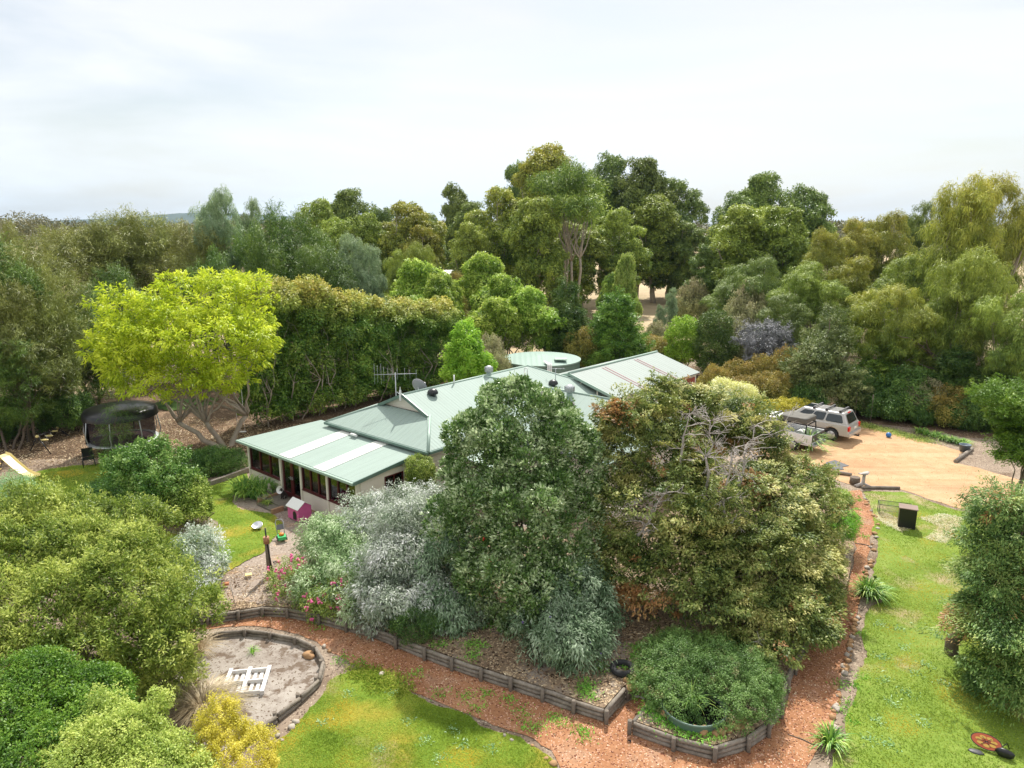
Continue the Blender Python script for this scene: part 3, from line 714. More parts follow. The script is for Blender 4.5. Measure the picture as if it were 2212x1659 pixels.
lawn_front = [(650, 1552), (690, 1505), (715, 1470), (760, 1452), (805, 1450), (850, 1478), (905, 1505), (965, 1535), (1015, 1551), (1078, 1583), (1130, 1598), (1180, 1630), (1200, 1665), (1210, 1760), (540, 1760), (590, 1660), (600, 1610)]
LF = rough_edge([(G(u, v).x, G(u, v).y) for u, v in lawn_front], .12, .12, 8)
sheet('lawn', LF, M_lawn, lambda x, y: tz(x, y)+.022)
lawn_right = [(1862, 1062), (1900, 1064), (1945, 1062), (1992, 1078), (2074, 1106), (2150, 1106), (2400, 1150), (2700, 1500), (2700, 1800), (1720, 1800), (1775, 1690), (1798, 1659), (1812, 1628), (1837, 1547), (1850, 1469), (1872, 1422), (1865, 1365),
              (1868, 1325), (1903, 1303), (1887, 1244), (1897, 1197), (1886, 1149), (1889, 1121), (1880, 1087)]
LR = rough_edge([(G(u, v).x, G(u, v).y) for u, v in lawn_right], .15, .12, 9)
sheet('lawn_beside_path', LR, M_lawnr, lambda x, y: tz(x, y)+.022)
lawn_left = [(-60, 1080), (0, 1050), (40, 1030), (110, 1010), (200, 1002), (262, 992), (330, 1000), (400, 1035), (440, 1050), (500, 1034), (535, 1022), (538, 1045), (510, 1066), (500, 1082), (525, 1100), (590, 1108), (607, 1128), (600, 1152), (566, 1192),
             (500, 1226), (470, 1248), (430, 1260), (300, 1240), (100, 1200), (-60, 1180)]
LL = rough_edge([(G(u, v, .07).x, G(u, v, .07).y) for u, v in lawn_left], .15, .12, 10)
sheet('lawn_by_the_house', LL, M_lawn, lambda x, y: .044)
isl = [(395, 1130), (440, 1108), (470, 1125), (462, 1145), (430, 1152), (380, 1150), (320, 1140), (240, 1120), (200, 1085), (250, 1062), (300, 1060), (340, 1090)]
sheet('shrub_bed', rough_edge([(G(u, v, .07).x, G(u, v, .07).y) for u, v in isl], .2, .12, 12), M_yard, lambda x, y: .050)
hillm = foliage('far_forest', [(.03, .05, .03), (.05, .075, .04), (.08, .10, .05)], trans=0, nscale=.01)
hb = MB()
HX = 40
hv = []
for j in range(9):
    for i in range(HX+1):
        x = -3400 + i*150; y = 3600 + j*140
        prof = .56*math.exp(-((x+1800)/430)**2) + .34*math.exp(-((x+1250)/330)**2) + .30*math.exp(-((x+2500)/420)**2) + .22*math.exp(-((x-100)/900)**2) + .30*math.exp(-((x-1800)/700)**2)
        hv.append((x, y, -10 + (150*prof+5*wob(x, y, .006))*math.sin(min(1, j/4)*PI/2)*(1 if j < 5 else 1-(j-4)*.2) - (14 if j == 0 else 0)))
hf = [(j*(HX+1)+i, j*(HX+1)+i+1, (j+1)*(HX+1)+i+1, (j+1)*(HX+1)+i) for j in range(8) for i in range(HX)]
me = bpy.data.meshes.new('hills'); me.from_pydata(hv, [], hf)
hm = ground_mat('forested_hill', [(.02, .035, .02), (.045, .065, .035), (.085, .10, .06)], .01, .05, .3, bump=0)
me.materials.append(hm)
for p in me.polygons: p.use_smooth = True
hill = bpy.data.objects.new('hills', me); COL.objects.link(hill); hill['kind'] = 'structure'

# ================================================================== HOUSE
HO = Vector((-6.07, 26.6, 0)); HRZ = math.atan2(-.65, .76)
house = thing('house', 'low cream house with pale green corrugated steel roofs and a glazed sunroom', 'house', HO, HRZ)
ca, sa = math.cos(HRZ), math.sin(HRZ)
def h2w(s, t, z): return Vector((HO.x + ca*s - sa*t, HO.y + sa*s + ca*t, z))
def w2h(p): d = p-HO; return Vector((ca*d.x + sa*d.y, -sa*d.x + ca*d.y, p.z))
def roof_uv(along):
    A_ = Vector(along).normalized()
    def f(pts):
        n = (pts[1]-pts[0]).cross(pts[2]-pts[0]).normalized(); Bv = n.cross(A_)
        return [(p.dot(A_), p.dot(Bv)) for p in pts]
    return f
def roofpart(name, planes, mat, parent, th=.05):
    mb = MB()
    for pts, al in planes: mb.slab(pts, th, roof_uv(al))
    return mb.build(name, mat, parent)
# sunroom
SRP = [(-8.7, -.3, 2.16), (.1, -.3, 2.16), (.1, 3.42, 2.56), (-7.4, 3.42, 2.56)]
roofpart('sunroom_roof', [(SRP, (1, 0, 0))], M_roof, house)
def on_sr(s, t): return 2.16 + (t+.3)*(.4/3.72)
for s0, s1 in ((-5.15, -4.35), (-2.6, -1.85)):
    m = MB(); m.slab([(s0, -.33, on_sr(s0, -.33)+.03), (s1, -.33, on_sr(s0, -.33)+.03), (s1, 3.4, on_sr(0, 3.4)+.03), (s0, 3.4, on_sr(0, 3.4)+.03)], .03, roof_uv((1, 0, 0)))
    tag(m.build('roof_light', M_fibre, house), 'white translucent roofing sheet over the sunroom')
m = MB(); m.box((-4.3, -.37, 2.10), (8.85, .11, .10)); m.build('gutter', M_trimpale, house)
m = MB(); m.face([(.13, -.36, 2.19), (.13, 3.42, 2.59), (.13, 3.42, 2.44), (.13, -.36, 2.04)]); m.face([(.18, -.36, 2.19), (.18, -.36, 2.04), (.18, 3.42, 2.44), (.18, 3.42, 2.59)])
m.face([(.13, -.36, 2.19), (.18, -.36, 2.19), (.18, 3.42, 2.59), (.13, 3.42, 2.59)]); m.face([(.13, -.36, 2.04), (.13, -.36, 2.19), (.18, -.36, 2.19), (.18, -.36, 2.04)])
m.build('barge_board', M_trim, house)
m = MB()   # sunroom walls
m.box((-6.94, 0, .40), (2.62, .12, .80)); m.box((-2.0, 0, .40), (3.96, .12, .80))
m.box((-4.16, 0, 2.045), (8.26, .11, .11))
m.box((0, 1.72, .46), (.118, 3.3, .92)); m.box((0, 1.75, 2.06), (.117, 3.4, .26)); m.box((0, 2.85, 1.2), (.116, 1.16, 2.3)); m.box((0, .64, 1.4), (.115, 1.2, 1.3))
ML = Matrix.Translation((-7.7, 1.7, 0)) @ Matrix.Rotation(R(-18), 4, 'Z')
m.box((0, 0, .40), (.12, 3.5, .8), ML); m.box((0, 0, 2.08), (.12, 3.5, .16), ML); m.box((-3.6, 3.38, 1.2), (7.2, .10, 2.3))
m.build('wall', M_cream, house)
for s in (-8.25, -5.56, -3.985, -2.055, -.06):
    m = MB(); m.box((s, -.02, 1.03), (.13, .16, 1.98) if s not in (-5.56,) else (.15, .16, 1.98)); m.build('post', M_creamt, house)
def bank(s0, s1, n, z0=.82, z1=1.98):
    f = MB(); w = (s1-s0)
    f.box(((s0+s1)/2, -.01, z0+.02), (w, .1, .05)); f.box(((s0+s1)/2, -.01, z1-.02), (w, .1, .05))
    for k in range(n+1):
        f.box((s0+.02+(w-.04)*k/n, -.01, (z0+z1)/2), (.045 if k in (0, n) else .07, .09, z1-z0-.1))
    o = f.build('window', M_maroon, house)
    g = MB(); g.box(((s0+s1)/2, .0, (z0+z1)/2), (w-.05, .012, z1-z0-.06)); g.build('pane', M_glass, o)
    c = MB(); c.box(((s0+s1)/2, -.075, z0-.03), (w+.1, .05, .035)); c.build('sill', M_maroon, o)
bank(-8.18, -5.64, 3); bank(-3.92, -2.12, 3); bank(-1.99, -.13, 3)
for s0, s1, sd in ((-5.48, -4.77, 1), (-4.76, -4.05, -1)):
    f = MB(); w = s1-s0
    for x in (s0+.05, s1-.05): f.box((x, 0, 1.08), (.1, .07, 1.8))
    f.box(((s0+s1)/2, 0, .27), (w-.2, .065, .18)); f.box(((s0+s1)/2, 0, 1.93), (w-.2, .065, .1))
    o = f.build('door', M_maroon, house)
    g = MB(); g.box(((s0+s1)/2, 0, 1.12), (w-.18, .012, 1.53)); g.build('pane', M_glass, o)
    h = MB(); hx = s1-.06 if sd > 0 else s0+.06; h.box((hx, -.06, 1.1), (.03, .05, .14)); h.box((hx-.05*sd, -.085, 1.1), (.12, .02, .025)); h.build('handle', M_galv, o)
# side window of the sunroom
f = MB()
for t in (1.28, 1.75, 2.22): f.box((.02, t, 1.42), (.08, .05, 1.0))
f.box((.02, 1.75, .95), (.08, .99, .05)); f.box((.02, 1.75, 1.92), (.08, .99, .05))
o = f.build('window', M_maroon, house); g = MB(); g.box((.03, 1.75, 1.43), (.012, .9, .95)); g.build('pane', M_glass, o)
m = MB(); m.box((-4.0, 1.65, .10), (8.1, 3.2, .2)); m.build('sunroom_floor', M_floor, house)
# main roofs
e0, e1 = 2.75, 4.33
roofpart('hip_roof', [
    ([(-6.4, 3.0, e0), (.8, 3.0, e0), (-1.1, 4.9, 3.585), (-4.5, 4.9, 3.585)], (1, 0, 0)),
    ([(.8, 3.0, e0), (.8, 6.7, e0), (-2.8, 10.3, e1), (-2.8, 4.75, e1), (-1.1, 4.75, 3.585)], (0, 1, 0)),
    ([(-6.4, 3.0, e0), (-4.5, 4.75, 3.585), (-2.8, 4.75, e1), (-2.8, 13.9, e1), (-6.4, 17.5, e0)], (0, 1, 0)),
    ([(-2.8, 10.3, e1), (.8, 13.9, e0), (.8, 17.5, e0), (-2.8, 13.9, e1)], (0, 1, 0)),
    ([(-2.8, 13.9, e1), (.8, 17.5, e0), (-6.4, 17.5, e0)], (1, 0, 0)),
    ([(.8, 6.7, e0), (7.3, 6.7, e0), (5.65, 8.5, 3.54), (5.65, 10.3, e1), (-2.8, 10.3, e1)], (1, 0, 0)),
    ([(7.3, 6.7, e0), (7.3, 13.9, e0), (5.5, 12.1, 3.54), (5.5, 8.5, 3.54)], (0, 1, 0)),
    ([(7.3, 13.9, e0), (.8, 13.9, e0), (-2.8, 10.3, e1), (5.65, 10.3, e1), (5.65, 12.1, 3.54)], (1, 0, 0)),
], M_roof, house)
m = MB()
def cap(a, b, w=.09): m.tube([a, b], w, 6)
for a_, b_ in (((-6.4, 3, e0), (-4.5, 4.9, 3.6)), ((.8, 3, e0), (-1.1, 4.9, 3.6)), ((-2.8, 4.75, e1), (-2.8, 13.9, e1)), ((-2.8, 10.3, e1), (5.65, 10.3, e1)), ((7.3, 6.7, e0), (5.5, 8.5, 3.55)),
               ((7.3, 13.9, e0), (5.5, 12.1, 3.55)), ((-2.8, 13.9, e1), (.8, 17.5, e0)), ((-2.8, 13.9, e1), (-6.4, 17.5, e0)), ((.8, 6.7, e0+.0), (-2.8, 10.3, e1+.0))):
    cap(Vector(a_)+Vector((0, 0, -.02)), Vector(b_)+Vector((0, 0, -.02)), .07)
m.build('ridge_capping', M_trimpale, house)
m = MB()
def rake(a, b):
    a = Vector(a); b = Vector(b); dn = Vector((0, 0, -.16)); hn = (b-a).cross(dn).normalized()*.05
    m.face([a, b, b+dn, a+dn]); m.face([a+hn, a+hn+dn, b+hn+dn, b+hn]); m.face([a, a+hn, b+hn, b]); m.face([a+dn, b+dn, b+hn+dn, a+hn+dn])
rake((-4.56, 4.72, 3.61), (-2.8, 4.72, 4.37)); rake((-2.8, 4.72, 4.37), (-1.04, 4.72, 3.61))
rake((5.68, 8.44, 3.57), (5.68, 10.3, 4.37)); rake((5.68, 10.3, 4.37), (5.68, 12.16, 3.57))
m.box((-2.8, 2.96, e0-.07), (7.3, .1, .11)); m.box((.84, 4.85, e0-.07), (.1, 3.6, .11)); m.box((4.1, 6.66, e0-.07), (6.5, .1, .11)); m.box((7.34, 10.3, e0-.07), (.1, 7.3, .11))
m.build('gutter', M_trim, house)
for nm, pts in (('gable', [(-4.3, 4.98, 3.58), (-1.3, 4.98, 3.58), (-2.8, 4.98, 4.24)]), ('gable', [(5.42, 8.7, 3.54), (5.42, 11.9, 3.54), (5.42, 10.3, 4.24)])):
    m = MB(); m.face(pts); m.face([Vector(p)+Vector((-.05 if pts[0][0] > 0 else 0, .05 if pts[0][0] < 0 else 0, 0)) for p in reversed(pts)]); m.build(nm, M_creamt, house)
for p in ((-2.8, 4.66, 4.3), (5.74, 10.3, 4.3)):
    m = MB(); m.box(p, (.07, .07, .5)); m.tube([(p[0], p[1], p[2]+.25), (p[0], p[1], p[2]+.42)], [.035, .004], 8); m.build('finial', M_white, house)
m = MB(); m.box((-2.8, 3.46, 1.36), (6.3, .12, 2.72)); m.box((.36, 5.2, 1.36), (.12, 3.6, 2.72)); m.box((-5.9, 10.3, 1.36), (.12, 13.6, 2.72)); m.box((3.7, 7.06, 1.36), (6.55, .12, 2.72)); m.box((6.92, 10.3, 1.36), (.12, 6.6, 2.72)); m.box((3.7, 13.5, 1.36), (6.5, .12, 2.72)); m.box((-2.8, 17.1, 1.36), (6.3, .12, 2.72))
m.build('wall', M_cream, house)
m = MB(); 
for k in range(9): m.box((.44, 3.95+0*k, .25+.28*k), (.03, 1.05, .25))
m.build('weatherboards', M_creamt, house)
# low verandah roof beside the cross wing
roofpart('verandah_roof', [([(.9, 4.4, 2.35), (3.2, 4.4, 2.2), (3.2, 6.7, 2.2), (.9, 6.7, 2.35)], (0, 1, 0))], M_trimpale, house)
# vents
def roof_z(s, t):
    zz = [e1-.439*abs(s+2.8) if t < 17.5 else 0, e1-.439*abs(t-10.3) if s > -2.8 else 0]
    return max(zz)
def hit_roof(u, v):
    r = ray(u, v); best = None
    for i in range(2500):
        y = 24+i*.01; t = y/r.y; p = Vector((r.x*t, y, H+r.z*t)); q = w2h(p)
        if -6.4 < q.x < 7.3 and q.z <= roof_z(q.x, q.y): return q
    return q
def turbine(u, v, r=.2, white=True):
    q = hit_roof(u, v); m = MB(); m.tube([(q.x, q.y, q.z-.1), (q.x, q.y, q.z+.22)], r*.7, 14)
    o = m.build('roof_vent', M_trimpale if white else M_black, house)
    m = MB()
    if white:
        m.lathe([(r*.6, .2), (r*1.05, .26), (r*1.2, .38), (r*1.05, .5), (r*.5, .57), (0, .59)], q, 20); 
        for k in range(14):
            a = 2*PI*k/14; m.box((q.x+math.cos(a)*r*1.17, q.y+math.sin(a)*r*1.17, q.z+.38), (.02, .02, .26), None)
        m.build('cowl', M_galv, o)
    else:
        m.lathe([(r*1.5, .08), (r*1.55, .16), (r*1.2, .26), (r*.6, .32), (0, .33)], q, 20); m.build('cowl', M_black, o)
turbine(935, 854, .17, False); turbine(1230, 857, .2); turbine(1056, 813, .18); turbine(1195, 833, .17, False)
def pipe(u, v, h=.45):
    q = hit_roof(u, v); m = MB(); m.tube([(q.x, q.y, q.z-.1), (q.x, q.y, q.z+h)], .035, 8); m.build('vent_pipe', M_white, house)
pipe(981, 829)
m = MB(); q = hit_roof(1133, 830); p = [(q.x, q.y, q.z-.1), (q.x, q.y, q.z+.75)]+[(q.x+.09-.09*math.cos(a), q.y, q.z+.75+.09*math.sin(a)) for a in np.linspace(0, PI, 7)]+[(q.x+.18, q.y, q.z+.5)]
m.tube(p, .025, 8); m.build('vent_pipe', M_white, house)
m = MB(); m.tube([(-4.1, 2.75, 2.62), (-3.7, 2.75, 2.62)], .06, 10); m.build('downpipe', M_white, house)
# steps
st = thing('steps', 'slate tiled steps with brick edges leading up to the maroon sunroom doors', 'steps', h2w(-4.77, -.1, .07), HRZ)
m = MB(); m.box((0, -.45, .03), (1.55, .78, .20)); m.build('landing', M_slate, st); m = MB(); m.box((-.1, -1.05, -.01), (1.3, .44, .13)); m.build('tread', M_slate, st)
M_edge = plain('sandstone_edge', (.34, .20, .12), .8, var=.35, scale=9)
m = MB(); m.box((-.85, -.6, .10), (.13, 1.1, .22)); m.build('edging', M_edge, st); m = MB(); m.box((.62, -1.1, .06), (.13, .55, .22)); m.build('edging', M_edge, st)

# ================================================================== SHED, TANK
SH = Vector((3.36, 39.5, 0)); SRZ = math.atan2(-.67, .742)
shed = thing('shed', 'long cream shed with a ribbed green grey gable roof and open truss end', 'shed', SH, SRZ)
rz_, ez_, hw, Ls = 3.8, 2.9, 3.05, 9.3
roofpart('roof', [([(0, -.2, rz_), (0, Ls, rz_), (hw+.15, Ls, ez_-.04), (hw+.15, -.2, ez_-.04)][::-1], (0, 1, 0)), ([(0, -.2, rz_), (-hw-.15, -.2, ez_-.04), (-hw-.15, Ls, ez_-.04), (0, Ls, rz_)][::-1], (0, 1, 0))], M_shedroof, shed)
M_rust = plain('faded_maroon_sheet', (.22, .10, .11), .6, var=.25, scale=5)
for y in (2.7, 3.0, 6.2, 6.5):
    m = MB(); k = (rz_-ez_+.04)/(hw+.15)
    m.slab([(.25, y-.05, rz_-.25*k+.02), (.25, y+.05, rz_-.25*k+.02), (hw+.1, y+.05, ez_-.03+.02), (hw+.1, y-.05, ez_-.03+.02)], .02); m.build('roof_strip', M_rust, shed)
m = MB(); m.tube([(0, -.22, rz_+.01), (0, Ls+.02, rz_+.01)], .08, 6); m.build('ridge_capping', M_trimpale, shed)
m = MB(); rake((0, -.22, rz_+.03), (hw+.2, -.22, ez_)); rake((-hw-.2, -.22, ez_), (0, -.22, rz_+.03)); m.build('barge_board', M_trimpale, shed)
m = MB(); m.box((hw-.1, Ls/2+.5, 1.42), (.14, Ls-1.3, 2.84)); m.box((-hw+.1, Ls/2+.5, 1.42), (.14, Ls-1.3, 2.84)); m.box((0, Ls-.2, 1.42), (2*hw-.35, .14, 2.84)); m.build('wall', M_cream, shed)
M_back = plain('shed_dark_back', (.10, .10, .085), .8, var=.2)
m = MB(); m.face([(-hw+.1, 1.1, 0), (hw-.1, 1.1, 0), (hw-.1, 1.1, ez_-.05), (0, 1.1, rz_-.12), (-hw+.1, 1.1, ez_-.05)]); m.build('back_panel', M_back, shed)
m = MB(); zt = ez_-.0
for a_, b_ in (((-1.9, -.1, zt-.45), (-1.9, -.1, rz_-.62)), ((-1.15, -.1, rz_-.42), (-.35, -.1, zt-.35)), ((.9, -.1, rz_-.32), (.1, -.1, zt-.35)), ((1.9, -.1, zt-.5), (1.9, -.1, rz_-.62))): m.tube([a_, b_], .035, 6)
m.box((0, -.1, ez_-.5), (2*hw, .1, .12)); m.build('truss', M_creamt, shed)
for x in (-hw+.05, 0, hw-.05):
    m = MB(); m.box((x, -.02, 1.35), (.1, .1, 2.7)); m.build('post', M_creamt, shed)
def shedwin(y, w=.75, z0=1.5, z1=2.45, lattice=True):
    m = MB(); X = hw-.0
    m.box((X, y, (z0+z1)/2), (.05, w+.1, .05)) if False else None
    for yy in (y-w/2, y+w/2): m.box((X, yy, (z0+z1)/2), (.07, .06, z1-z0+.06))
    for z in (z0, z1): m.box((X, y, z), (.069, w+.06, .06))
    if lattice:
        for k in range(1, 4): m.box((X+.004, y-w/2+w*k/4, (z0+z1)/2), (.05, .035, z1-z0))
        for k in range(1, 6): m.box((X+.002, y, z0+(z1-z0)*k/6), (.045, w, .035))
    o = m.build('window', M_maroon, shed); g = MB(); g.box((X-.02, y, (z0+z1)/2), (.04, w, z1-z0)); g.build('pane', M_glass, o)
shedwin(2.1); shedwin(1.25, .4, 1.5, 2.3, False)
m = MB(); m.box((hw-.02, 5.2, 1.3), (.1, 1.4, 2.6)); m.build('door', M_brick, shed)
m = MB(); m.box((hw-.02, 8.3, 1.3), (.1, 1.2, 2.6)); m.build('door', M_brick, shed)
m = MB()
for k in range(11): m.box((hw+.6, 9.6+.17*k, .9), (.03, .1, 1.5))
m.box((hw+.6, 10.45, .5), (.04, 1.9, .07)); m.box((hw+.6, 10.45, 1.2), (.04, 1.9, .07))
fo = m.build('picket_fence', M_white, None); fo.matrix_world = shed.matrix_basis.copy()
tag(fo, 'short white picket fence panel beside the yellow variegated bush', 'fence')

tk = thing('water_tank', 'big round pale green corrugated water tank behind the house', 'water tank', (2.2, 52.6, 0))
M_tankw = plain('tank_steel', (.15, .23, .19), .45, var=.06)
m = MB(); pr = []
for k in range(44): pr.append((2.88+.022*math.cos(k*PI), k*2.15/43))
m.lathe(pr, n=64); m.build('tank_wall', M_tankw, tk)
M_tankr = corrugated('tank_roof_steel', (.25, .35, .30), .4, .3)
m = MB()
for k in range(48):
    a0, a1 = 2*PI*k/48, 2*PI*(k+1)/48
    p = [(0, 0, 2.52), (2.98*math.cos(a0), 2.98*math.sin(a0), 2.2), (2.98*math.cos(a1), 2.98*math.sin(a1), 2.2)]
    m.face(p, [(q[0], q[1]) for q in p]); m.face([p[1], (p[1][0], p[1][1], 2.1), (p[2][0], p[2][1], 2.1), p[2]])
m.build('tank_roof', M_tankr, tk)
for dx in (0, .12, .24):
    m = MB(); m.tube([(.1+dx*.2, -2.3, 2.36+.04), (.35+dx, -3.05, 2.32), (.35+dx, -3.12, 2.2), (.35+dx, -3.12, 0)], .055, 8); m.build('pipe', M_white, tk)
m = MB(); m.box((1.35, -1.6, 2.46), (.9, .8, .06)); m.build('hatch', M_trimpale, tk)
m = MB(); m.tube([(-2.75, -1.1, 2.1), (-2.85, -1.2, 1.9), (-2.85, -1.2, .4)], .05, 8); m.build('pipe', M_white, tk)
p = G(1018, 818, 0); gs = thing('pump_shed', 'small dark green steel shed left of the round water tank', 'shed', (-2.6, 55.5, 0))
m = MB(); m.box((0, 0, 1), (1.8, 1.5, 2.0)); m.build('wall', M_tankw, gs); m = MB(); m.box((0, 0, 2.05), (2.0, 1.7, .08)); m.build('roof', M_trim, gs)
# far farm building glimpsed between trees
fs = thing('farm_shed', 'distant pale roofed building glimpsed between the tree crowns', 'shed', (W(985, 560, 92).x, 92, 0), R(30))
m = MB(); m.box((0, 0, 2.2), (12, 8, 4.4)); m.build('wall', M_cream, fs)
m = MB(); m.slab([(-6.3, -4.3, 4.3), (6.3, -4.3, 4.3), (6.3, 0, 6.4), (-6.3, 0, 6.4)], .1); m.slab([(6.3, 4.3, 4.3), (-6.3, 4.3, 4.3), (-6.3, 0, 6.4), (6.3, 0, 6.4)], .1); m.build('roof', M_white, fs)

# ================================================================== ANTENNAS
def on_roof_w(s, t): return h2w(s, t, roof_z(s, t))
q = on_roof_w(-5.6, 4.35); q = Vector((W(856, 868, 33.3).x, 33.3, 3.0))
an = thing('television_antenna', 'tall aluminium television antenna on a mast above the gable', 'antenna', q)
m = MB(); m.tube([(0, 0, -.3), (0, 0, 2.1)], .025, 8); m.tube([(.05, 0, 1.15), (1.0, .1, .25)], .015, 6); m.build('mast', M_galv, an)
m = MB(); m.tube([(-1.05, .1, 1.98), (1.05, -.1, 2.08)], .013, 6); m.build('boom', M_galv, an)
for k, (x, hgt) in enumerate([(-1.0, .5), (-.85, .42), (-.68, .5), (-.55, .36), (-.35, .3), (-.15, .3), (.1, .28), (.45, .3), (.7, .22), (1.0, .22)]):
    m = MB(); m.tube([(x, 0, 2.03-hgt), (x, 0, 2.03+hgt)], .0065, 5); m.build('element', M_galv, an)
dq = Vector((W(905, 858, 33.6).x, 33.6, W(905, 858, 33.6).z))
ds = thing('satellite_dish', 'grey satellite dish on the house ridge beside the antenna', 'satellite dish', dq)
Mx = Matrix.Translation((0, 0, .50)) @ Matrix.Rotation(R(62), 4, 'Z') @ Matrix.Rotation(R(68), 4, 'Y')
m = MB(); m.lathe([(.0, .0), (.15, .012), (.3, .05), (.42, .1), (.43, .1), (.3, .03), (0, -.02)], n=28, M=Mx); m.build('dish', M_grey, ds)
m = MB(); m.tube([(0, 0, -.1), (0, 0, .3), (-.02, .02, .5)], .03, 8); m.build('bracket', M_galv, ds)
m = MB(); e = Mx @ Vector((.1, 0, .5)); m.tube([Mx @ Vector((.4, 0, .1)), e], .012, 6); m.box(e, (.08, .08, .1)); m.build('feed_arm', M_white, ds)
q = hit_roof(1200, 820); q = h2w(q.x, q.y, q.z)
a2 = thing('small_antenna', 'small aluminium antenna on the ridge in front of the shed', 'antenna', q)
m = MB(); m.tube([(0, 0, -.1), (0, 0, .6)], .02, 6); m.tube([(-.5, 0, .62), (.5, .05, .62)], .014, 6)
m.build('mast', M_galv, a2)
for x in (-.45, -.25, 0, .25, .45):
    m = MB(); m.tube([(x, -.2, .62), (x, .2, .62)], .007, 4); m.build('element', M_galv, a2)

# ================================================================== CARS
def wheel(parent, x, y, r=.39, w=.26):
    t = MB(); Mw = Matrix.Translation((x, y, r)) @ Matrix.Rotation(PI/2, 4, 'X')
    t.lathe([(r*.6, -w/2), (r*.93, -w/2), (r, -w*.35), (r, w*.35), (r*.93, w/2), (r*.6, w/2), (r*.6, -w/2)], n=26, M=Mw)
    o = t.build('tyre', M_tyre)
    wo_ = MB(); wo_.lathe([(0, .02), (r*.12, .02), (r*.15, -.0), (r*.55, .01), (r*.62, .04), (r*.62, -.04), (0, -.04)], n=26, M=Mw @ Matrix.Translation((0, 0, (w/2-.03)*(-1 if y > 0 else 1))))
    for k in range(5):
        a = 2*PI*k/5; sg = -1 if y > 0 else 1
        wo_.box((r*.38*math.cos(a), r*.38*math.sin(a), sg*(w/2-.005)), (r*.42, .07, .03), Mw @ Matrix.Rotation(a, 4, 'Z') @ Matrix.Translation((r*.38-r*.38*math.cos(a), -r*.38*math.sin(a), 0)))
    root = wo_.build('wheel', M_silver, parent); o.parent = root; o.name = 'tyre'
    return root
def profile_body(prof, arches, w, r=.46):
    """closed side profile (top line rear->front given), straight bottom with wheel arches; extruded across"""
    bot = []
    zb = prof[0][1]
    for ax in sorted(arches, reverse=True):
        for k in range(9):
            a = PI*k/8; bot.append((ax+r*math.cos(a), zb+r*math.sin(a)*1.0))
    pts = prof + bot
    m = MB(); n = len(pts)
    for sy in (-1, 1):
        f = [(x, sy*w/2, z) for x, z in pts]; m.face(f if sy < 0 else f[::-1])
    for i in range(n):
        a = pts[i]; b = pts[(i+1) % n]
        m.face([(a[0], -w/2, a[1]), (a[0], w/2, a[1]), (b[0], w/2, b[1]), (b[0], -w/2, b[1])], smooth=False)
    return m
def weld(o, bev):
    bm = bmesh.new(); bm.from_mesh(o.data); bmesh.ops.remove_doubles(bm, verts=bm.verts, dist=.0005); bmesh.ops.recalc_face_normals(bm, faces=bm.faces)
    bm.to_mesh(o.data); bm.free()
    if bev:
        b = o.modifiers.new('bevel', 'BEVEL'); b.width = bev; b.segments = 3; b.limit_method = 'ANGLE'; b.angle_limit = R(30); b.harden_normals = False
def frustum(m, b, t):
    (x0, x1, y, z0), (X0, X1, Y, z1) = b, t
    lo = [(x0, -y, z0), (x1, -y, z0), (x1, y, z0), (x0, y, z0)]; hi = [(X0, -Y, z1), (X1, -Y, z1), (X1, Y, z1), (X0, Y, z1)]
    m.face(hi); m.face(lo[::-1])
    for i in range(4): j = (i+1) % 4; m.face([lo[i], lo[j], hi[j], hi[i]])
def glass_on(parent, b, t, side, u0, u1, v0, v1, name='window'):
    (x0, x1, y, z0), (X0, X1, Y, z1) = b, t
    def P(u, v):
        if side in ('L', 'R'):
            s = 1 if side == 'L' else -1; x = (x0*(1-v)+X0*v)*(1-u)+(x1*(1-v)+X1*v)*u; return Vector((x, s*((y*(1-v)+Y*v)+.008), z0*(1-v)+z1*v))
        x = (x0*(1-v)+X0*v)-.008 if side == 'B' else (x1*(1-v)+X1*v)+.008
        return Vector((x, (y*(1-v)+Y*v)*(2*u-1), z0*(1-v)+z1*v))
    m = MB(); c = .07
    ring = [(u0+c*(u1-u0), v0), (u1-c*(u1-u0), v0), (u1, v0+.12*(v1-v0)), (u1, v1-.12*(v1-v0)), (u1-c*(u1-u0), v1), (u0+c*(u1-u0), v1), (u0, v1-.12*(v1-v0)), (u0, v0+.12*(v1-v0))]
    m.face([P(*q) for q in ring]); return m.build(name, M_carglass, parent)
hd = math.atan2(.69, -.72)
# silver four wheel drive: rear left wheel stands at (18.2, 38.7)
suvp = Vector((18.2, 38.7, .012)) - Matrix.Rotation(hd, 3, 'Z') @ Vector((-1.42, .80, 0))
suv = thing('parked_car', 'silver four wheel drive wagon with roof bars and open sunroof parked nose to the shed', 'car', suvp, hd, 'cars parked on the driveway'); suv.scale = (.94, .94, .93)
o = profile_body([(-2.38, .42), (-2.44, .62), (-2.42, .95), (-2.34, 1.16), (1.15, 1.14), (2.05, 1.04), (2.34, .86), (2.38, .42)], (-1.42, 1.42), 1.90).build('body', M_silver, suv); weld(o, .07)
B_, T_ = (-2.33, 1.30, .91, 1.13), (-2.02, .45, .70, 1.80)
m = MB(); frustum(m, B_, T_); cb = m.build('cabin', M_silver, suv); weld(cb, .07)
for sd in ('L', 'R'):
    glass_on(suv, B_, T_, sd, .07, .37, .12, .80); glass_on(suv, B_, T_, sd, .40, .64, .12, .82); glass_on(suv, B_, T_, sd, .66, .90, .12, .82)
glass_on(suv, B_, T_, 'B', .10, .90, .10, .85, 'rear_window'); glass_on(suv, B_, T_, 'F', .08, .92, .1, .9, 'windscreen')
m = MB(); m.box((-2.42, 0, .56), (.22, 1.92, .24)); weld(m.build('bumper', M_silver, suv), .04)
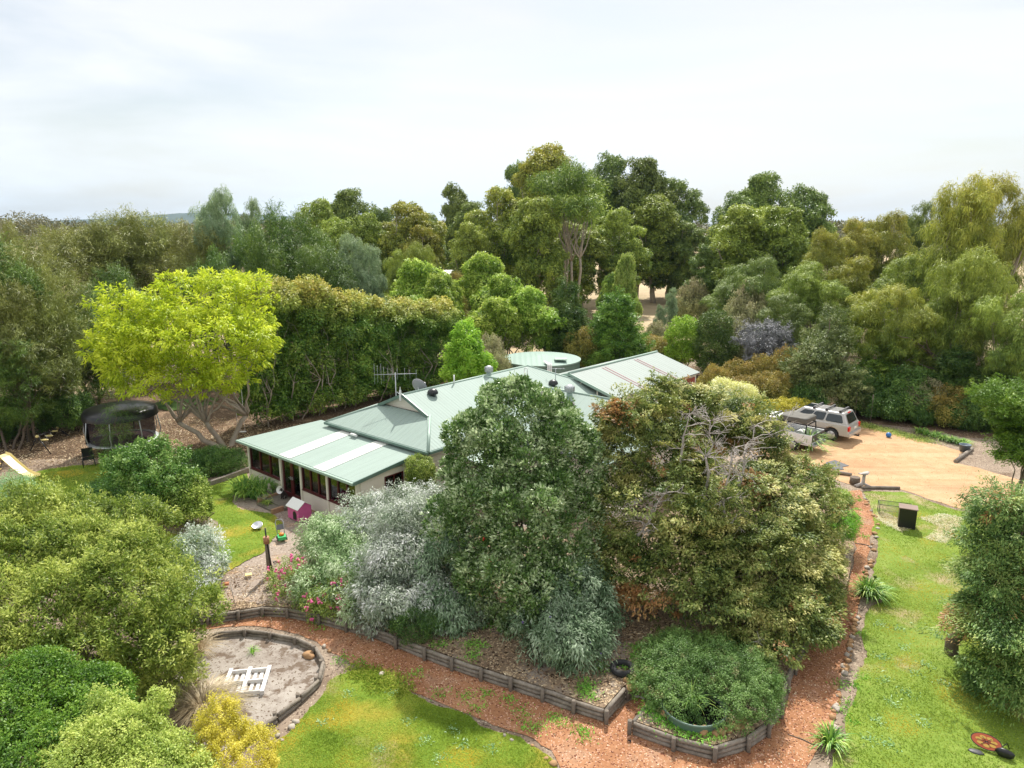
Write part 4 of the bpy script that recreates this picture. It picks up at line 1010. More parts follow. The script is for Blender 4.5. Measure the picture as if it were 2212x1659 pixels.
m = MB(); m.box((-.1, .957, .70), (2.2, .02, .1)); m.box((-.1, -.957, .70), (2.2, .02, .1)); m.build('side_trim', M_darkgrey, suv)
for sy in (-1, 1):
    m = MB(); m.box((-2.395, sy*.83, .92), (.14, .24, .28)); weld(m.build('tail_light', M_red, suv), .03)
m = MB(); m.box((-2.03, 0, 1.75), (.06, .42, .06)); m.build('brake_light', M_red, suv)
m = MB(); m.box((-2.452, -.1, .86), (.015, .38, .12)); m.build('number_plate', M_white, suv)
for x in (-1.75, -.95, -.2):
    m = MB(); m.box((x, 0, 1.90), (.09, 1.42, .06)); m.box((x, .66, 1.84), (.14, .06, .12)); m.box((x, -.66, 1.84), (.14, .06, .12)); m.build('roof_bar', M_darkgrey, suv)
for k in range(5):
    m = MB(); m.box((-1.15, -.4+.2*k, 1.815), (1.5, .035, .02)); m.build('roof_rib', M_silver, suv)
m = MB(); m.box((.15, 0, 1.806), (.55, .85, .02)); m.build('sunroof', M_carglass, suv)
m = MB(); m.box((-2.6, 0, .42), (.3, .08, .08)); m.tube([(-2.72, 0, .44), (-2.72, 0, .55)], .03, 8); m.build('tow_bar', M_black, suv)
for x in (-1.42, 1.42):
    for y in (-.82, .82): wheel(suv, x, y, .40)
for sy in (-1, 1):
    m = MB(); m.box((.95, sy*1.03, 1.2), (.12, .2, .16)); weld(m.build('mirror', M_silver, suv), .03)
# white utility
utp = Vector((17.15, 37.4, .012)) - Matrix.Rotation(hd, 3, 'Z') @ Vector((-2.55, -.88, 0))
ute = thing('parked_car', 'white utility with open tray and a grey canvas roof tent on its rack', 'car', utp, hd, 'cars parked on the driveway')
o = profile_body([(-2.5, .45), (-2.5, .66), (-.52, .68), (-.5, 1.08), (1.35, 1.06), (2.2, .98), (2.46, .82), (2.48, .45)], (-1.45, 1.55), 1.74).build('body', M_carw, ute); weld(o, .05)
m = MB()
for sy in (-1, 1): m.box((-1.52, sy*.855, .86), (2.0, .06, .40))
m.box((-.56, 0, .86), (.06, 1.7, .4)); weld(m.build('tray', M_carw, ute), .02)
m = MB(); m.box((-1.5, 0, .685), (1.9, 1.6, .01)); m.build('tray_floor', M_grey, ute)
m = MB(); m.box((-2.52, 0, .86), (.05, 1.68, .40)); weld(m.build('tailgate', M_darkgrey, ute), .015)
B2, T2 = (-.52, 1.40, .84, 1.06), (-.42, .62, .66, 1.66)
m = MB(); frustum(m, B2, T2); cb = m.build('cabin', M_carw, ute); weld(cb, .06)
for sd in ('L', 'R'):
    glass_on(ute, B2, T2, sd, .08, .40, .12, .82); glass_on(ute, B2, T2, sd, .46, .86, .12, .82)
glass_on(ute, B2, T2, 'B', .12, .88, .15, .85, 'rear_window'); glass_on(ute, B2, T2, 'F', .06, .94, .08, .92, 'windscreen')
for sy in (-1, 1):
    m = MB(); m.box((-2.46, sy*.83, .82), (.1, .1, .30)); weld(m.build('tail_light', M_red, ute), .02)
    m = MB(); m.tube([(-.7, sy*.74, 1.05), (-.72, sy*.62, 1.5), (-.72, -sy*0, 1.52)], .035, 8); m.tube([(-2.1, sy*.74, 1.05), (-2.1, sy*.62, 1.5), (-2.1, 0, 1.52)], .035, 8); m.tube([(-.72, sy*.62, 1.5), (-2.1, sy*.62, 1.5)], .03, 8)
    m.build('rack', M_black, ute)
    m = MB(); m.box((1.0, sy*.97, 1.12), (.1, .2, .14)); weld(m.build('mirror', M_darkgrey, ute), .03)
m = MB(); m.box((-2.6, 0, .48), (.18, 1.6, .14)); weld(m.build('bumper', M_galv, ute), .03)
for x in (-.15, .45):
    m = MB(); m.box((x, 0, 1.72), (.07, 1.36, .05)); m.build('roof_bar', M_darkgrey, ute)
for x in (-1.45, 1.55):
    for y in (-.75, .75): wheel(ute, x, y, .36, .24)
tb = MB(); tb.box((0, 0, 0), (1.45, 1.28, .27)); ten = tb.build('roof_tent', M_canvas)
bm = bmesh.new(); bm.from_mesh(ten.data); bmesh.ops.remove_doubles(bm, verts=bm.verts, dist=.001); bmesh.ops.subdivide_edges(bm, edges=bm.edges, cuts=7, use_grid_fill=True)
for v in bm.verts: v.co += Vector((noise.noise(v.co*3), noise.noise(v.co*3+Vector((5, 0, 0))), noise.noise(v.co*4+Vector((0, 7, 0)))*1.3))*.05
for f in bm.faces: f.smooth = True
bm.to_mesh(ten.data); bm.free(); ten.matrix_world = Matrix.Translation(utp) @ Matrix.Rotation(hd, 4, 'Z') @ Matrix.Translation((-1.35, 0, 1.70))
tag(ten, 'packed grey canvas roof tent lying on the rack of the white utility', 'tent')
bx = MB(); bx.box((0, 0, .15), (.5, .4, .3)); bo = bx.build('blue_tub', M_toyblue); bo.matrix_world = Matrix.Translation(utp) @ Matrix.Rotation(hd, 4, 'Z') @ Matrix.Translation((-1.0, .35, .70)); tag(bo, 'blue storage tub in the tray of the white utility', 'tub')

# ================================================================== RETAINING WALLS
def log_wall(name, uvs, label, z_of, hgt, nlog, parts_group=None):
    P = [Vector((G(u, v, z_of).x, G(u, v, z_of).y, 0)) for u, v in uvs]
    base = P[0].copy(); base.z = tz(base.x, base.y)
    w = thing(name, label, 'retaining wall', base)
    r = hgt/nlog/2; gg = random.Random(len(uvs))
    for i in range(len(P)-1):
        a = P[i]; b = P[i+1]; d = (b-a)
        for k in range(nlog):
            m = MB(); z0 = z_of - r - k*2*r - base.z
            j = lambda: gg.uniform(-.012, .012)
            pa = a-base; pb = b-base
            pts = [Vector((pa.x*(1-t)+pb.x*t, pa.y*(1-t)+pb.y*t, z0)) + Vector((j(), j(), j())) for t in (.03, .35, .65, .97)]
            m.tube(pts, [r*.93, r, r*.97, r*.9], 10); m.build('log', M_log, w)
    nrm = None
    for i, p in enumerate(P):
        q = p-base; a = P[max(0, i-1)]; b = P[min(len(P)-1, i+1)]; d = (b-a).normalized(); out = Vector((d.y, -d.x, 0))
        m = MB(); c = q+out*(r+.02); m.tube([(c.x, c.y, tz(p.x, p.y)-base.z-.15), (c.x, c.y, z_of-base.z+.035+gg.uniform(-.01, .02))], .055, 8); m.build('post', M_post, w)
    return w
log_wall('retaining_wall', WALL1, 'long curved weathered log retaining wall between the mulch bed and red path', .03, .36, 3)
log_wall('retaining_wall', WALL2, 'low log retaining wall wrapping the juniper bed and sunken green pond tub', .03, .36, 3)
log_wall('retaining_wall', WALL3, 'oval low log wall ringing the grey sand bed with the white pallet', -.10, .23, 2)
q1 = [(393, 1052), (470, 1037), (540, 1010)]
P = [G(u, v, .25) for u, v in [(437, 1045), (487, 1028), (540, 1008)]]
sw = thing('sleeper_edging', 'pale timber sleeper edging beside the hedge near the sunroom corner', 'edging', (P[0].x, P[0].y, 0))
for i in range(2):
    a = P[i]-sw.location; b = P[i+1]-sw.location; m = MB(); dd = (b-a); ln = dd.length
    m.box((0, 0, 0), (ln, .16, .22), Matrix.Translation((a+b)/2-Vector((0, 0, .11))) @ Matrix.Rotation(math.atan2(dd.y, dd.x), 4, 'Z')); m.build('sleeper', M_log, sw)
def log_obj(u0, v0, u1, v1, r, label, nm='log', mat=None, taper=1.):
    a = G(u0, v0); b = G(u1, v1); a.z += r; b.z += r; o0 = a.copy()
    m = MB(); m.tube([a-o0, (a+b)/2-o0+Vector((.03, .02, .01)), b-o0], [r, r*(.5+.5*taper), r*taper], 10); o = m.build(nm, mat or M_log); o.location = o0
    tag(o, label, nm.replace('_', ' ')); return o
log_obj(1786, 1022, 1840, 1029, .09, 'weathered log lying behind the stump at the driveway edge', taper=.8)
log_obj(1861, 1056, 1943, 1057, .07, 'grey log edging the top of the lawn by the driveway')
log_obj(2100, 972, 2063, 1000, .09, 'grey sleeper end piece by the blue tub at the far driveway edge', 'timber_edging')
log_obj(1369, 1498+8, 1392, 1516-4, .03, 'thin stick on the dirt between the two retaining walls', 'stick', M_dead)
log_obj(1357, 1461+140, 1362, 1465+140, .02, 'short black stick on the red path below the pond bed', 'stick', M_black)
log_obj(1702, 1588, 1760, 1612, .016, 'dark curved stick on the red path beside the strap plant', 'stick', M_bark)
log_obj(1847, 1175, 1877, 1180, .02, 'thin dark stick lying across the narrow red path', 'stick', M_bark)
log_obj(1073, 1443, 1093, 1405, .018, 'thin black stick poking from the mulch bed', 'stick', M_black)

# ================================================================== GARDEN THINGS
def lay(name, label, cat, u, v, rz=0, z=None, group=None):
    p = G(u, v, z); return thing(name, label, cat, p, rz, group)
# dog kennel
kp = h2w(-2.85, -.95, .08)
kn = thing('dog_kennel', 'pink wooden dog kennel with white pitched roof in front of the sunroom', 'kennel', kp, HRZ)
m = MB(); m.face([(-.45, -.35, 0), (.45, -.35, 0), (.45, -.35, .62), (-.45, -.35, .62)]); m.face([(-.45, .35, 0), (-.45, .35, .62), (.45, .35, .62), (.45, .35, 0)])
for x in (-.45, .45): m.face([(x, -.35, 0), (x, -.35, .62), (x, 0, .86), (x, .35, .62), (x, .35, 0)])
m.build('wall', M_pink, kn)
m = MB(); m.slab([(-.5, -.42, .60), (.5, -.42, .60), (.5, 0, .90), (-.5, 0, .90)], .025); m.slab([(.5, .42, .60), (-.5, .42, .60), (-.5, 0, .90), (.5, 0, .90)], .025); m.build('roof', M_white, kn)
m = MB(); m.face([(.0+.24*math.cos(a)*.7, -.354, .22+.24*math.sin(a) if a > 0 else 0) for a in []] or [(-.02, -.354, .03), (.28, -.354, .03), (.28, -.354, .32), (.24, -.354, .41), (.13, -.354, .46), (.02, -.354, .41), (-.02, -.354, .32)]); m.build('doorway', M_black, kn); kn.scale = (.88, .88, .9)
# pallet
pa = G(484, 1497); pb = G(564, 1490); pc = G(487, 1464)
pz = tz(pa.x, pa.y)+.02
ax = (pb-pa).normalized(); rzp = math.atan2(ax.y, ax.x)
pl = thing('pallet', 'whitewashed timber pallet lying upside down on the grey sand bed', 'pallet', ((pa.x+pb.x)/2, (pa.y+pb.y)/2+.3, pz), rzp)
for x in (-.52, 0.0, .52):
    m = MB(); m.box((x, 0, .13), (.1, 1.16, .022)); m.build('board', M_whitewood, pl)
for y in (-.5, 0, .5):
    m = MB(); m.box((0, y, .075), (1.14, .045, .088)); m.build('bearer', M_whitewood, pl)
for k in range(7):
    m = MB(); m.box((-.5+k/6, 0, .015), (.09, 1.12, .02)); m.build('slat', M_whitewood, pl)
# rock, brick and bits
def rock(u, v, r, label, nm='rock', mat=None, z=None, group=None, flat=.65, seed=None, cat='rock'):
    p = G(u, v, z); m = MB(); sd = int(u*7+v) if seed is None else seed
    gg = random.Random(sd); m.blob((0, 0, r*flat*.5), (r*gg.uniform(.8, 1.25), r*gg.uniform(.75, 1.1), r*flat), 2, sd % 97, .45)
    o = m.build(nm, mat or M_rock); o.location = p; o.rotation_euler.z = gg.random()*6; tag(o, label, cat, group); return o
rock(668, 1419, .16, 'sandy coloured rock beside the log wall inside the sand bed')
gR = 'orange rocks edging the garden'
rr_ = random.Random(3)
edge = [(1883, 1104), (1889, 1118), (1894, 1139), (1890, 1158), (1880, 1180), (1884, 1190), (1879, 1208), (1877, 1220), (1874, 1232), (1870, 1246), (1866, 1262), (1862, 1280), (1852, 1335), (1848, 1345), (1846, 1355), (1843, 1363), (1842, 1372), (1838, 1382),
        (1838, 1390), (1836, 1398), (1834, 1408), (1832, 1418), (1830, 1430), (1826, 1437), (1824, 1446), (1820, 1454), (1806, 1490), (1812, 1500), (1808, 1528), (1804, 1540), (1798, 1552), (1870, 1080), (1874, 1090), (1800, 1575), (1790, 1590)]
for u, v in edge:
    for k in range(2):
        rock(u+rr_.uniform(-4, 5), v+rr_.uniform(-5, 5), rr_.uniform(.045, .11), 'small rough rock in the edging line between red path and right lawn', 'edging_rock', M_rock if rr_.random() < .6 else M_rockg, group='edging rocks along the right path')
for u, v in [(1502, 1586), (1520, 1590), (1545, 1600-6), (1558, 1592), (1572, 1586), (1590, 1580), (1440, 1553), (1433, 1524), (1425, 1510), (1600, 1570)]:
    rock(u, v-8, rr_.uniform(.10, .17), 'orange rock set around the sunken pond tub', 'pond_rock', M_rock, z=.02, group='orange rocks round the pond tub')
for u, v in [(1352, 1470), (1362, 1478), (1372, 1470), (1360, 1488), (1378, 1484)]:
    rock(u, v, rr_.uniform(.08, .13), 'orange rock in the small pile beside the old tyre', 'piled_rock', M_rock, z=0, group='rocks beside the tyre')
for u, v in [(824, 1459), (700, 1398), (712, 1408), (760, 1432), (1090, 1590), (1150, 1612), (1105, 1600), (1180, 1640), (1195, 1652), (630, 1572), (640, 1562), (600, 1590), (610, 1600)]:
    rock(u, v, rr_.uniform(.05, .10), 'small pale orange rock at the edge of the front lawn', 'lawn_rock', M_rock if rr_.random() < .5 else M_rockg, group='rocks edging the front lawn')
p = G(537, 1210+33, .08); m = MB(); m.box((0, 0, .02), (.22, .16, .04)); o = m.build('paver', M_yellow); o.location = (p.x, p.y, .09); o.rotation_euler.z = .4; tag(o, 'pale cream paver lying on the bare yard dirt', 'paver')
p = G(488, 1264, .08); m = MB(); m.box((0, 0, .04), (.2, .12, .08)); o = m.build('brick', plain('terracotta', (.5, .19, .09), .8)); o.location = (p.x, p.y, .09); o.rotation_euler.z = .2; tag(o, 'orange brick on the bare dirt near the silver bush', 'brick')
# bowl
p = G(557, 1139, .1); m = MB(); m.lathe([(0, .02), (.12, .02), (.2, .10), (.21, .1), (.19, .03), (.1, 0), (0, 0)], n=24, M=Matrix.Rotation(R(22), 4, 'X')); o = m.build('metal_bowl', plain('steel_bowl', (.7, .7, .7), .25, .9)); o.location = (p.x, p.y, .13); tag(o, 'shiny steel bowl lying on the lawn near the steps', 'bowl')
# toy mower
tm = thing('toy_mower', 'green and orange toy lawn mower with grey handle on the dirt', 'toy', G(609, 1165, .09), R(25))
m = MB(); m.box((0, 0, .1), (.3, .36, .12)); m.build('deck', M_toygreen, tm); m = MB(); m.blob((0, .02, .2), (.1, .1, .07), 2, 3, .1); m.build('engine', M_orange, tm)
m = MB(); m.tube([(-.13, .15, .15), (-.15, .55, .5), (-.1, .62, .58), (.1, .62, .58), (.15, .55, .5), (.13, .15, .15)], .016, 8); m.build('handle', M_grey, tm)
m = MB(); m.box((0, .38, .36), (.24, .22, .02), Matrix.Translation((0, .38, .36)) @ Matrix.Rotation(R(42), 4, 'X') @ Matrix.Translation((0, -.38, -.36))); m.build('panel', M_darkgrey, tm)
for x in (-.17, .17):
    for y in (-.13, .13):
        m = MB(); m.lathe([(0, -.02), (.055, -.02), (.055, .02), (0, .02)], n=14, M=Matrix.Translation((x, y, .055)) @ Matrix.Rotation(PI/2, 4, 'Y')); m.build('wheel', M_black, tm)
# post with pole
ps = thing('garden_post', 'grey timber post with a black pole strapped to it in the bare yard', 'post', G(582, 1240, .05))
m = MB(); m.tube([(0, 0, -.1), (.0, 0, 1.35)], .075, 12); m.build('timber_post', M_post, ps)
m = MB(); m.tube([(.13, -.02, -.05), (.02, -.06, 1.3), (.0, -.06, 1.75)], .028, 8); m.build('black_pole', M_black, ps)
m = MB(); m.tube([(.0, -.03, 1.18), (.0, -.03, 1.42)], .105, 12); m.build('strap', plain('brown_band', (.35, .16, .08), .6), ps)
st2 = thing('garden_stake', 'thin bare stake standing in the dirt above the log wall', 'stake', G(509, 1310, 0)); m = MB(); m.tube([(0, 0, 0), (-.1, 0, .75)], .012, 6); m.build('stake', M_dead, st2)
p = G(595, 1208+8, .08); m = MB(); m.lathe([(.07+.02*math.cos(a), .02+.02*math.sin(a)) for a in np.linspace(0, 2*PI, 9)], n=18); o = m.build('black_ring', M_black); o.location = (p.x, p.y, .09); tag(o, 'small black rubber ring on the dirt beside the post', 'ring')
# tyre planter
p = G(1345, 1450, .0); m = MB(); m.lathe([(.27+.09*math.cos(a), .09+.09*math.sin(a)) for a in np.linspace(0, 2*PI, 13)], n=32); o = m.build('old_tyre', M_tyre); o.location = (p.x, p.y, .0); tag(o, 'old black tyre lying flat on the mulch near the wall corner', 'tyre')
# pond tub
pc_ = G(1502, 1530, .22); po = thing('pond_tub', 'round sunken green pond tub half hidden by the juniper', 'pond', (pc_.x, pc_.y+.1, 0))
m = MB(); m.lathe([(.76, -.1), (.80, .2), (.82, .24), (.80, .26), (.77, .25), (.73, .1), (.7, -.1)], n=48); m.build('tub', plain('dark_green_tub', (.11, .18, .14), .5), po)
m = MB(); m.lathe([(0, .08), (.74, .08)], n=40); m.build('water', M_water, po)
# hutch and wire run
hu = thing('animal_hutch', 'black box hutch with weathered brown lid on the right lawn', 'hutch', G(1957, 1138), R(-26))
m = MB(); m.box((0, 0, .42), (.62, .5, .84)); m.build('box', M_black, hu, .01); m = MB(); m.box((0, 0, .86), (.68, .56, .035)); m.build('lid', plain('brown_lid', (.22, .15, .12), .7, var=.3), hu)
wr = thing('wire_run', 'open black wire mesh run joined to the hutch on the lawn', 'animal run', G(1932, 1112), R(-21))
m = MB(); hx, hy, hz = .62, .27, .48
for z in (0.02, hz):
    for y in (-hy, hy): m.tube([(-hx, y, z), (hx, y, z)], .012, 5)
    for x in (-hx, hx): m.tube([(x, -hy, z), (x, hy, z)], .012, 5)
for x in (-hx, hx):
    for y in (-hy, hy): m.tube([(x, y, 0), (x, y, hz)], .012, 5)
m.build('frame', M_darkgrey, wr)
m = MB()
for k in range(1, 22):
    x = -hx+2*hx*k/22; m.tube([(x, -hy, 0), (x, -hy, hz)], .003, 3, False); m.tube([(x, hy, 0), (x, hy, hz)], .003, 3, False); m.tube([(x, -hy, hz), (x, hy, hz)], .003, 3, False)
for k in range(1, 8):
    z = hz*k/8; m.tube([(-hx, -hy, z), (hx, -hy, z)], .003, 3, False); m.tube([(-hx, hy, z), (hx, hy, z)], .003, 3, False); m.tube([(-hx, -hy, z), (-hx, hy, z)], .003, 3, False)
m.build('mesh', M_darkgrey, wr)
# straw round the hutch
def straw_patch(nm, label, pts, n, seed):
    g = np.random.default_rng(seed); P = np.array([(G(u, v).x, G(u, v).y) for u, v in pts]); lo, hi = P.min(0), P.max(0)
    q = lo+(hi-lo)*g.random((n*3, 2)); q = q[pip(q[:, 0], q[:, 1], [tuple(x) for x in P])][:n]; n = len(q)
    C = np.column_stack([q, np.array([tz(*x)+.03 for x in q])+g.random(n)*.02]); an = g.random(n)*6.28
    A = np.column_stack([np.cos(an), np.sin(an), g.normal(size=n)*.15]); NN = np.tile([0, 0, 1.], (n, 1))+g.normal(size=(n, 3))*.3
    me = leaf_mesh(nm, C, A, NN, .12*(.6+g.random(n)), np.full(n, .013), g.random(n), np.zeros(n), M_strawp); o = linkmesh(nm, me); tag(o, label, 'straw', kind='stuff')
M_strawp = foliage('loose_straw', [(.40, .30, .15), (.62, .50, .28), (.75, .65, .42)], trans=.2)
straw_patch('straw', 'loose pale straw around the black hutch', [(1905, 1105), (1935, 1120), (1975, 1128), (1972, 1142), (1945, 1150), (1915, 1135), (1890, 1120)], 2600, 1)
straw_patch('straw', 'loose pale straw scattered by the right conifer', [(1985, 1120), (2040, 1112), (2080, 1120), (2060, 1160), (2040, 1175), (2000, 1165), (2030, 1140)], 3500, 2)
# stump, driftwood stand, mat
sp_ = thing('tree_stump', 'short dark sawn stump beside the driftwood stand', 'stump', G(1846, 1045), 0); m = MB(); m.tube([(0, 0, 0), (0, 0, .34)], [.24, .22], 14); m.build('stump', M_bark, sp_)
dw = thing('driftwood_stand', 'pale grey driftwood bird bath stand beside the stump', 'driftwood', G(1863, 1052), .4)
m = MB(); m.tube([(-.3, .1, .03), (0, 0, .15), (.03, 0, .55), (.1, 0, .62)], [.05, .1, .07, .05], 8); m.tube([(.35, -.25, .02), (0, 0, .18), (-.3, .2, .05)], [.03, .08, .04], 8); m.tube([(.2, .3, .02), (0, 0, .2)], [.03, .07], 8); m.blob((.05, 0, .66), (.32, .16, .05), 2, 5, .6); m.build('driftwood', M_dead, dw)
m = MB(); pp = [G(u, v) for u, v in [(1784, 1000), (1803, 995), (1834, 1007), (1819, 1010), (1823, 1015), (1807, 1017), (1784, 1010)]]; c0 = pp[0].copy(); m.slab([p-c0+Vector((0, 0, .035)) for p in pp], .02)
o = m.build('ground_mat', M_matting); o.location = c0; tag(o, 'flat grey mat lying on the orange driveway', 'mat')
m = MB(); m.lathe([(.15*math.sin(a), .15-.15*math.cos(a)) for a in np.linspace(0, PI, 11)], n=20); o = m.build('ball', M_toyblue); o.location = G(1919, 945); tag(o, 'blue and black ball lying on the far edge of the driveway', 'ball')
def tub(u, v, r, h, mat, label):
    m = MB(); m.lathe([(0, .02), (r*.8, .0), (r, h), (r*1.06, h), (r*1.06, h+.02), (r*.94, h+.02), (r*.9, h*.8), (0, h*.8)], n=24); o = m.build('plant_tub', mat); o.location = G(u, v); tag(o, label, 'tub')
tub(2083, 975, .28, .38, plain('blue_grey_tub', (.12, .16, .20), .5), 'blue grey plant tub at the end of the strap leaf border')
tub(2018, 916, .42, .42, plain('brown_barrel', (.13, .10, .085), .8, var=.3), 'dark half barrel under the hedge behind the driveway border')
# butterfly ornament
bf = thing('butterfly_ornament', 'orange and yellow winged garden ornament with black rim on the right lawn', 'ornament', G(2128, 1618), R(-38))
Mb = Matrix.Translation((0, 0, .33)) @ Matrix.Rotation(R(42), 4, 'X')
def oval(rx, ry, z, mat, nm, cx=0, cy=0, th=.015):
    m = MB(); ring = [Vector((cx+rx*math.cos(a), cy+ry*math.sin(a), z)) for a in np.linspace(0, 2*PI, 29)[:-1]]
    m.face([Mb @ p for p in ring]); m.face([Mb @ (p-Vector((0, 0, th))) for p in reversed(ring)])
    for i in range(28):
        j = (i+1) % 28; m.face([Mb @ ring[i], Mb @ (ring[i]-Vector((0, 0, th))), Mb @ (ring[j]-Vector((0, 0, th))), Mb @ ring[j]])
    return m.build(nm, mat, bf)
oval(.52, .30, 0, M_black, 'rim'); oval(.49, .27, .004, plain('red_orange_wing', (.38, .07, .02), .5, var=.3), 'wing')
for k in range(7):
    a = k*.9+.3; oval(.11, .055, .008+.0006*k, plain('yellow_wing', (.50, .30, .05), .5) if k == 0 else bpy.data.materials['yellow_wing'], 'wing_patch', .2*math.cos(a)*1.3, .2*math.sin(a)*.75)
m = MB()
for k in range(6):
    a = k*1.05; m.tube([Mb @ Vector((0, 0, .014)), Mb @ Vector((.30*math.cos(a), .17*math.sin(a), .014))], .008, 5)
m.build('vein', M_black, bf)
m = MB(); m.blob((.62, -.12, .2), (.34, .12, .2), 2, 4, .2); m.build('rear_wing', M_black, bf); m = MB(); m.tube([(.4, 0, .2), (.65, .5, .25), (.75, .55, .0)], .02, 6); m.tube([(-.1, .2, .3), (0, .35, 0)], .015, 6); m.build('leg', M_black, bf); bf.scale = (.62, .62, .62)
m = MB(); m.blob((0, 0, .03), (.17, .10, .03), 2, 8, .1); o = m.build('shadow_oval', M_darkgrey); o.location = G(2108, 1626); o.rotation_euler.z = -.5; tag(o, 'dark oval on the grass standing in for the shadow of the orange ornament', 'painted shadow')  # flat dark oval stands in for the ornament's cast shadow
# swing set
def SWP(u, v, Y): return W(u, v, Y)
a = G(62, 1010); a.z = 0
ss = thing('swing_set', 'black framed childrens swing set with pale yellow fittings under the trees', 'swing set', (-26.9, 37.2, 0))
def sw(p): return Vector(p)-ss.location
top0 = W(80, 943, 36.6); top1 = W(124, 925, 40.0)
m = MB(); m.tube([sw(top0), sw(top1)], .03, 8); m.build('top_bar', M_black, ss)
for tp, yy in ((top0, 1), (top1, 1)):
    for dx in (-.65, .75):
        m = MB(); m.tube([sw(tp), sw((tp.x+dx, tp.y+(-.2 if dx > 0 else .2), 0))], .028, 8); m.build('leg', M_black, ss)
    m = MB(); m.blob(sw(tp), (.09, .09, .09), 2, 1, .1); m.build('bracket', M_yellow, ss)
for t in (.22, .45, .72):
    pt = top0.lerp(top1, t); seat = Vector((pt.x+.1, pt.y, .5))
    m = MB(); m.tube([sw(pt+Vector((-.18, 0, 0))), sw(seat+Vector((-.2, 0, 0)))], .008, 4); m.tube([sw(pt+Vector((.18, 0, 0))), sw(seat+Vector((.2, 0, 0)))], .008, 4); m.build('rope', M_white, ss)
    m = MB(); m.blob(sw(seat), (.24, .11, .05), 2, 2, .1); m.build('seat', M_yellow, ss)
sl = thing('slide', 'pale yellow plastic slide on the left lawn', 'slide', G(44, 1030, 0))
m = MB(); tpz = [(-.95, .2, 1.05), (-.65, .12, .98), (-.2, .0, .62), (.3, -.12, .25), (.65, -.2, .12), (.95, -.28, .1)]
for i in range(len(tpz)-1):
    a, b = Vector(tpz[i]), Vector(tpz[i+1]); w = Vector((.07, .24, 0)); up = Vector((0, 0, .1)); 
    m.face([a-w, b-w, b+w, a+w], smooth=True); m.face([a+w, b+w, b+w*1.15+up, a+w*1.15+up]); m.face([a-w*1.15+up, b-w*1.15+up, b-w, a-w]); m.face([a-w-Vector((0, 0, .03)), a+w-Vector((0, 0, .03)), b+w-Vector((0, 0, .03)), b-w-Vector((0, 0, .03))])
m.build('chute', M_yellow, sl)
for k in range(3):
    m = MB(); m.box((-1.15-.05*k, .25, .8-.27*k), (.12, .42, .05)); m.build('step', M_yellow, sl)
m = MB()
for y in (.03, .45): m.tube([(-.95, y, 1.05), (-1.35, y, 0)], .02, 6)
m.build('ladder_frame', M_black, sl)
# outdoor chair
ch = thing('garden_chair', 'black metal garden chair on the grass beside the trampoline', 'chair', G(193, 1007, 0), R(35))
m = MB(); m.box((0, 0, .42), (.5, .48, .03)); m.build('seat', M_black, ch); m = MB(); m.box((0, .25, .68), (.5, .03, .45)); m.build('backrest', M_black, ch)
for x in (-.24, .24):
    for y in (-.22, .24):
        m = MB(); m.tube([(x, y, .42), (x*1.15, y*1.15, 0)], .018, 6); m.build('leg', M_black, ch)
    m = MB(); m.tube([(x, -.22, .42), (x, -.26, .6), (x, -.1, .66), (x, .25, .66)], .016, 6); m.build('armrest', M_black, ch)
# trampoline
tr = thing('trampoline', 'round trampoline with black shade roof and netting under the trees', 'trampoline', (-21.1, 37.0, 0))
TR = 1.75
m = MB(); m.lathe([(TR*.84, .72), (TR, .70), (TR+.03, .66), (TR, .62), (TR*.84, .66)], n=40); m.build('pad', M_galv, tr)
m = MB(); m.lathe([(0, .68), (TR*.85, .69)], n=40); m.build('mat', plain('pink_grey_mat', (.36, .22, .23), .7), tr)
m = MB(); m.lathe([(0, 2.62), (TR*.6, 2.55), (TR*.98, 2.4), (TR*1.04, 2.25), (TR*1.05, 1.98)], n=40); m.build('shade_roof', plain('black_tarp', (.012, .012, .014), .3), tr)
for k in range(8):
    a = 2*PI*k/8+.2; c_, s_ = math.cos(a), math.sin(a)
    m = MB(); m.tube([(TR*c_, TR*s_, 0), (TR*1.03*c_, TR*1.03*s_, .7), (TR*1.1*c_, TR*1.1*s_, 1.2), (TR*1.0*c_, TR*1.0*s_, 2.3)], .03, 8); m.build('pole', M_galv, tr)
m = MB(); m.lathe([(TR*.9, .7), (TR*.92, 2.2)], n=40)
netm, N, L = new_mat('netting'); o_ = N('ShaderNodeOutputMaterial'); d_ = N('ShaderNodeBsdfDiffuse'); d_.inputs[0].default_value = (.05, .04, .045, 1); t_ = N('ShaderNodeBsdfTransparent'); x_ = N('ShaderNodeMixShader'); x_.inputs[0].default_value = .72
L(t_.outputs[0], x_.inputs[1]); L(d_.outputs[0], x_.inputs[2]); L(x_.outputs[0], o_.inputs[0]); m.build('net', netm, tr)
m = MB(); m.box((-TR*.78, -TR*.55, 1.35), (.05, .34, 1.3), None); m.build('door_flap', M_black, tr)
# tree swing
rs = thing('rope_swing', 'white rope swing hanging from the yellow green tree beside the sunroom', 'swing', (G(523, 948, 0).x, G(523, 948, 0).y, 0))
m = MB(); m.tube([(-.2, 0, .45), (-.2, 0, 2.9)], .015, 5); m.build('rope', M_white, rs); m = MB(); m.tube([(.2, 0, .45), (.2, 0, 2.9)], .015, 5); m.build('rope', M_white, rs); m = MB(); m.box((0, 0, .43), (.5, .2, .03)); m.build('seat', M_whitewood, rs)
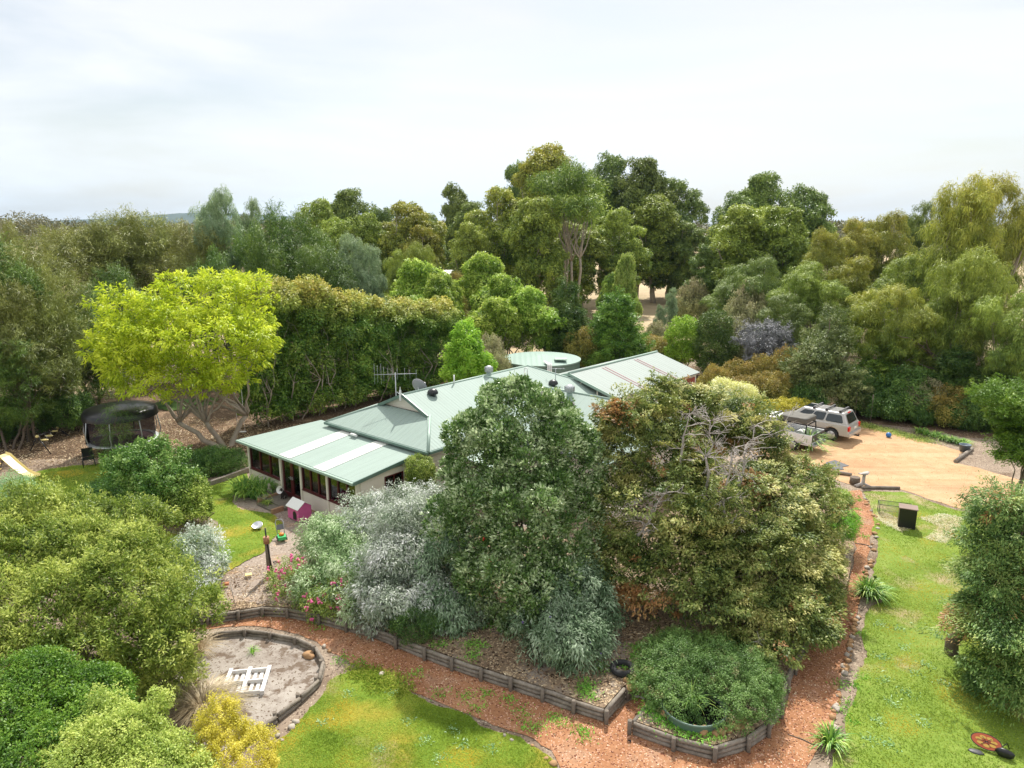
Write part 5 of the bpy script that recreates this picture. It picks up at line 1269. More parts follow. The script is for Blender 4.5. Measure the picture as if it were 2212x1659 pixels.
# toys on the shrub bed
for k, (u, v, sx, sy, sz, mt, nm, lb) in enumerate([(300, 1113, .3, .2, .15, M_bluetarp, 'blue_toy', 'blue plastic toy lying near the dark shrub'), (312, 1095, .5, .35, .2, M_bluetarp, 'blue_sheet', 'crumpled bright blue sheet behind the left bush'),
        (345, 1108, .4, .3, .14, M_bluetarp, 'blue_paddling_pool', 'flattened blue paddling pool between bush and shrubs'), (200, 1080, .22, .16, .2, M_toygreen, 'green_bucket', 'light green bucket lying in the shrub bed'),
        (245, 1075, .13, .1, .1, M_yellow, 'yellow_ball', 'small yellow ball in the shrub bed'), (255, 1062, .4, .16, .1, M_bluetarp, 'blue_bag', 'blue bag on the ground left of the broadleaf shrub')]):
    m = MB(); m.blob((0, 0, sz*.5), (sx, sy, sz), 3, k+3, .5); o = m.build(nm, mt); p = G(u, v, .09); o.location = (p.x, p.y, .1); tag(o, lb, nm.split('_')[-1])
# dog with cone, statue, toys in the sunroom
dg = MB(); dpos = h2w(-5.0, -.35, .20)
dog = thing('dog', 'small dark dog with a white recovery cone sitting at the sunroom door', 'dog', dpos, HRZ+R(200))
bm = bmesh.new(); sk = bm.verts.layers.skin.verify()
def chain(pts, prev=None):
    for p, r in pts:
        v = bm.verts.new(p); v[sk].radius = (r, r)
        if prev: bm.edges.new((prev, v))
        prev = v
    return prev
root = bm.verts.new((0, -.14, .10)); root[sk].radius = (.085, .085); root[sk].use_root = True
mid = chain([((0, -.05, .20), .085), ((0, .05, .30), .08)], root)
hd_ = chain([((0, .09, .40), .05), ((0, .11, .47), .065), ((0, .20, .45), .035), ((0, .25, .44), .022)], mid)
for sx in (-1, 1):
    chain([((sx*.055, .08, .22), .032), ((sx*.06, .09, .10), .022), ((sx*.06, .10, .02), .02), ((sx*.06, .14, .015), .018)], mid)
    chain([((sx*.09, -.06, .12), .05), ((sx*.1, .02, .05), .03), ((sx*.1, -.03, .02), .02), ((sx*.1, .06, .015), .02)], root)
chain([((0, -.22, .06), .02), ((.04, -.33, .03), .012)], root)
me = bpy.data.meshes.new('body'); bm.to_mesh(me); bm.free(); me.materials.append(plain('dark_fur', (.035, .028, .025), .9, var=.4, scale=14))
o = bpy.data.objects.new('body', me); COL.objects.link(o); o.parent = dog; o.modifiers.new('skin', 'SKIN'); o.modifiers.new('sub', 'SUBSURF').levels = 1
for sx in (-1, 1):
    m = MB(); m.tube([(sx*.04, .09, .52), (sx*.06, .08, .585)], [.028, .006], 8); m.build('ear', bpy.data.materials['dark_fur'], dog)
m = MB(); m.lathe([(.07, 0), (.17, .16), (.175, .16), (.075, 0)], n=22, M=Matrix.Translation((0, .1, .42)) @ Matrix.Rotation(R(-70), 4, 'X')); m.build('recovery_cone', M_white, dog)
ga = h2w(-6.0, -.45, .07); gs_ = thing('garden_statue', 'grey stone garden statue beside the steps and strap leaf clump', 'statue', ga)
m = MB(); m.lathe([(0, 0), (.13, 0), (.14, .06), (.10, .12), (.12, .25), (.09, .38), (.05, .42), (.075, .50), (.05, .58), (0, .6)], n=16); m.build('figure', M_rockg, gs_)
m = MB(); m.lathe([(.0, .12), (.2, .14), (.22, .2), (.24, .2), (.2, .08), (.06, .04), (.06, 0), (0, 0)], n=20); o = m.build('bird_bath', M_rockg); o.location = h2w(-5.75, -.95, .09); tag(o, 'low pale stone bowl beside the steps', 'bird bath')
m = MB(); m.tube([(-2.55, 0, 0), (0, 0, 0)], .045, 8); o = m.build('white_pipe', M_white); o.location = h2w(-.2, -.45, .12); o.rotation_euler.z = HRZ; tag(o, 'white drain pipe along the foot of the sunroom wall', 'pipe')
def indoor(name, label, cat, s, t, fn):
    th = thing(name, label, cat, h2w(s, t, .2), HRZ); fn(th)
def rtable(mat, r, h):
    def f(th):
        m = MB(); m.lathe([(0, h-.03), (r, h-.03), (r+.01, h), (r, h+.02), (0, h+.02)], n=24); m.build('tabletop', mat, th)
        for a in range(4):
            m = MB(); m.tube([(r*.6*math.cos(a*1.57), r*.6*math.sin(a*1.57), h-.03), (r*.8*math.cos(a*1.57), r*.8*math.sin(a*1.57), 0)], .025, 6); m.build('leg', mat, th)
    return f
indoor('play_table', 'round green play table inside the left end of the sunroom', 'table', -7.4, 1.0, rtable(M_toygreen, .42, .62))
indoor('stool', 'small white stool inside the sunroom', 'stool', -2.55, .8, rtable(M_white, .18, .62))
indoor('play_table', 'low yellow play table behind the maroon sunroom door', 'table', -4.6, 1.5, rtable(M_yellow, .5, .5))
indoor('toy_box', 'orange toy box just inside the sunroom door', 'box', -4.25, .7, lambda th: (MB().box((0, 0, .2), (.45, .4, .4)).build('box', M_orange, th), MB().box((0, 0, .42), (.48, .43, .04)).build('lid', M_orange, th)))
indoor('toy_box', 'orange brown chest beside the green play table in the sunroom', 'box', -6.7, .9, lambda th: (MB().box((0, 0, .27), (.7, .45, .5)).build('box', plain('brown_orange', (.40, .17, .05), .6), th), MB().box((0, 0, .54), (.74, .5, .04)).build('lid', plain('brown_orange2', (.40, .17, .05), .6), th)))
indoor('toy_tub', 'blue toy tub on the sunroom floor by the left windows', 'tub', -6.2, .7, lambda th: MB().lathe([(0, .02), (.22, 0), (.3, .32), (.28, .32), (.2, .04), (0, .04)], n=20).build('tub', M_toyblue, th))
# lattice panel
lp = thing('lattice_screen', 'cream lattice screen with capped posts beside the sunroom end window', 'screen', h2w(.35, 2.9, 0), HRZ)
for x in (0, 1.9):
    m = MB(); m.box((x, 0, .75), (.1, .1, 1.5)); m.tube([(x, 0, 1.5), (x, 0, 1.56), (x, 0, 1.62), (x, 0, 1.68)], [.03, .06, .05, .01], 10); m.build('post', M_creamt, lp)
m = MB()
for z in (.35, 1.4): m.box((.95, 0, z), (1.8, .05, .06))
for k in range(-8, 20):
    for sg in (-1, 1):
        x0 = .05+k*.13 if sg > 0 else .05+k*.13
        a0, b0 = (x0, .38), (x0+sg*1.0, 1.38)
        pts = []
        for tt in np.linspace(0, 1, 21):
            x = a0[0]+(b0[0]-a0[0])*tt; z = a0[1]+(b0[1]-a0[1])*tt
            if .06 < x < 1.84: pts.append((x, z))
        if len(pts) > 1:
            m.tube([(pts[0][0], .01*sg, pts[0][1]), (pts[-1][0], .01*sg, pts[-1][1])], .013, 4)
m.build('lattice', M_creamt, lp)
lp2 = copy_tree(lp, label='cream lattice screen glimpsed between the dark green tree and golden conifer'); lp2.location = (G(1250, 1140, 0).x, 25.9, 0); lp2.rotation_euler.z = HRZ+.4
# wire fence along the back of the driveway
FU_ = [(1578, 868), (1610, 872), (1646, 868), (1680, 872), (1712, 876), (1745, 880), (1780, 888), (1812, 896), (1846, 905), (1880, 912)]
fp = [G(u, v, 0) for u, v in FU_]; fp = [Vector((p.x, p.y, 0)) for p in fp]
fn = thing('wire_fence', 'dark wire mesh fence with thin grey posts behind the parked cars', 'fence', fp[0])
for p in fp:
    for fr in (0,):
        m = MB(); q = p-fp[0]; m.tube([(q.x, q.y, -.1), (q.x, q.y, 1.75)], .04, 6); m.build('post', M_post, fn)
m = MB()
for i in range(len(fp)-1):
    a, b = fp[i]-fp[0], fp[i+1]-fp[0]
    for z in np.linspace(.1, 1.4, 12): m.tube([(a.x, a.y, z), (b.x, b.y, z)], .006, 3, False)
    for k in range(12):
        t = k/12; m.tube([(a.x+(b.x-a.x)*t, a.y+(b.y-a.y)*t, 0), (a.x+(b.x-a.x)*t, a.y+(b.y-a.y)*t, 1.4)], .005, 3, False)
m.build('wire', M_black, fn)
# paddock fence posts
pf = thing('paddock_fence', 'thin post and wire fence across the dry paddock behind the trees', 'fence', (W(1390, 690, 84).x, 84, 0))
for k in range(8):
    m = MB(); m.tube([(k*3-2, -k*.8, 0), (k*3-2, -k*.8, 1.3)], .05, 6); m.build('post', M_post, pf)
m = MB()
for z in (.4, .8, 1.15): m.tube([(-2, 0, z), (19, -5.6, z)], .01, 3)
m.build('wire', M_galv, pf)

# ================================================================== PLANTS
def local(B, base):
    return [(b[0]-base[0], b[1]-base[1], b[2]-base[2], b[3], b[4], b[5]) for b in B]
def blobs_uv(rows, k=1.):
    """rows: u, v, Y, ru, rv[, depth factor] -> world ellipsoids"""
    out = []
    for r in rows:
        u, v, Y, ru, rv = r[:5]; d = r[5] if len(r) > 5 else 1.
        p = W(u, v, Y); s = scale_at(u, v, Y); out.append((p.x, p.y, max(p.z, .1), ru*s, ru*s*d*k, rv*s))
    return out
def plant(name, label, cat, rows, mat, base=None, trunk=None, trunk_mat=None, k=1., world=None, group=None, crown_name='crown', stem_name='trunk', **kw):
    B = world if world else blobs_uv(rows, k)
    A = np.array(B)
    if base is None: base = (A[:, 0].mean(), A[:, 1].mean(), tz(0, A[:, 1].mean()) if A[:, 1].mean() < 20 else 0)
    t = thing(name, label, cat, base, 0, group)
    Lb = local(B, base)
    me, P = crown(crown_name, Lb, mat, **kw)
    linkmesh(crown_name, me, t)
    if trunk:
        sk = skeleton(stem_name, P, mat=trunk_mat or M_bark, **trunk); linkmesh(stem_name, sk, t)
    return t, P

# ---- the big dark green tree in the middle
t, P = plant('pohutukawa_tree', 'tall dense dark green broadleaf tree with dusty silver tips in the middle of the bed', 'tree',
    [(1120, 905, 22.3, 85, 80), (1150, 1000, 22, 110, 100), (1060, 940, 21.9, 76, 70), (1205, 950, 22.2, 78, 70), (1165, 900, 22.3, 60, 55), (1030, 1010, 21.6, 66, 66), (1100, 880, 22.2, 62, 48), (1060, 1010, 21.5, 85, 110), (1228, 1040, 22, 75, 110), (1040, 1130, 21, 95, 130), (1130, 1120, 20.6, 110, 130), (1220, 1160, 21.3, 80, 130), (1115, 1240, 19.9, 110, 105), (1060, 1240, 20.2, 80, 90), (1190, 1260, 20.2, 85, 95), (1130, 1330, 19.4, 60, 55)],
    F_poh, base=(.3, 20.6, 0), trunk=dict(base_r=.22, fork=1.3, seed=1, stems=3, limbs=16, twigs=60), clumps=5400, cr=.15, leaves=26, Ln=.12, Wd=.056, keepn=.5, eup=.7, aE=.7, aq=.6, ar=.3, inner=.2, lump=.13, gap=.1, seed=11, droop=0, bough=(190, .38, .95, .85))
# dusty grey buds and a few red flowers
def deco(parent, name, P, n, r, mat, seed, sel=None, amp=.2, out=.1, cnt=5):
    g = random.Random(seed); idx = [i for i in range(len(P)) if sel is None or sel(P[i])]; protos = []
    for k in range(4):
        m = MB()
        for _ in range(cnt): m.blob((g.uniform(-r, r), g.uniform(-r, r), g.uniform(-r, r)*.6), (r*.55, r*.55, r*.45), 1, g.randrange(50), .3)
        o = m.build(name, mat, parent); protos.append(o.data); o.location = P[g.choice(idx)]
    for _ in range(n-4):
        p = P[g.choice(idx)]; o = linkmesh(name, protos[_ % 4], parent); o.location = (p[0]+g.uniform(-out, out), p[1]+g.uniform(-out, out), p[2]+g.uniform(0, out*1.5)); o.rotation_euler = (g.random()*3, g.random()*3, g.random()*6)
M_bud = plain('grey_buds', (.38, .36, .37), .8, var=.3, scale=9)
deco(t, 'flower_bud', P, 60, .055, M_bud, 3, sel=lambda p: p[2] > 4.6 and p[0] > .2, out=.12, cnt=5)
deco(t, 'red_flower', P, 9, .05, M_flowerr, 4, sel=lambda p: p[1] < 0 and p[2] < 3.2, out=.12)

# ---- golden cypress
gold = [(1440, 850, 24.6, 60, 52), (1400, 905, 24, 85, 70), (1500, 900, 24.6, 80, 65), (1600, 905, 25.2, 85, 50), (1345, 960, 23.2, 75, 85), (1440, 990, 23, 100, 95), (1560, 1095, 21.8, 90, 60, .7), (1500, 1020, 23.4, 70, 70, .6), (1635, 960, 25.2, 62, 65), (1700, 1035, 24.4, 78, 58),
        (1330, 1100, 22.2, 70, 100), (1400, 1130, 21.5, 95, 110), (1510, 1180, 20.6, 120, 115), (1640, 1110, 22.2, 120, 110), (1728, 1095, 23.2, 66, 75), (1745, 1190, 22.2, 75, 90), (1660, 1230, 20.6, 120, 110), (1765, 1260, 21, 50, 62),
        (1350, 1240, 20.8, 70, 65), (1440, 1280, 20, 105, 70), (1560, 1310, 19.2, 110, 70), (1670, 1340, 18.9, 110, 75), (1640, 1415, 18.0, 75, 42), (1745, 1310, 20.2, 52, 52), (1500, 1230, 21, 130, 90)]
gb = (6.4, 21.6, 0)
t, P = plant('golden_cypress', 'very wide golden green cypress with brown patches and bare grey twigs beside the red path', 'tree', gold, F_gold, base=gb,
    trunk=dict(base_r=.28, fork=1.5, seed=2, stems=4, limbs=22, twigs=90, spread=.35), k=.75, clumps=2600, cr=.26, leaves=56, Ln=.11, Wd=.05, el=1.9, flat=.38, eout=1., eup=.22, aE=.8, aq=.7, ar=.45, inner=.2, lump=.2, gap=.2, tipp=.03, seed=12, nup=.9, bough=(70, .6, .4, .74), sprays=(640, 1.15, 260, .10, .30, .07))
g_ = np.random.default_rng(9)
m = MB()
for (u, v, Y, n) in ((1540, 975, 21.1, 30), (1610, 985, 21.5, 30), (1580, 1040, 20.5, 20), (1490, 960, 21.5, 12), (1690, 915, 24.4, 5), (1420, 1075, 20.6, 8), (1390, 1130, 20.3, 7), (1590, 1120, 20.6, 6), (1700, 1190, 20.6, 5), (1650, 1400, 18.0, 4)):
    c = W(u, v, Y)
    rp = (c.x-gb[0]-.1, c.y-gb[1]+.3, c.z-1.5 if n > 9 else c.z-.6)
    top = (c.x-gb[0]+g_.normal()*.2, c.y-gb[1]-.1, c.z+1.0 if n > 9 else c.z+.2)
    m = MB(); q = branch(m, rp, top, .06, .012, g_, 0, 6, 5)
    for k in range(n):
        a0 = q[g_.integers(2, len(q))]; d = g_.normal(size=3); d[1] -= .7; d[2] = abs(d[2])*.3+.1; d /= np.linalg.norm(d)
        e = np.array(a0)+d*(.35+.45*g_.random()); b_ = branch(m, a0, e, .019, .007, g_, -.18, 4, 3)
        for _ in range(5):
            a1 = b_[g_.integers(1, len(b_))]; d2 = d+g_.normal(size=3)*.6; d2 /= np.linalg.norm(d2); branch(m, a1, np.array(a1)+d2*.27, .010, .005, g_, -.1, 3, 3)
    tag(m.build('dead_branch', M_dead, t), 'bare silvery grey dead branch showing through the crown')

# ---- spreading juniper
plant('juniper', 'low wide green juniper spreading over the sunken pond tub', 'shrub',
    [(1450, 1422, 17.6, 65, 35), (1530, 1432, 17.5, 95, 40), (1470, 1462, 16.8, 85, 45), (1560, 1472, 16.6, 95, 50), (1620, 1502, 16.0, 60, 45), (1440, 1492, 16.2, 50, 32), (1560, 1527, 15.6, 75, 42), (1500, 1502, 16.1, 70, 35), (1620, 1452, 17.0, 60, 35)],
    F_jun, base=(5.0, 16.7, 0), trunk=dict(base_r=.1, fork=.4, seed=3, stems=4, limbs=14, twigs=40), clumps=2300, cr=.17, leaves=60, Ln=.05, Wd=.02, eup=.4, el=1.4, flat=.5, ar=.6, inner=.2, lump=.10, tipp=.04, seed=13, nup=1.0, bough=(110, .26, .7, .88))

# ---- silver and grey green butterfly bushes
def silver(name, label, rows, mat, clumps, seed, cr=.26, **kw):
    a = dict(clumps=clumps, cr=cr, leaves=46, Ln=.115, Wd=.032, el=1.5, flat=.8, eup=.5, eout=1, aE=.35, aq=.9, ag=.25, ar=.4, inner=.2, lump=.15, gap=.1, seed=seed, droop=.25, nup=.4, bough=(max(14, clumps//18), .34, .9))
    a.update(kw)
    return plant(name, label, 'shrub', rows, mat, trunk=dict(base_r=.06, fork=.4, seed=seed, stems=4, limbs=10, twigs=35), crown_name='foliage', stem_name='stem', **a)
t, P = silver('butterfly_bush', 'brightest silver leaved bush in the middle, above the small round green shrub', [(870, 1148, 21.8, 55, 65), (845, 1218, 21.2, 75, 70), (905, 1243, 21, 75, 80), (850, 1288, 20.3, 70, 55), (925, 1308, 20, 50, 60)], F_silv, 1100, 21)
t, P = silver('butterfly_bush', 'tall silver grey bush against the sunroom end wall and lattice screen', [(800, 1122, 24.6, 60, 50), (870, 1112, 24.6, 60, 50), (930, 1122, 24.4, 45, 60), (830, 1162, 24, 80, 60)], F_silv, 800, 22)
deco(t, 'purple_flower', P, 7, .04, M_flowerp, 5)
t, P = silver('butterfly_bush', 'grey green bush left of the silver one, beside the pink dog kennel', [(705, 1157, 24, 45, 50), (735, 1202, 23, 70, 70), (690, 1222, 22.6, 50, 55), (760, 1272, 21.6, 70, 70), (700, 1282, 21.6, 55, 50), (780, 1332, 20.6, 50, 40)], F_silv, 1100, 23)
F_silvg = foliage('green_silver_leaf', [(.05, .11, .035), (.17, .26, .10), (.44, .50, .34)], trans=.3, nscale=1.1)
t.children[0].material_slots[0].link = 'OBJECT'; t.children[0].material_slots[0].material = F_silvg
deco(t, 'purple_flower', P, 8, .04, M_flowerp, 6)
t, P = silver('butterfly_bush', 'drooping grey green bush with purple flowers under the tall dark tree', [(1190, 1330, 18.8, 65, 60), (1230, 1290, 19.2, 60, 60), (1170, 1390, 17.8, 50, 55), (1220, 1390, 17.9, 60, 55), (1275, 1300, 19.4, 50, 50), (1260, 1370, 18.4, 45, 50)], F_budd, 850, 24, ag=.5, eup=.1)
deco(t, 'purple_flower', P, 12, .04, M_flowerp, 7, sel=lambda p: p[1] < 0)
silver('butterfly_bush', 'dark grey green bush tucked between the silver bush and the tall dark tree', [(960, 1220, 20.8, 45, 90), (985, 1310, 20, 50, 55), (950, 1310, 20, 40, 50)], F_budd, 420, 25, ag=.5, eup=.1)
silver('butterfly_bush', 'silver leaved bush beside the big yellow green bush at left', [(415, 1200, 22.2, 48, 45), (425, 1250, 21.8, 52, 55), (395, 1280, 21.2, 55, 55)], F_silv, 520, 26, eup=.9)
plant('yellow_green_shrub', 'yellow green shrub glimpsed between the dark tree and golden cypress', 'shrub', [(1275, 1245, 22.5, 38, 38)], F_pale, clumps=110, cr=.2, leaves=50, Ln=.08, Wd=.035, seed=27, crown_name='foliage')
# ---- pink rose
for lb, rows, sd, n in (('larger pink flowering rose bush beside the grey post', [(620, 1270, 22, 42, 50), (660, 1270, 21.8, 45, 55), (640, 1300, 21.3, 45, 40), (600, 1240, 22.4, 25, 28)], 31, 32), ('lower pink flowering rose bush by the log wall', [(690, 1310, 20.7, 38, 30), (730, 1295, 20.8, 40, 40), (700, 1290, 21, 40, 35)], 32, 20)):
    t, P = plant('rose_bush', lb, 'rose bush', rows, F_pale, group='pink rose bushes', trunk=dict(base_r=.03, fork=.3, seed=sd, stems=5, limbs=10, twigs=40), crown_name='foliage', stem_name='stem', clumps=230, cr=.17, leaves=34, Ln=.06, Wd=.032, eup=.6, gap=.5, lump=.3, inner=.15, seed=sd)
    deco(t, 'pink_flower', P, n*2, .075, M_flower, sd+5, out=.14, cnt=6)
def shrub(name, label, rows, mat, seed, clumps=250, cr=.2, leaves=60, Ln=.07, Wd=.035, stems=4, br=.05, group=None, **kw):
    tm_ = kw.pop('tmat', None)
    return plant(name, label, 'shrub', rows, mat, group=group, trunk=dict(base_r=br, fork=.35, seed=seed, stems=stems, limbs=8, twigs=20), trunk_mat=tm_, crown_name='foliage', stem_name='stem', clumps=clumps, cr=cr, leaves=leaves, Ln=Ln, Wd=Wd, seed=seed, **kw)
shrub('green_shrub', 'small round mid green shrub behind the log wall below the silver bush', [(895, 1345, 19.2, 45, 36), (925, 1350, 19.1, 30, 28)], F_shrub, 33, 240, .15, 60, .05, .02, lump=.12)
shrub('clipped_shrub', 'round yellow green shrub by the house corner and lattice screen', [(906, 1015, 27.9, 27, 28), (910, 1040, 27.9, 26, 28)], F_bottle, 34, 240, .17, 60, .07, .03, lump=.05)
bpy.context.view_layer.update()
shrub('broadleaf_shrub', 'large mid green broadleaf shrub on the left lawn in front of the trampoline', [(330, 1000, 28.4, 55, 40), (300, 1040, 28, 50, 50), (360, 1040, 27.8, 45, 50), (330, 1075, 27.4, 60, 45), (285, 1010, 28.4, 35, 35)], foliage('citrus_leaf', [(.025, .08, .01), (.08, .17, .025), (.23, .33, .08)], trans=.3, nscale=1), 35, 620, .22, 44, .12, .055, lump=.25, gap=.3, bough=(60, .42, .9, .62), el=1.5, eup=.7)
shrub('yellow_green_shrub', 'bright yellow green shrub at the foot of the broadleaf shrub', [(400, 1065, 27.6, 42, 32), (375, 1090, 27.2, 30, 28), (425, 1095, 27.2, 28, 24), (400, 1100, 27, 38, 24)], F_bottle, 36, 330, .2, 60, .09, .045, lump=.25, gap=.3, eup=.7)
shrub('dark_shrub', 'dark green low mounded shrub behind the sleeper edging', [(425, 1005, 33.4, 42, 28), (460, 1000, 33.6, 42, 30), (500, 1002, 33.8, 32, 26)], F_shrub, 37, 600, .2, 60, .07, .035, lump=.08)
shrub('dark_shrub', 'flat dark green ground shrub below the broadleaf shrub', [(235, 1058, 29.8, 45, 14)], F_shrub, 38, 200, .2, 50, .1, .04)
shrub('grey_green_shrub', 'pale grey green rounded shrub at the far left edge behind the yellow bush', [(25, 1070, 25, 42, 40), (60, 1090, 24.6, 30, 30)], foliage('soft_green_leaf', [(.10, .18, .07), (.22, .34, .16), (.36, .48, .28)], trans=.3, nscale=1), 39, 300, .22, 60, .07, .02)
# ---- big yellow green bottlebrush at left
t, P = plant('bottlebrush_bush', 'huge yellow green bottlebrush bush filling the left foreground', 'bush',
    [(60, 1130, 20, 75, 60), (150, 1140, 20, 80, 60), (20, 1230, 18.5, 90, 90), (110, 1230, 18.5, 95, 85), (210, 1210, 18.6, 90, 75), (280, 1130, 20.4, 60, 35), (310, 1240, 18.4, 90, 90), (250, 1310, 17.2, 110, 95), (370, 1310, 17.6, 75, 100), (130, 1330, 16.8, 110, 100), (20, 1330, 16.8, 90, 100),
     (60, 1410, 15.8, 90, 70), (180, 1420, 15.8, 90, 65), (310, 1400, 16.6, 100, 90), (260, 1490, 16.4, 70, 70), (340, 1470, 16.8, 60, 65), (-60, 1250, 18, 90, 120), (170, 1450, 15.2, 60, 50)],
    F_bottle, base=(-10.4, 17.6, LOW), trunk=dict(base_r=.16, fork=.9, seed=4, stems=5, limbs=20, twigs=60, spread=.12), clumps=3500, cr=.22, leaves=54, Ln=.115, Wd=.034, el=1.5, eup=.7, aE=.7, aq=.6, ar=.35, inner=.2, lump=.22, gap=.15, seed=14, nup=.5, droop=.05, bough=(190, .52, .8, .82))
plant('round_bush', 'dense glossy bright green bush at the bottom left below the bottlebrush', 'bush', [(60, 1500, 13.6, 100, 70), (170, 1520, 13.8, 100, 65), (0, 1580, 12.6, 100, 80), (110, 1590, 12.6, 110, 70), (220, 1570, 13.2, 65, 60), (60, 1660, 11.6, 110, 70)],
    F_bright, clumps=1500, cr=.17, leaves=56, Ln=.06, Wd=.035, eup=.5, lump=.08, inner=.15, seed=15, crown_name='foliage', trunk=dict(base_r=.06, fork=.3, seed=15, stems=4, limbs=8, twigs=20), stem_name='stem')
plant('flowering_shrub', 'pale green soft shrub with upright shoots along the bottom left edge', 'shrub', [(250, 1480+140, 11.9, 70, 60), (180, 1650, 11.5, 80, 50), (300, 1605, 12.2, 50, 50), (370, 1665, 11.7, 50, 36), (290, 1680, 11.4, 100, 50), (235, 1545, 12.6, 28, 40), (340, 1530, 12.8, 18, 35), (410, 1700, 11.3, 60, 32)],
    F_pale, clumps=1250, cr=.16, leaves=54, Ln=.055, Wd=.03, el=1.6, eup=1.2, lump=.25, inner=.2, seed=16, crown_name='foliage', gap=.3, trunk=dict(base_r=.03, fork=.3, seed=16, stems=5, limbs=8, twigs=20), stem_name='stem')
plant('yellow_shrub', 'bright yellow leaved shrub at the bottom edge beside the dry tussock', 'shrub', [(470, 1560, 12.6, 38, 38), (500, 1600, 12.4, 40, 40), (540, 1620, 12.3, 45, 35), (485, 1540, 12.9, 18, 25), (500, 1660, 11.8, 80, 40), (560, 1665, 12.0, 30, 40), (450, 1600, 12.3, 30, 35)],
    F_yell, clumps=620, cr=.11, leaves=54, Ln=.04, Wd=.02, el=1.6, eup=1.1, lump=.25, inner=.2, seed=17, crown_name='foliage', gap=.3, trunk=dict(base_r=.03, fork=.2, seed=17, stems=4, limbs=8, twigs=20), stem_name='stem')
# ---- right foreground conifers
t, P = plant('golden_conifer', 'large green gold conifer at the right edge of the lawn with brown inner sprays', 'tree', [(2200, 1060, 19.4, 38, 62), (2170, 1135, 18.8, 50, 80), (2248, 1165, 19.2, 78, 100), (2150, 1225, 18.2, 65, 70), (2200, 1260, 18.2, 100, 110), (2115, 1310, 17.6, 60, 50), (2045, 1305, 17.8, 40, 16), (2175, 1375, 17.2, 88, 68), (2230, 1420, 16.6, 110, 100), (2105, 1425, 16.8, 42, 30), (2165, 1465, 16.4, 62, 42), (2300, 1250, 18, 110, 200), (2040, 1370, 17.0, 26, 12)],
    F_goldr, base=(12.9, 18.6, LOW), trunk=dict(base_r=.2, fork=1, seed=18, stems=1, limbs=26, twigs=70, spine=True), clumps=1200, cr=.30, leaves=56, Ln=.10, Wd=.032, el=1.8, flat=.4, eup=.15, edn=.1, aE=.8, aq=.7, ag=.25, ar=.4, inner=.2, lump=.2, gap=.2, tipp=.06, seed=18, nup=.8, bough=(24, .5, .4, .5), sprays=(300, 1.45, 260, .10, .34, .05))
plant('green_conifer', 'fresh green feathery conifer at the right edge beyond the driveway end', 'tree', [(2195, 885, 27.6, 38, 36), (2215, 930, 27.2, 52, 52), (2205, 980, 27, 42, 40), (2250, 960, 27.2, 60, 90), (2165, 858, 27.8, 22, 14)],
    F_conb, base=(19.8, 27.2, 0), trunk=dict(base_r=.14, fork=1, seed=19, stems=1, limbs=20, twigs=50, spine=True), clumps=700, cr=.34, leaves=64, Ln=.13, Wd=.035, el=2, flat=.45, eup=.35, aE=.8, ar=.35, lump=.2, gap=.2, seed=19, bough=(20, .5, .45, .66), sprays=(120, 1.2, 220, .45, .15, .0))

# ---- yellow green tree
t, P = plant('yellow_green_tree', 'wide spreading bright yellow green tree with pale forked trunk beside the trampoline', 'tree',
    [(430, 650, 38.4, 105, 55), (520, 660, 38.4, 75, 60), (340, 680, 38.2, 90, 50), (270, 680, 37.6, 60, 48), (460, 720, 37, 120, 65), (340, 750, 36.6, 110, 60), (245, 740, 36.6, 50, 40), (550, 720, 37.6, 50, 60), (285, 795, 36.4, 55, 26), (380, 820, 36.2, 95, 42), (470, 800, 36.6, 70, 45), (300, 760, 38.6, 75, 50), (520, 790, 37.4, 45, 35), (420, 855, 36.4, 40, 20), (555, 770, 37.6, 38, 30)],
    F_robinia, base=(G(485, 965, 0).x, G(485, 965, 0).y, 0), k=.9, trunk_mat=M_barkpale, trunk=dict(base_r=.26, fork=1.5, seed=8, stems=3, limbs=26, twigs=150, spread=.18, r_limb=.5),
    clumps=1500, cr=.40, leaves=30, Ln=.24, Wd=.07, el=1.3, flat=.35, eup=.25, aE=.8, aq=.7, ag=.2, ar=.35, inner=.15, lump=.2, gap=.25, seed=20, nup=1.0, droop=.12, bough=(110, .8, .30))

# ---- tall hedge row
hp0, hp1 = Vector((-15.0, 42.2, 0)), Vector((-5.6, 53.5, 0))
hl = ['nearest the sunroom', 'second from the sunroom end', 'third from the sunroom end', 'fourth from the sunroom end', 'fifth from the sunroom end', 'sixth from the sunroom end', 'fourth from the far end', 'third from the far end', 'second from the far end', 'last at the far end']
hedge_protos = []
for k in range(3):
    g = np.random.default_rng(40+k); rows = [(0+g.normal()*.1, g.normal()*.1, z, 1.05+g.random()*.25, 1.0, 1.2) for z in (1.2, 2.6, 4.0)] + [(g.normal()*.3, g.normal()*.2, 5.7, 1.3, 1.1, 1.3), (-.5, g.normal()*.3, 6.8, .8, .8, .95), (.6, g.normal()*.3, 6.7, .85, .8, 1.05), (0, -.3, 7.3, .6, .6, .8)]
    me, P = crown('crown', rows, F_hedge, seed=41+k, clumps=560, cr=.33, leaves=44, Ln=.17, Wd=.075, eup=.5, aE=.5, ag=.2, ar=.5, lump=.16, gap=.2, tiph=(6.0, 7.7), low=.0, bottom=-.95, inner=.1, bough=(44, .42, 1.1))
    sk = skeleton('trunk', P, .07, 2.2, M_barkpale, seed=k, stems=4, limbs=14, twigs=30, spread=.5); hedge_protos.append((me, sk))
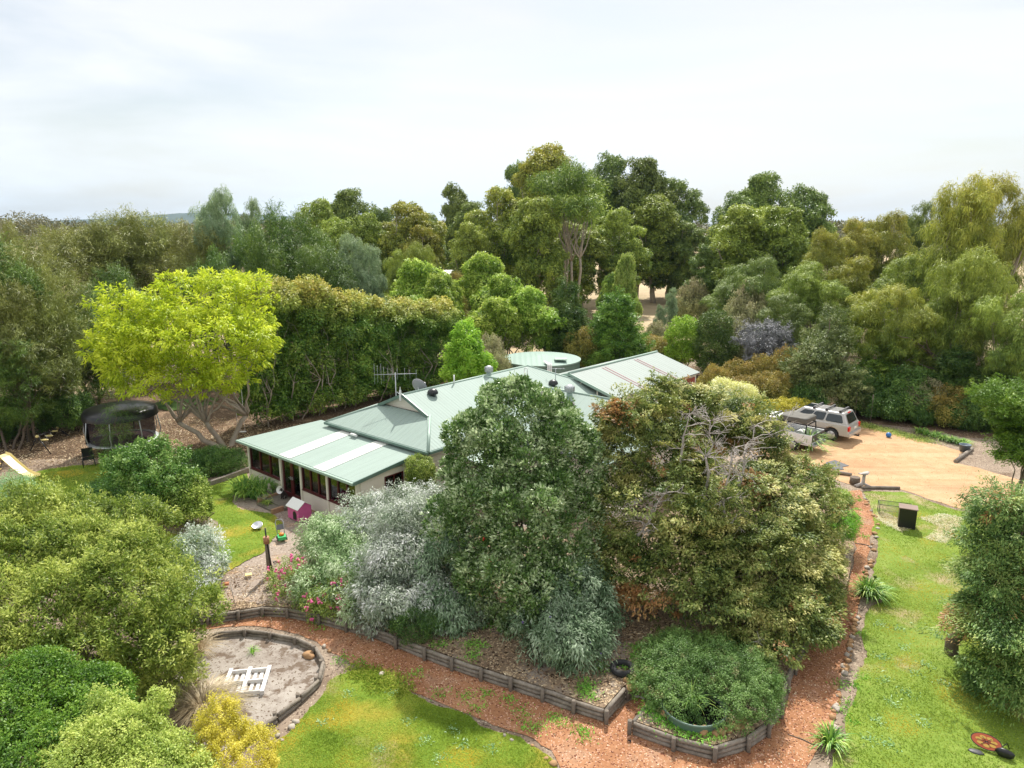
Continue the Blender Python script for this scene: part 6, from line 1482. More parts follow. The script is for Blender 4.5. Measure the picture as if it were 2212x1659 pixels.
for i in range(10):
    t_ = i/9; p = hp0.lerp(hp1, t_); t = thing('hedge_tree', 'tall hedge tree with orange bronze new tips, '+hl[i], 'tree', p, rn.uniform(-.5, .5)+(PI if i % 2 else 0), 'tall hedge trees with orange tips behind the house')
    me, sk = hedge_protos[i % 3]; s = (1.08-.29*t_)*rn.uniform(.95, 1.06); t.scale = (1.08, 1.08, s)
    linkmesh('crown', me, t); linkmesh('trunk', sk, t)

# ---- background species
def proto_gum(seed, Hh=20., wide=5., lo=.2, L_=.42, clumps=1700, cr=.50, leaves=28, nb=15, top_r=2.4, lumpy=.2, gap=.32, **kw):
    g = np.random.default_rng(seed); rows = []
    for i in range(nb):
        a = i*2.4+g.random(); f = (i+.5)/nb; z = Hh*(lo+(.90-lo)*f); rad = wide*(.75*math.sin(PI*min(1, .25+.72*(1-f)))**.7)*(.5+.5*g.random())*(1 if i < nb-2 else .25)
        r = top_r*(.75+.5*g.random()); rows.append((rad*math.cos(a), rad*math.sin(a), z, r*1.1, r*1.1, r*.95))
    A = np.array(rows); rows.append((0, 0, Hh-top_r*.9, top_r, top_r, top_r*.9))
    args = dict(clumps=clumps, cr=cr, leaves=leaves, Ln=L_, Wd=L_*.42, eup=.5, aE=.2, aq=.6, ag=.3, ar=.45, inner=.12, lump=lumpy, gap=gap, bough=(90, top_r*.42, .66, .60), tiph=(Hh*.5, Hh*1.3), low=.35, seed=seed, nup=.5, droop=.1)
    args.update(kw)
    me, P = crown('crown', rows, F_euc, **args)
    return me, P
GUM = []
for sd, kw in ((51, {}), (52, dict(wide=4.2, nb=15)), (53, dict(wide=5.5, lo=.14)), (54, dict(wide=3.6, lo=.3, nb=12))):
    me, P = proto_gum(sd, **kw); GUM.append((me, skeleton('trunk', P, .5, 6 if sd != 54 else 9, M_barkpale, seed=sd, stems=1, limbs=14, twigs=60)))
# open flat topped gums
OPEN = []
for sd in (61, 62):
    g = np.random.default_rng(sd); rows = []
    for i in range(9):
        a = i*2.4; rad = 1.2+3.2*g.random(); rows.append((rad*math.cos(a), rad*math.sin(a), 14+4*g.random(), 1.9, 1.9, 1.1))
    me, P = crown('crown', rows, F_eucd, clumps=330, cr=.8, leaves=34, Ln=.45, Wd=.11, eup=.5, aq=.6, ag=.5, gap=.5, lump=.25, low=.7, seed=sd)
    OPEN.append((me, skeleton('trunk', P, .35, 9, M_barkpale, seed=sd, stems=2, limbs=16, twigs=60, spread=.3)))
# near gum with finer leaves
GUMN = []
for sd, kw in ((71, dict(wide=3.4, lo=.25)), (72, dict(wide=3.0, lo=.15, nb=16))):
    me, P = proto_gum(sd, Hh=12., L_=.24, clumps=1700, cr=.33, leaves=38, top_r=1.5, lumpy=.18, gap=.3, nb=kw.pop('nb', 15), ag=.7, Wd=.05, **kw); GUMN.append((me, skeleton('trunk', P, .3, 4, M_barkpale, seed=sd, stems=2, limbs=16, twigs=60)))
# weeping yellow green gums
WEEP = []
for sd in (75, 76):
    me, P = proto_gum(sd, Hh=12., wide=3.6, lo=.22, L_=.34, clumps=1500, cr=.38, leaves=44, top_r=1.7, lumpy=.22, gap=.35, nb=14, ag=.9, Wd=.045, el=1.2, nup=.2); WEEP.append((me, skeleton('trunk', P, .35, 3.5, M_barkpale, seed=sd, stems=2, limbs=18, twigs=60)))
# she-oaks
CAS = []
for sd in (81, 82, 83):
    g = np.random.default_rng(sd); rows = [(g.normal()*.5, g.normal()*.5, z, r, r, 1.5) for z, r in ((3.4, 1.7), (4.8, 2.1), (6.3, 1.9), (7.8, 1.5), (9.0, .9))]
    rows += [(1.6*math.cos(i*2), 1.6*math.sin(i*2), 3.5+i, 1.1, 1.1, 1.3) for i in range(5)]
    me, P = crown('crown', rows, F_cas, clumps=540, cr=.42, leaves=52, Ln=.42, Wd=.035, el=2.2, flat=.7, eout=.7, eup=1.0, bough=(46, .62, 1.5), aE=.7, aq=.5, ag=.1, ar=.3, lump=.25, gap=.35, inner=.2, seed=sd, nup=.2, droop=.3, tiph=(5, 12))
    CAS.append((me, skeleton('trunk', P, .17, 3, M_bark, seed=sd, stems=3, limbs=16, twigs=60, spread=.4)))
# conifers (cone)
CON = []
for sd in (91, 92):
    rows = [(0, 0, z, r, r, .9) for z, r in ((.9, 1.9), (1.9, 1.85), (3.0, 1.6), (4.1, 1.25), (5.2, .85), (6.1, .45))]
    me, P = crown('crown', rows, F_con, clumps=850, cr=.42, leaves=62, Ln=.2, Wd=.06, el=1.8, flat=.45, eup=.35, aE=.8, ar=.35, lump=.25, gap=.3, inner=.2, seed=sd, low=0, bottom=-.9)
    CON.append((me, skeleton('trunk', P, .14, 1, M_bark, seed=sd, stems=1, limbs=16, twigs=20, spine=True)))
# broadleaf, upright
BRO = []
for sd in (95, 96):
    g = np.random.default_rng(sd); rows = [(g.normal()*.9, g.normal()*.9, z, 1.5+g.random()*.5, 1.6, 1.3) for z in (2.6, 3.6, 4.6, 5.6, 6.4, 3.3, 4.9, 6.0)] + [(0, 0, 7.2, .9, .9, .9)]
    me, P = crown('crown', rows, F_broad, clumps=900, cr=.34, leaves=40, bough=(44, .62, .8), Ln=.24, Wd=.12, eup=.5, aE=.5, ag=.3, ar=.5, lump=.25, gap=.3, seed=sd)
    BRO.append((me, skeleton('trunk', P, .12, 2.2, M_barkpale, seed=sd, stems=5, limbs=18, twigs=50, spread=.5)))
# round shrub
SHR = []
for sd in (98, 99):
    g = np.random.default_rng(sd); rows = [(g.normal()*.7, g.normal()*.6, 1+g.random()*.8, 1.1, 1.1, 1.0) for _ in range(5)] + [(0, 0, 1.9, .9, .9, .7)]
    me, P = crown('foliage', rows, F_shrub, clumps=420, cr=.3, leaves=56, Ln=.13, Wd=.06, eup=.5, lump=.2, gap=.2, seed=sd, low=0, bottom=-.9, tiph=(1., 3.2))
    SHR.append((me, skeleton('stem', P, .06, .5, M_bark, seed=sd, stems=5, limbs=10, twigs=20, spread=.3)))
KIND = {'gum': (GUM, 20., 11.5, 'gum_tree'), 'open': (OPEN, 19., 9., 'gum_tree'), 'gumn': (GUMN, 12., 8., 'gum_tree'), 'weep': (WEEP, 12., 8.5, 'gum_tree'), 'cas': (CAS, 10., 4.8, 'sheoak_tree'),
        'con': (CON, 6.5, 4.0, 'conifer'), 'bro': (BRO, 8., 5.5, 'broadleaf_tree'), 'shr': (SHR, 2.6, 3.4, 'garden_shrub')}
_cnt = {}
def bg(kind, u, vtop, wu, Y, label, mat=None, name=None, cat='tree', group=None, var=None, zb=0., rz=None, lean=0.):
    protos, ph, pw, nm = KIND[kind]; _cnt[kind] = _cnt.get(kind, -1)+1
    me, sk = protos[_cnt[kind] % len(protos) if var is None else var]
    p = W(u, vtop, Y); hgt = p.z-zb; sc = scale_at(u, (vtop+700)/2, Y); wd = wu*sc
    t = thing(name or nm, label, 'shrub' if kind == 'shr' and cat == 'tree' else cat, (W(u, 829, Y).x if Y < 20 else p.x, Y, zb), rn.uniform(0, 6.28) if rz is None else rz, group)
    t.scale = (wd/pw, wd/pw, hgt/ph)
    if lean: t.rotation_euler = (lean, 0, 0)
    linkmesh('foliage' if kind == 'shr' else 'crown', me, t, mat); linkmesh('stem' if kind == 'shr' else 'trunk', sk, t)
    return t
gF = 'gum trees along the skyline'
# skyline gums, left to right
bg('gumn', 475, 415, 125, 62, 'tall blue grey gum standing alone on the left skyline', F_eucb)
bg('gumn', 535, 440, 90, 66, 'blue grey gum just right of the tall left skyline gum', F_eucb)
for u, vt, w, Y, lb, mt, vr in [
    (690, 440, 110, 98, 'round topped gum left of the double crowned skyline pair', F_euc, 0), (760, 412, 120, 108, 'dark rounded gum rising over the middle left skyline', F_eucd, 1), (830, 440, 90, 100, 'olive gum between two rounded skyline gums', F_eucd, 2),
    (872, 425, 130, 92, 'broad yellow green domed gum on the middle left skyline', F_eucy, 2), (930, 470, 80, 104, 'shorter dark gum filling the dip right of the domed gum', F_eucd, 0),
    (985, 395, 90, 118, 'slim open crowned gum left of the tallest group', F_eucd, 3), (1020, 440, 90, 110, 'dark gum under the slim open crowned one', F_eucd, 1),
    (1075, 392, 135, 92, 'broad golden green gum on the left side of the tallest group', F_eucy, 2), (1125, 350, 90, 122, 'dark gum rising behind the golden green one in the tallest group', F_eucd, 3),
    (1190, 325, 150, 116, 'highest yellow green topped gum of the tallest group', F_eucy, 0), (1160, 430, 130, 84, 'fresh green gum in front of the tallest group', F_euc, 1), (1262, 390, 110, 104, 'olive gum right of the highest crown', F_euc, 1), (1310, 328, 115, 122, 'tall dark gum with open base right of the highest crown', F_eucd, 3),
    (1385, 345, 130, 118, 'massive dark gum whose trunk foot shows in the dry paddock', F_eucd, 1), (1455, 375, 120, 120, 'dark gum leaning over the right end of the tallest group', F_eucd, 2), (1420, 430, 130, 112, 'wide green gum low in the right end of the tallest group', F_euc, 0),
    (1340, 440, 110, 100, 'green gum behind the two bare pale trunks', F_euc, 2), (725, 462, 95, 92, 'mid green gum low on the left of the domed skyline gum', F_euc, 2), (795, 470, 95, 90, 'mid green gum just left of the domed skyline gum', F_euc, 0), (905, 478, 90, 88, 'yellowish gum low on the right of the domed skyline gum', F_eucy, 2),
    (1010, 490, 95, 86, 'mid green gum below the slim open crowned one', F_euc, 0), (1230, 470, 130, 96, 'green gum filling the middle of the tallest group', F_euc, 2), (1480, 470, 90, 112, 'dark gum low at the right end of the tallest group', F_eucd, 2)]:
    bg('gum', u, vt, w*1.12, Y, lb, mt, group=gF, var=vr)
bg('open', 1215, 360, 120, 88, 'thin gum with a bare pale trunk, left of two in front of the tall group', F_euc, var=0)
bg('open', 1245, 385, 130, 86, 'thin gum with a bare pale trunk, right of two in front of the tall group', F_euc, var=1)
for u, vt, w, Y, lb, mt, vr in [(1590, 415, 110, 96, 'tall open gum with sky showing through left of the right skyline gap', F_eucd, 0), (1660, 378, 130, 100, 'open topped gum highest of the right middle skyline', F_eucd, 1), (1745, 398, 120, 104, 'spreading gum with bare forks beside the right skyline gap', F_eucd, 0), (1640, 450, 110, 92, 'thin gum below the open topped gums', F_euc, 1)]:
    bg('gum', u, vt, w*1.15, Y, lb, mt, group=gF, var=3-vr*2)
for u, vt, w, Y, lb, mt, vr in [(1600, 455, 150, 84, 'large rounded olive gum beside the open paddock gap', F_euc, 0), (1690, 450, 140, 82, 'olive gum with yellow tips right of the paddock gap', F_euc, 1), (1540, 520, 90, 86, 'dark gum edging the paddock gap', F_eucd, 2)]:
    bg('gum', u, vt, w*1.1, Y, lb, mt, var=vr)
for u, vt, w, Y, lb, mt in [(1780, 500, 110, 74, 'orange tipped gum below the right skyline gap', F_eucy), (1860, 480, 120, 78, 'orange tipped gum in the centre of the right skyline gap', F_eucy), (1930, 462, 120, 80, 'yellow tipped gum left of the big right hand gum', F_eucy), (1985, 445, 100, 84, 'dark round headed gum poking up left of the big right hand gum', F_eucd),
    (1750, 570, 140, 60, 'dark green gum in the second row behind the layered conifer', F_euc), (1840, 560, 130, 62, 'yellow topped gum in the second row above the driveway', F_eucy), (1650, 560, 120, 64, 'dark gum above the olive bush', F_eucd), (1960, 560, 150, 58, 'gum with bare inner branches left of the big right hand gum', F_euc), (1580, 600, 110, 68, 'dark bushy gum right of the paddock gap', F_eucd),
    (1700, 640, 120, 56, 'dark shaded gum over the grey blue cedar', F_eucd)]:
    bg('gumn', u, vt, w*1.15, Y, lb, mt, group='gum trees behind the driveway')
bg('weep', 2095, 385, 200, 56, 'biggest weeping yellow green gum on the right', F_eucy, var=0)
bg('weep', 2180, 372, 200, 60, 'tall weeping gum cut by the right edge of the frame', F_eucy, var=1)
bg('weep', 1930, 612, 190, 47, 'weeping yellow green gum leaning over the layered conifer', F_eucy, var=1)
bg('weep', 2110, 540, 190, 46, 'dark trunked weeping gum right of the leaning one', F_euc, var=0)
bg('weep', 2220, 620, 180, 42, 'weeping gum low at the right edge', F_euc, var=1)
bg('weep', 2010, 660, 150, 50, 'shaded weeping gum behind the leaning trunk', F_euc, var=0)
lt = thing('fallen_trunk', 'bare brown trunk leaning steeply at the right behind the fence', 'tree trunk', (W(2100, 865, 44).x, 44, 0))
g_ = np.random.default_rng(4); m = MB(); a = np.array((0, 0, -.2)); e = W(1985, 745, 46); e = np.array((e.x-lt.location.x, 2, e.z)); q = branch(m, a, e, .22, .10, g_, -.18, 8, 10)
for k in range(7): aa = q[g_.integers(4, 9)]; branch(m, aa, np.array(aa)+np.array((-1-g_.random()*2, g_.normal(), .3+g_.random()*1.4)), .07, .015, g_, .05, 5, 5)
m.build('trunk', M_bark, lt)
# second row left: greens
for u, vt, w, Y, lb, mt in [(590, 470, 130, 60, 'dark green she-oak behind the orange tipped hedge', F_casg), (640, 490, 120, 64, 'dark green she-oak right of the first behind the hedge', F_casg), (700, 540, 120, 58, 'lower dark green she-oak behind the hedge', F_casg), (550, 520, 90, 56, 'dark green she-oak below the blue grey gum', F_casg)]:
    bg('cas', u, vt, w, Y, lb, mt, name='sheoak_tree', group='dark green she-oaks behind the hedge')
bg('gumn', 755, 512, 110, 60, 'blue grey young gum above the orange hedge tips', F_eucb); bg('gumn', 800, 560, 80, 62, 'smaller blue grey gum beside the bright broadleaf trees', F_eucb); bg('gumn', 745, 600, 90, 57, 'blue green gum partly behind the hedge', F_eucb)
bg('weep', 905, 525, 90, 78, 'round olive gum in front of the domed skyline gum', F_euc); bg('gumn', 850, 545, 80, 80, 'dull green gum left of the far pale roof', F_euc)
for u, vt, w, Y, lb in [(900, 562, 110, 66, 'bright green broadleaf tree left of the far pale roof'), (955, 590, 90, 62, 'bright green broadleaf tree below the far pale roof'), (1050, 548, 110, 68, 'bright green broadleaf tree right of the far pale roof'), (1090, 590, 110, 62, 'bright green broadleaf tree above the water tank'), (1150, 620, 105, 60, 'bright green broadleaf tree with pale stems right of the water tank'), (1075, 640, 100, 58, 'bright green broadleaf tree with pale stems left of the water tank'), (890, 640, 100, 60, 'lower bright green broadleaf tree at the hedge end')]:
    bg('bro', u, vt, w*1.15, Y, lb, group='bright green broadleaf trees behind the house')
bg('gumn', 985, 590, 70, 74, 'rusty leaved tree between the bright broadleaf trees', F_photinia, name='broadleaf_tree')
for u, vt, w, Y, lb, mt in [(1225, 605, 80, 62, 'narrow dark conifer behind the water tank', F_con), (1335, 640, 115, 58, 'pointed bright green conifer behind the shed', F_conb), (1235, 660, 90, 60, 'dark spreading conifer right of the bright broadleaf trees', F_con), (1300, 680, 70, 60, 'small dark conifer left of the pointed bright one', F_con)]:
    bg('con', u, vt, w, Y, lb, mt, group='conifers behind the shed')
bg('bro', 1352, 545, 62, 72, 'slender yellow green poplar above the pointed conifer', F_pale, name='poplar_tree')
bg('bro', 1322, 590, 60, 74, 'yellowish small gum left of the poplar', F_euc, name='gum_tree')
t, P = plant('sapling_tree', 'small bright lime green leafy tree behind the house ridge', 'tree', [(1008, 725, 47, 22, 26), (1010, 765, 46.5, 38, 32), (1000, 805, 46, 40, 28), (1035, 790, 46.5, 25, 28)], F_lime, trunk=dict(base_r=.08, fork=1, seed=5, stems=1, limbs=12, twigs=30, spine=True), clumps=420, cr=.3, leaves=44, Ln=.17, Wd=.09, eup=.3, gap=.3, lump=.25, seed=44)
bg('shr', 1055, 735, 85, 50, 'olive grey fine leaved shrub beside the lime green tree', F_olive, name='olive_shrub'); bg('shr', 1075, 775, 50, 48, 'low olive shrub left of the water tank', F_olive, name='olive_shrub')
t, P = plant('lime_tree', 'small lime yellow rounded tree behind the far end of the shed', 'tree', [(1480, 725, 58, 32, 32), (1478, 765, 57.6, 34, 26)], F_lime, trunk=dict(base_r=.06, fork=.8, seed=6, stems=2, limbs=10, twigs=20), clumps=380, cr=.35, leaves=50, Ln=.16, Wd=.07, eup=.9, seed=45)
t, P = plant('round_conifer', 'dense dark green rounded conifer right of the lime yellow tree', 'tree', [(1545, 710, 56, 32, 35), (1548, 750, 55.6, 38, 38), (1548, 790, 55.4, 36, 30)], F_con, trunk=dict(base_r=.1, fork=1, seed=7, stems=1, limbs=10, twigs=20, spine=True), clumps=600, cr=.33, leaves=56, Ln=.14, Wd=.05, eup=.9, lump=.06, seed=46)
bg('shr', 1618, 630, 110, 62, 'tall olive grey rounded bush above the grey blue cedar', F_olive, name='olive_bush', cat='bush')
bg('shr', 1600, 690, 90, 60, 'brown olive bush behind the dark rounded conifer', F_olive, name='olive_bush', cat='bush')
t, P = plant('blue_cedar', 'weeping grey blue cedar with layered drooping branches', 'tree', [(1655, 712, 52, 38, 10), (1635, 735, 51.6, 36, 8), (1665, 745, 51.4, 42, 9), (1650, 765, 51, 34, 9), (1680, 725, 52, 26, 9)], F_cedar, trunk=dict(base_r=.1, fork=1.5, seed=8, stems=1, limbs=14, twigs=40), clumps=420, cr=.3, leaves=60, Ln=.14, Wd=.035, el=2, flat=.4, ag=.4, eup=0, seed=47, lump=.3)
for u, vt, w, Y, lb, mt in [(1590, 785, 90, 48, 'bronze tipped shrub right of the shed end', F_photinia), (1650, 775, 80, 48, 'bronze tipped shrub above the yellow variegated bush', F_photinia), (1700, 760, 90, 48, 'bronze shrub left of the layered conifer', F_photinia), (1540, 795, 70, 47, 'bronze shrub behind the shed roof edge', F_photinia), (1400, 725, 90, 62, 'bronze brown shrub behind the shed ridge', F_photinia), (1265, 715, 80, 58, 'bronze brown shrub between the tank and the shed', F_photinia),
    (1440, 735, 70, 60, 'low bronze shrub left of the lime yellow tree', F_photinia), (1680, 810, 90, 45, 'dark bronze shrub just behind the fence', F_photinia), (1740, 830, 80, 44, 'dark green shrub behind the parked cars', F_shrub), (1620, 820, 80, 45, 'bronze green shrub above the yellow bush at the fence', F_photinia)]:
    bg('shr', u, vt, w, Y, lb, mt, group='mixed shrubs along the back boundary')
t, P = plant('layered_conifer', 'olive green layered conifer behind the wire fence', 'tree', [(1795, 705, 46, 18, 30), (1790, 750, 45.6, 38, 26), (1780, 800, 45, 58, 28), (1800, 840, 44.6, 62, 30), (1770, 770, 45, 45, 18)], F_olive, trunk=dict(base_r=.12, fork=1, seed=9, stems=1, limbs=16, twigs=30, spine=True), clumps=750, cr=.38, leaves=54, Ln=.16, Wd=.05, el=2, flat=.35, eup=.35, gap=.3, lump=.25, seed=48, sprays=(120, 1.4, 160, .15, .25, .05))
t.children[0].material_slots[0].link = 'OBJECT'; t.children[0].material_slots[0].material = foliage('olive_conifer_leaf', [(.05, .08, .02), (.13, .17, .05), (.27, .28, .11)], trans=.25, nscale=.8)
for u, vt, w, Y, lb, mt, kd in [(1895, 770, 100, 45.5, 'dark green shrub right of the layered conifer', F_conb, 'con'), (1960, 800, 120, 44, 'dark green spreading shrub behind the driveway border', F_shrub, 'shr'), (1905, 845, 110, 43.8, 'low dark green hedge shrub behind the strap leaf border', F_shrub, 'shr'), (2050, 840, 110, 42.5, 'brownish layered shrub at the foot of the leaning trunk', F_photinia, 'shr'), (2010, 825, 110, 43.5, 'olive shrub in deep shade behind the driveway', F_olive, 'shr'),
    (2125, 850, 100, 41, 'dark shrub in shade at the far right of the driveway', F_shrub, 'shr'), (1850, 800, 90, 45, 'dark green shrub between fence and layered conifer', F_shrub, 'shr'), (2070, 760, 110, 44, 'dark layered conifer in deep shade on the right', F_con, 'con'), (2160, 800, 130, 42, 'dark conifer low at the right edge behind the lawn', F_con, 'con'), (1995, 880, 50, 42, 'small sparse shrub behind the end of the driveway border', F_shrub, 'shr')]:
    bg(kd, u, vt, w, Y, lb, mt, group='shaded shrubs right of the driveway')
# variegated bush, clipped hedge by cars
t, P = plant('variegated_bush', 'bright yellow variegated bush rising behind the golden cypress', 'bush', [(1560, 850, 40, 30, 28), (1600, 855, 40, 30, 24), (1575, 875, 39.6, 42, 24)], F_variegated, trunk=dict(base_r=.06, fork=.8, seed=10, stems=4, limbs=8, twigs=20), crown_name='foliage', stem_name='stem', clumps=420, cr=.22, leaves=50, Ln=.09, Wd=.05, lump=.12, seed=49)
t, P = plant('clipped_hedge', 'clipped bright lime hedge behind the parked cars', 'hedge', [(1660, 885, 42.4, 30, 16), (1690, 882, 42.4, 32, 17), (1725, 882, 42.6, 32, 17), (1750, 886, 42.8, 26, 15)], F_lime, crown_name='foliage', clumps=460, cr=.18, leaves=50, Ln=.08, Wd=.05, lump=.05, seed=50, low=0, bottom=-.9)
t.children[0].material_slots[0].link = 'OBJECT'; t.children[0].material_slots[0].material = F_yell
# sheoaks left
cl = [(-30, 560, 150, 40, F_casg, 'edge she-oak at the far left, mid height'), (45, 545, 150, 43, F_cas, 'tall brown green she-oak with grey trunks by the swing set'), (110, 610, 110, 41, F_cas, 'she-oak between the swing set and the yellow green tree'), (25, 640, 130, 38.5, F_cas, 'she-oak low at the left edge above the swings'), (150, 500, 130, 62, F_cas, 'she-oak beside the pale paddock gap at left'), (215, 495, 130, 64, F_cas, 'olive brown she-oak above the yellow green tree, left side'), (275, 485, 130, 66, F_cas, 'olive brown she-oak above the yellow green tree, centre left'),
      (335, 472, 130, 68, F_cas, 'highest olive brown she-oak above the yellow green tree'), (390, 505, 120, 64, F_cas, 'olive brown she-oak above the yellow green tree, right side'), (440, 520, 110, 60, F_cas, 'she-oak left of the blue grey gum'), (60, 520, 90, 66, F_cas, 'she-oak left of the pale paddock gap'), (185, 640, 120, 46, F_casg, 'dark she-oak behind the left side of the yellow green tree'), (180, 740, 120, 44, F_casg, 'dark she-oak with bare lower stems behind the yellow green tree'),
      (-10, 740, 130, 37, F_casg, 'dark shaded she-oak at the left edge behind the slide'), (20, 500, 80, 75, F_cas, 'distant she-oak at the far left skyline'), (255, 600, 110, 52, F_casg, 'dark she-oak hidden behind the yellow green crown'), (560, 600, 90, 50, F_casg, 'dark she-oak between the yellow green tree and the hedge'), (470, 560, 100, 54, F_casg, 'dark she-oak right behind the yellow green crown')]
for u, vt, w, Y, mt, lb in cl: bg('cas', u, vt, w*1.1, Y, lb, mt, group='she-oaks on the left boundary')
for u, vt, w, Y, lb, mt in [(140, 845, 90, 41, 'glossy dark green shrub between swing set and trampoline', F_shrub), (40, 840, 110, 40, 'dark green shrub behind the swing set', F_shrub), (-10, 870, 90, 38, 'dark green shrub behind the slide', F_shrub), (400, 870, 100, 47, 'shaded green shrub behind the yellow green trunk', F_shrub), (600, 850, 70, 46, 'shaded shrub behind the rope swing', F_shrub)]:
    bg('shr', u, vt, w, Y, lb, mt, group='shaded shrubs under the left trees')
t, P = plant('young_sheoak', 'wispy young she-oak sapling in front of the trampoline', 'tree', [(262, 905, 34.2, 30, 35), (262, 950, 34, 35, 30), (245, 985, 33.8, 30, 18)], F_casg, trunk=dict(base_r=.04, fork=1, seed=10, stems=1, limbs=8, twigs=20, spine=True), clumps=60, cr=.3, leaves=36, Ln=.35, Wd=.014, el=1.5, eup=.9, ag=.3, aq=.8, ar=.5, droop=.3, gap=.3, seed=52)
# paddock saplings
for u, vt, w, Y, lb, mt in [(1450, 625, 42, 74, 'young blue grey gum sapling in the dry paddock gap', F_eucb), (1425, 660, 30, 70, 'thin blue grey sapling left of the other in the paddock gap', F_eucb)]:
    bg('gumn', u, vt, w, Y, lb, mt)
for u, vt, w, Y, lb in [(1500, 610, 70, 84, 'grey green bush at the edge of the dry paddock'), (1420, 700, 60, 66, 'low grey shrub at the near edge of the dry paddock')]:
    bg('shr', u, vt, w, Y, lb, F_olive, name='paddock_shrub')
# far woodland: one mass that nobody could count
g = np.random.default_rng(123); rows = []
fx = []
for i in range(420):
    Y = g.uniform(150, 420); ang = g.uniform(-.75, .75); x = math.tan(ang)*Y
    hh = g.uniform(9, 15)*(1 if x < -40 or abs(x) > 60 else 1.0)
    hh = min(hh, 13.5 if x/Y < -.62 else 11.4 if x/Y < -.42 else 12.5)
    fx.append((x, Y, hh*.62, hh*.42, hh*.42, hh*.40))
me, P = crown('far_woodland', fx, foliage('far_tree_leaf', [(.035, .045, .02), (.085, .09, .04), (.16, .15, .07)], trans=.2, nscale=.05), clumps=12000, cr=1.2, leaves=32, Ln=.75, Wd=.3, lump=.2, gap=.1, seed=124, low=.5, bottom=-.4, inner=.1)
o = linkmesh('far_woodland', me); tag(o, 'brown green far off woodland along the horizon', 'woodland', kind='stuff')
m = MB()
for x, y, z, r, _, rz2 in fx: m.tube([(x, y, 0), (x+g.normal()*.4, y, z)], [.3, .12], 5)
o = m.build('far_tree_trunks', M_bark); tag(o, 'trunks of the far off woodland', 'woodland', kind='stuff')

# ---- strap leaf clumps
def strap(name, label, u, v, n, Ls, seed, wd=.045, group=None, z=None, flowers=0, mat=None, r0=.16, cat='plant', rise=1.):
    g = np.random.default_rng(seed); p = G(u, v, z); t = thing(name, label, cat, p, 0, group); me_v = []; me_f = []; lcs = []
    for i in range(n):
        a = g.random()*6.28; r = r0*math.sqrt(g.random()); b = np.array([math.cos(a)*r, math.sin(a)*r, 0]); L1 = Ls*(.7+.5*g.random()); el_ = R(45+40*g.random()); a += g.normal()*.4
        out = np.array([math.cos(a), math.sin(a), 0]); sd = np.array([-math.sin(a), math.cos(a), 0]); k0 = len(me_v); c = g.random()
        for j in range(6):
            s_ = j/5; ho = L1*(s_*math.cos(el_)+.35*s_*s_); ve = L1*rise*1.25*(math.sin(el_)*s_-.62*s_*s_); w = wd*.5*(1-.85*s_**2)
            q = b+out*ho+np.array([0, 0, max(ve, -.0+.01)]); me_v += [tuple(q-sd*w), tuple(q+sd*w+np.array([0, 0, .004]))]
        for j in range(5): me_f.append((k0+2*j, k0+2*j+1, k0+2*j+3, k0+2*j+2)); lcs.append(c)
    me = bpy.data.meshes.new('leaves'); me.from_pydata(me_v, [], me_f); me.materials.append(mat or F_agap)
    at = me.attributes.new('lc', 'FLOAT', 'FACE'); at.data.foreach_set('value', np.array(lcs, np.float32)); linkmesh('leaves', me, t)
    for k in range(flowers):
        m = MB(); a = g.random()*6.28; e = (math.cos(a)*.2, math.sin(a)*.2, .75+.2*g.random()); m.tube([(0, 0, 0), e], .008, 5); m.blob(e, (.05, .05, .05), 1, 2, .3); m.build('flower_stalk', F_pale, t)
    return t
strap('agapanthus', 'strap leaf clump on the path edge beside the upper right lawn', 1872, 1288, 170, .75, 1, flowers=3, rise=1.4)
strap('agapanthus', 'second strap leaf clump overlapping the upper one by the lawn edge', 1892, 1290, 130, .65, 2, rise=1.4)
strap('agapanthus', 'lowest strap leaf clump at the bottom right edge of the red path', 1793, 1610, 100, .55, 3, rise=1.3)
strap('agapanthus', 'dense strap leaf clump beside the slate steps, left part', 530, 1068, 260, .85, 4, z=.04, r0=.45, rise=1.6)
strap('agapanthus', 'dense strap leaf clump beside the slate steps, right part', 562, 1072, 260, .85, 5, z=.04, r0=.45, rise=1.6)
strap('flax_plant', 'large arching flax clump in front of the white utility', 1745, 972, 130, 1.5, 6, wd=.07, rise=1.25)
for k, (u, v) in enumerate([(1985, 935), (2000, 940), (2018, 944), (2035, 950), (2052, 955), (2068, 958), (2080, 962)]):
    strap('agapanthus', 'strap leaf clump in the dark green border along the far driveway edge', u, v, 70, .6, 10+k, group='strap leaf clumps bordering the driveway')
strap('dry_tussock', 'big dry grass tussock beside the pallet and yellow shrub', 440, 1545, 1300, 1.15, 30, wd=.016, mat=F_straw, r0=.16, rise=.95, cat='grass tussock')
strap('dry_tussock', 'thin dry grass tussock at the left end of the sand bed', 428, 1415, 320, .8, 31, wd=.014, mat=F_straw, r0=.14, rise=1.3, cat='grass tussock')
strap('green_weed', 'small upright green weed growing in the grey sand bed', 545, 1412, 24, .28, 32, wd=.02, mat=F_weed, r0=.05, rise=1.4)
strap('reed_plant', 'green reeds growing from the sunken pond tub', 1492, 1528, 40, .7, 33, wd=.018, z=.2, mat=F_agap, r0=.12, rise=1.5)
strap('lily_plant', 'pale yellow green leafy plant beside the steps edging', 577, 1090, 60, .35, 34, wd=.05, z=.08, mat=F_pale, r0=.08)
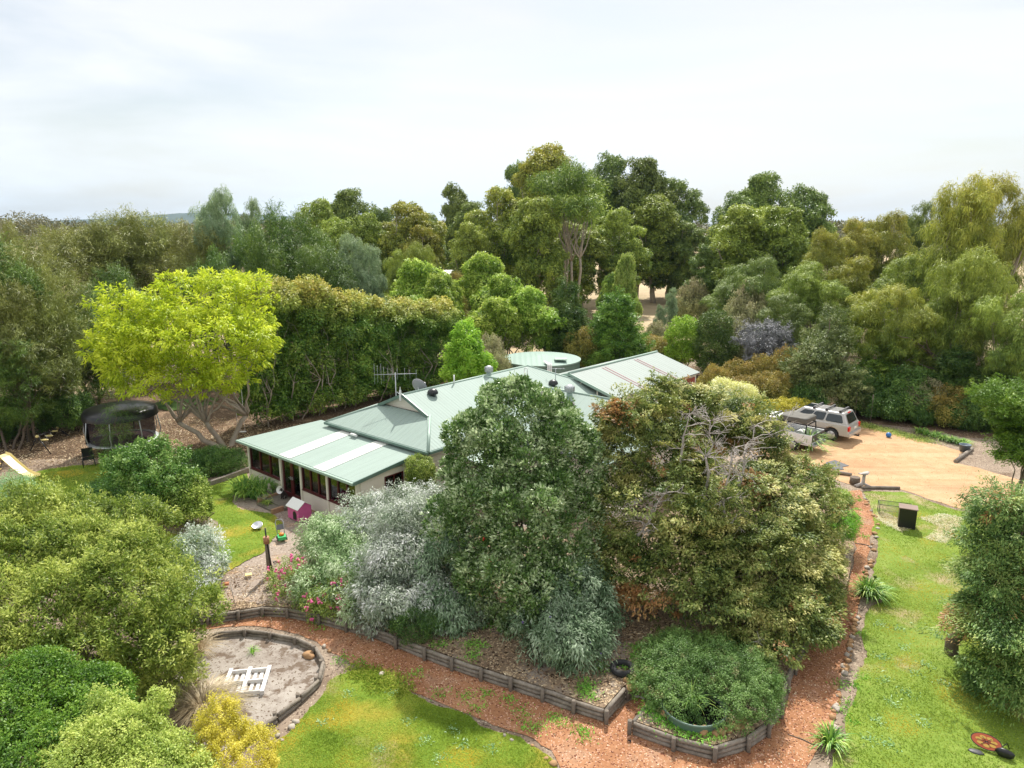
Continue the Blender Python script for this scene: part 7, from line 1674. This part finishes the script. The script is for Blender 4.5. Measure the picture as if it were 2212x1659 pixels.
# ---- ground covers
def scatter(name, label, cat, poly, n, L_, Wd, mat, seed, zf, up=1., world=False, cover=None, tipf=None, spread=.5):
    g = np.random.default_rng(seed); P = np.array(poly if world else [(G(u, v).x, G(u, v).y) for u, v in poly]); P = P[(P[:, 1] > 8)]
    lo, hi = P.min(0), P.max(0); lo = np.maximum(lo, [-40, 11.5]); hi = np.minimum(hi, [24, 60])
    q = lo+(hi-lo)*g.random((n*4, 2)); q = q[pip(q[:, 0], q[:, 1], [tuple(x) for x in P])]
    if cover is not None:
        c = np.array([cover(x, y) for x, y in q]); q = q[g.random(len(q)) < c]
    q = q[:n]; k = len(q); an = g.random(k)*6.28
    C = np.column_stack([q, np.array([zf(x, y) for x, y in q])])
    A = np.column_stack([np.cos(an)*spread, np.sin(an)*spread, np.full(k, up)])+g.normal(size=(k, 3))*.25
    NN = g.normal(size=(k, 3)); s = .6+.8*g.random(k)
    big = np.array([wob(x, y, .8, seed) for x, y in q])
    tip = np.zeros(k) if tipf is None else np.array([tipf(x, y) for x, y in q])
    me = leaf_mesh(name, C, A, NN, L_*s, Wd*s, np.clip(.5+big*.8+g.normal(size=k)*.18, 0, 1), tip, mat, .2); o = linkmesh(name, me); tag(o, label, cat, kind='stuff'); return o
F_grass2 = foliage('lawn_blade', [(.10, .16, .015), (.20, .265, .03), (.36, .37, .075)], tip=(.42, .34, .05), trans=.4, nscale=.7, spec=.1, rough=.8, hue=0)
yel = lambda s: (lambda x, y: max(0, min(1, (wob(x, y, .8, s)-.12)*4)))
scatter('grass', 'short mixed green and yellow grass of the front lawn', 'grass', LF, 60000, .05, .011, F_grass2, 201, lambda x, y: tz(x, y)+.02, .7, True, lambda x, y: .35+.65*max(0, min(1, .8+wob(x, y, .9, 7)*2)), yel(3), .8)
scatter('grass', 'short grass with bare patches on the right lawn', 'grass', LR, 110000, .055, .014, F_grass2, 202, lambda x, y: tz(x, y)+.02, .7, True, lambda x, y: (.25+.75*max(0, min(1, .75+wob(x, y, .6, 9)*2)))*(1 if y < 24 else .75), yel(5), .8)
scatter('grass', 'short grass of the lawn by the house', 'grass', LL, 60000, .06, .016, F_grass2, 203, lambda x, y: .05, .7, True, None, yel(6), .8)
# leaf crumbs and weeds on the mulch and path
BEDP = [(x, y) for x, y in bed if y < 27]
scatter('bark_chips', 'dry leaves and bark chips on the mulch bed', 'bark chips', [p for p in BEDP], 26000, .075, .03, foliage('dry_leaf_chip', [(.12, .07, .04), (.36, .26, .16), (.56, .46, .31)], trans=.1, nscale=2, hue=0), 204, lambda x, y: .03+(.02 if y > 19 else 0), .12, True, None, None, 1.)
scatter('fallen_leaves', 'scattered pale fallen leaves on the red gravel path', 'fallen leaves', PATHW, 1500, .06, .022, bpy.data.materials['dry_leaf_chip'], 205, lambda x, y: tz(x, y)+.024, .08, True, None, None, 1.)
scatter('fallen_leaves', 'dry leaf litter under the back trees', 'fallen leaves', [(-27, 33), (-15, 36), (-12, 42), (-20, 44), (-30, 42)], 14000, .1, .04, bpy.data.materials['dry_leaf_chip'], 206, lambda x, y: .012, .1, True, None, None, 1.)
def weeds(label, pts, n, seed, r=.25, z=None, name='weed_patch', mat=None, hgt=.09):
    g = np.random.default_rng(seed); C = []; 
    for u, v in pts:
        p = G(u, v, z); q = g.normal(size=(n, 2))*r; C.append(np.column_stack([q[:, 0]+p.x, q[:, 1]+p.y, np.full(n, p.z+.01)]))
    C = np.concatenate(C); k = len(C); an = g.random(k)*6.28
    A = np.column_stack([np.cos(an), np.sin(an), .4+g.random(k)]); me = leaf_mesh(name, C, A, np.tile([0, 0, 1.], (k, 1))+g.normal(size=(k, 3))*.4, hgt*(.6+.8*g.random(k)), .028*(.6+.8*g.random(k)), g.random(k), np.zeros(k), mat or F_weed, .2)
    o = linkmesh(name, me); tag(o, label, 'weeds', kind='stuff')
weeds('low green weeds growing in the pond bed and by the walls', [(1455, 1560), (1475, 1568), (1500, 1575), (1530, 1583), (1425, 1545), (1490, 1570), (1415, 1530)], 260, 1, .2, .02)
weeds('green weed tufts dotted on the red path', [(775, 1432), (740, 1425), (1030, 1530), (1140, 1568), (1160, 1575), (1195, 1552), (1210, 1560), (1262, 1590), (1258, 1575), (950, 1500), (870, 1478), (1100, 1512), (1010, 1505), (1385, 1510), (620, 1327), (690, 1355), (900, 1455), (1050, 1500), (1130, 1540), (1240, 1525), (1820, 1535), (1815, 1480)], 70, 2, .14)
weeds('green weed tufts dotted on the mulch bed', [(1015, 1392), (1035, 1395), (1020, 1420), (1265, 1478), (1260, 1490), (1270, 1500), (1050, 1352), (950, 1390), (1370, 1400), (1375, 1420), (1355, 1440), (1300, 1440)], 120, 3, .15, .03)
weeds('tall grass tufts along the front lawn edge', [(830, 1465), (845, 1475), (800, 1458), (820, 1480), (865, 1490), (770, 1455)], 400, 4, .2, None, 'grass_tufts', F_grass2, .12)
weeds('broad leaved weeds dotted over the right lawn', [(1905, 1420), (1930, 1520), (1960, 1500), (1900, 1560), (1950, 1400), (2000, 1440), (1880, 1600), (1920, 1610), (1990, 1560), (1940, 1360), (1910, 1470), (1975, 1455), (2040, 1480), (1900, 1350)], 40, 5, .12, None, 'lawn_weeds', foliage('blue_green_weed', [(.12, .25, .10), (.25, .42, .20), (.4, .55, .32)], trans=.3), .10)
weeds('broad leaved weeds dotted over the front lawn', [(850, 1500), (920, 1600), (880, 1560), (950, 1640), (1000, 1610), (750, 1500), (700, 1560), (820, 1620), (980, 1580), (1060, 1620)], 40, 6, .1, None, 'lawn_weeds', bpy.data.materials['blue_green_weed'], .09)
weeds('weeds growing along the dirt strip of the right path', [(1850, 1100), (1856, 1080), (1868, 1160), (1860, 1460), (1846, 1480), (1836, 1520), (1860, 1370), (1840, 1560)], 60, 7, .12)
weeds('leafy low groundcover strip along the far side of the driveway', [(1860+i*12, 917+i*3.0) for i in range(13)], 260, 8, .35, None, 'groundcover', F_pale, .14)
weeds('pale weeds along the left path end and bed', [(560, 1322), (590, 1318), (470, 1240), (600, 1190), (540, 1205)], 60, 9, .15, None)
shrub('green_shrub', 'small feathery green shrub on the left edge of the red path near the driveway', [(1830, 1128, 25.2, 20, 20), (1815, 1145, 24.8, 22, 22)], F_weed, 55, 160, .2, 50, .12, .02, eup=1)
shrub('green_shrub', 'low bright green shrub beside the path top under the cypress', [(1818, 1078, 27.2, 16, 14)], F_pale, 56, 90, .18, 50, .08, .03)

# ---- thin summer haze: only the far hills fade
hz_ = MB(); hz_.box((0, 2250, 86), (9400, 5100, 176)); hzo = hz_.build('haze', M_white); hzo['kind'] = 'stuff'
hm_, N, L = new_mat('haze_air'); o_ = N('ShaderNodeOutputMaterial'); v_ = N('ShaderNodeVolumePrincipled')
v_.inputs['Color'].default_value = (.55, .76, 1, 1); v_.inputs['Density'].default_value = .00007; v_.inputs['Anisotropy'].default_value = .2
L(v_.outputs[0], o_.inputs['Volume']); hzo.data.materials.clear(); hzo.data.materials.append(hm_)

F_stone = foliage('gravel_chip', [(.30, .18, .10), (.42, .28, .17), (.60, .48, .34)], trans=.02, nscale=2, hue=0)
scatter('driveway_stones', 'loose stones and chips on the orange driveway', 'gravel', [(G(u, v).x, G(u, v).y) for u, v in drive], 3000, .035, .028, F_stone, 301, lambda x, y: tz(x, y)+.020, .1, True, None, None, 1.)
scatter('path_stones', 'loose coarse chips on the red gravel path', 'gravel', PATHW, 9000, .035, .026, F_stone, 302, lambda x, y: tz(x, y)+.022, .2, True, None, None, 1.)
scatter('grass', 'sparse grass creeping over the lawn edges onto the dirt', 'grass', [(p[0]*1.0+(-.25 if p[0] < 8 else .0), p[1]) for p in LR], 9000, .06, .014, F_grass2, 303, lambda x, y: tz(x, y)+.01, .7, True, None, yel(5), .8)
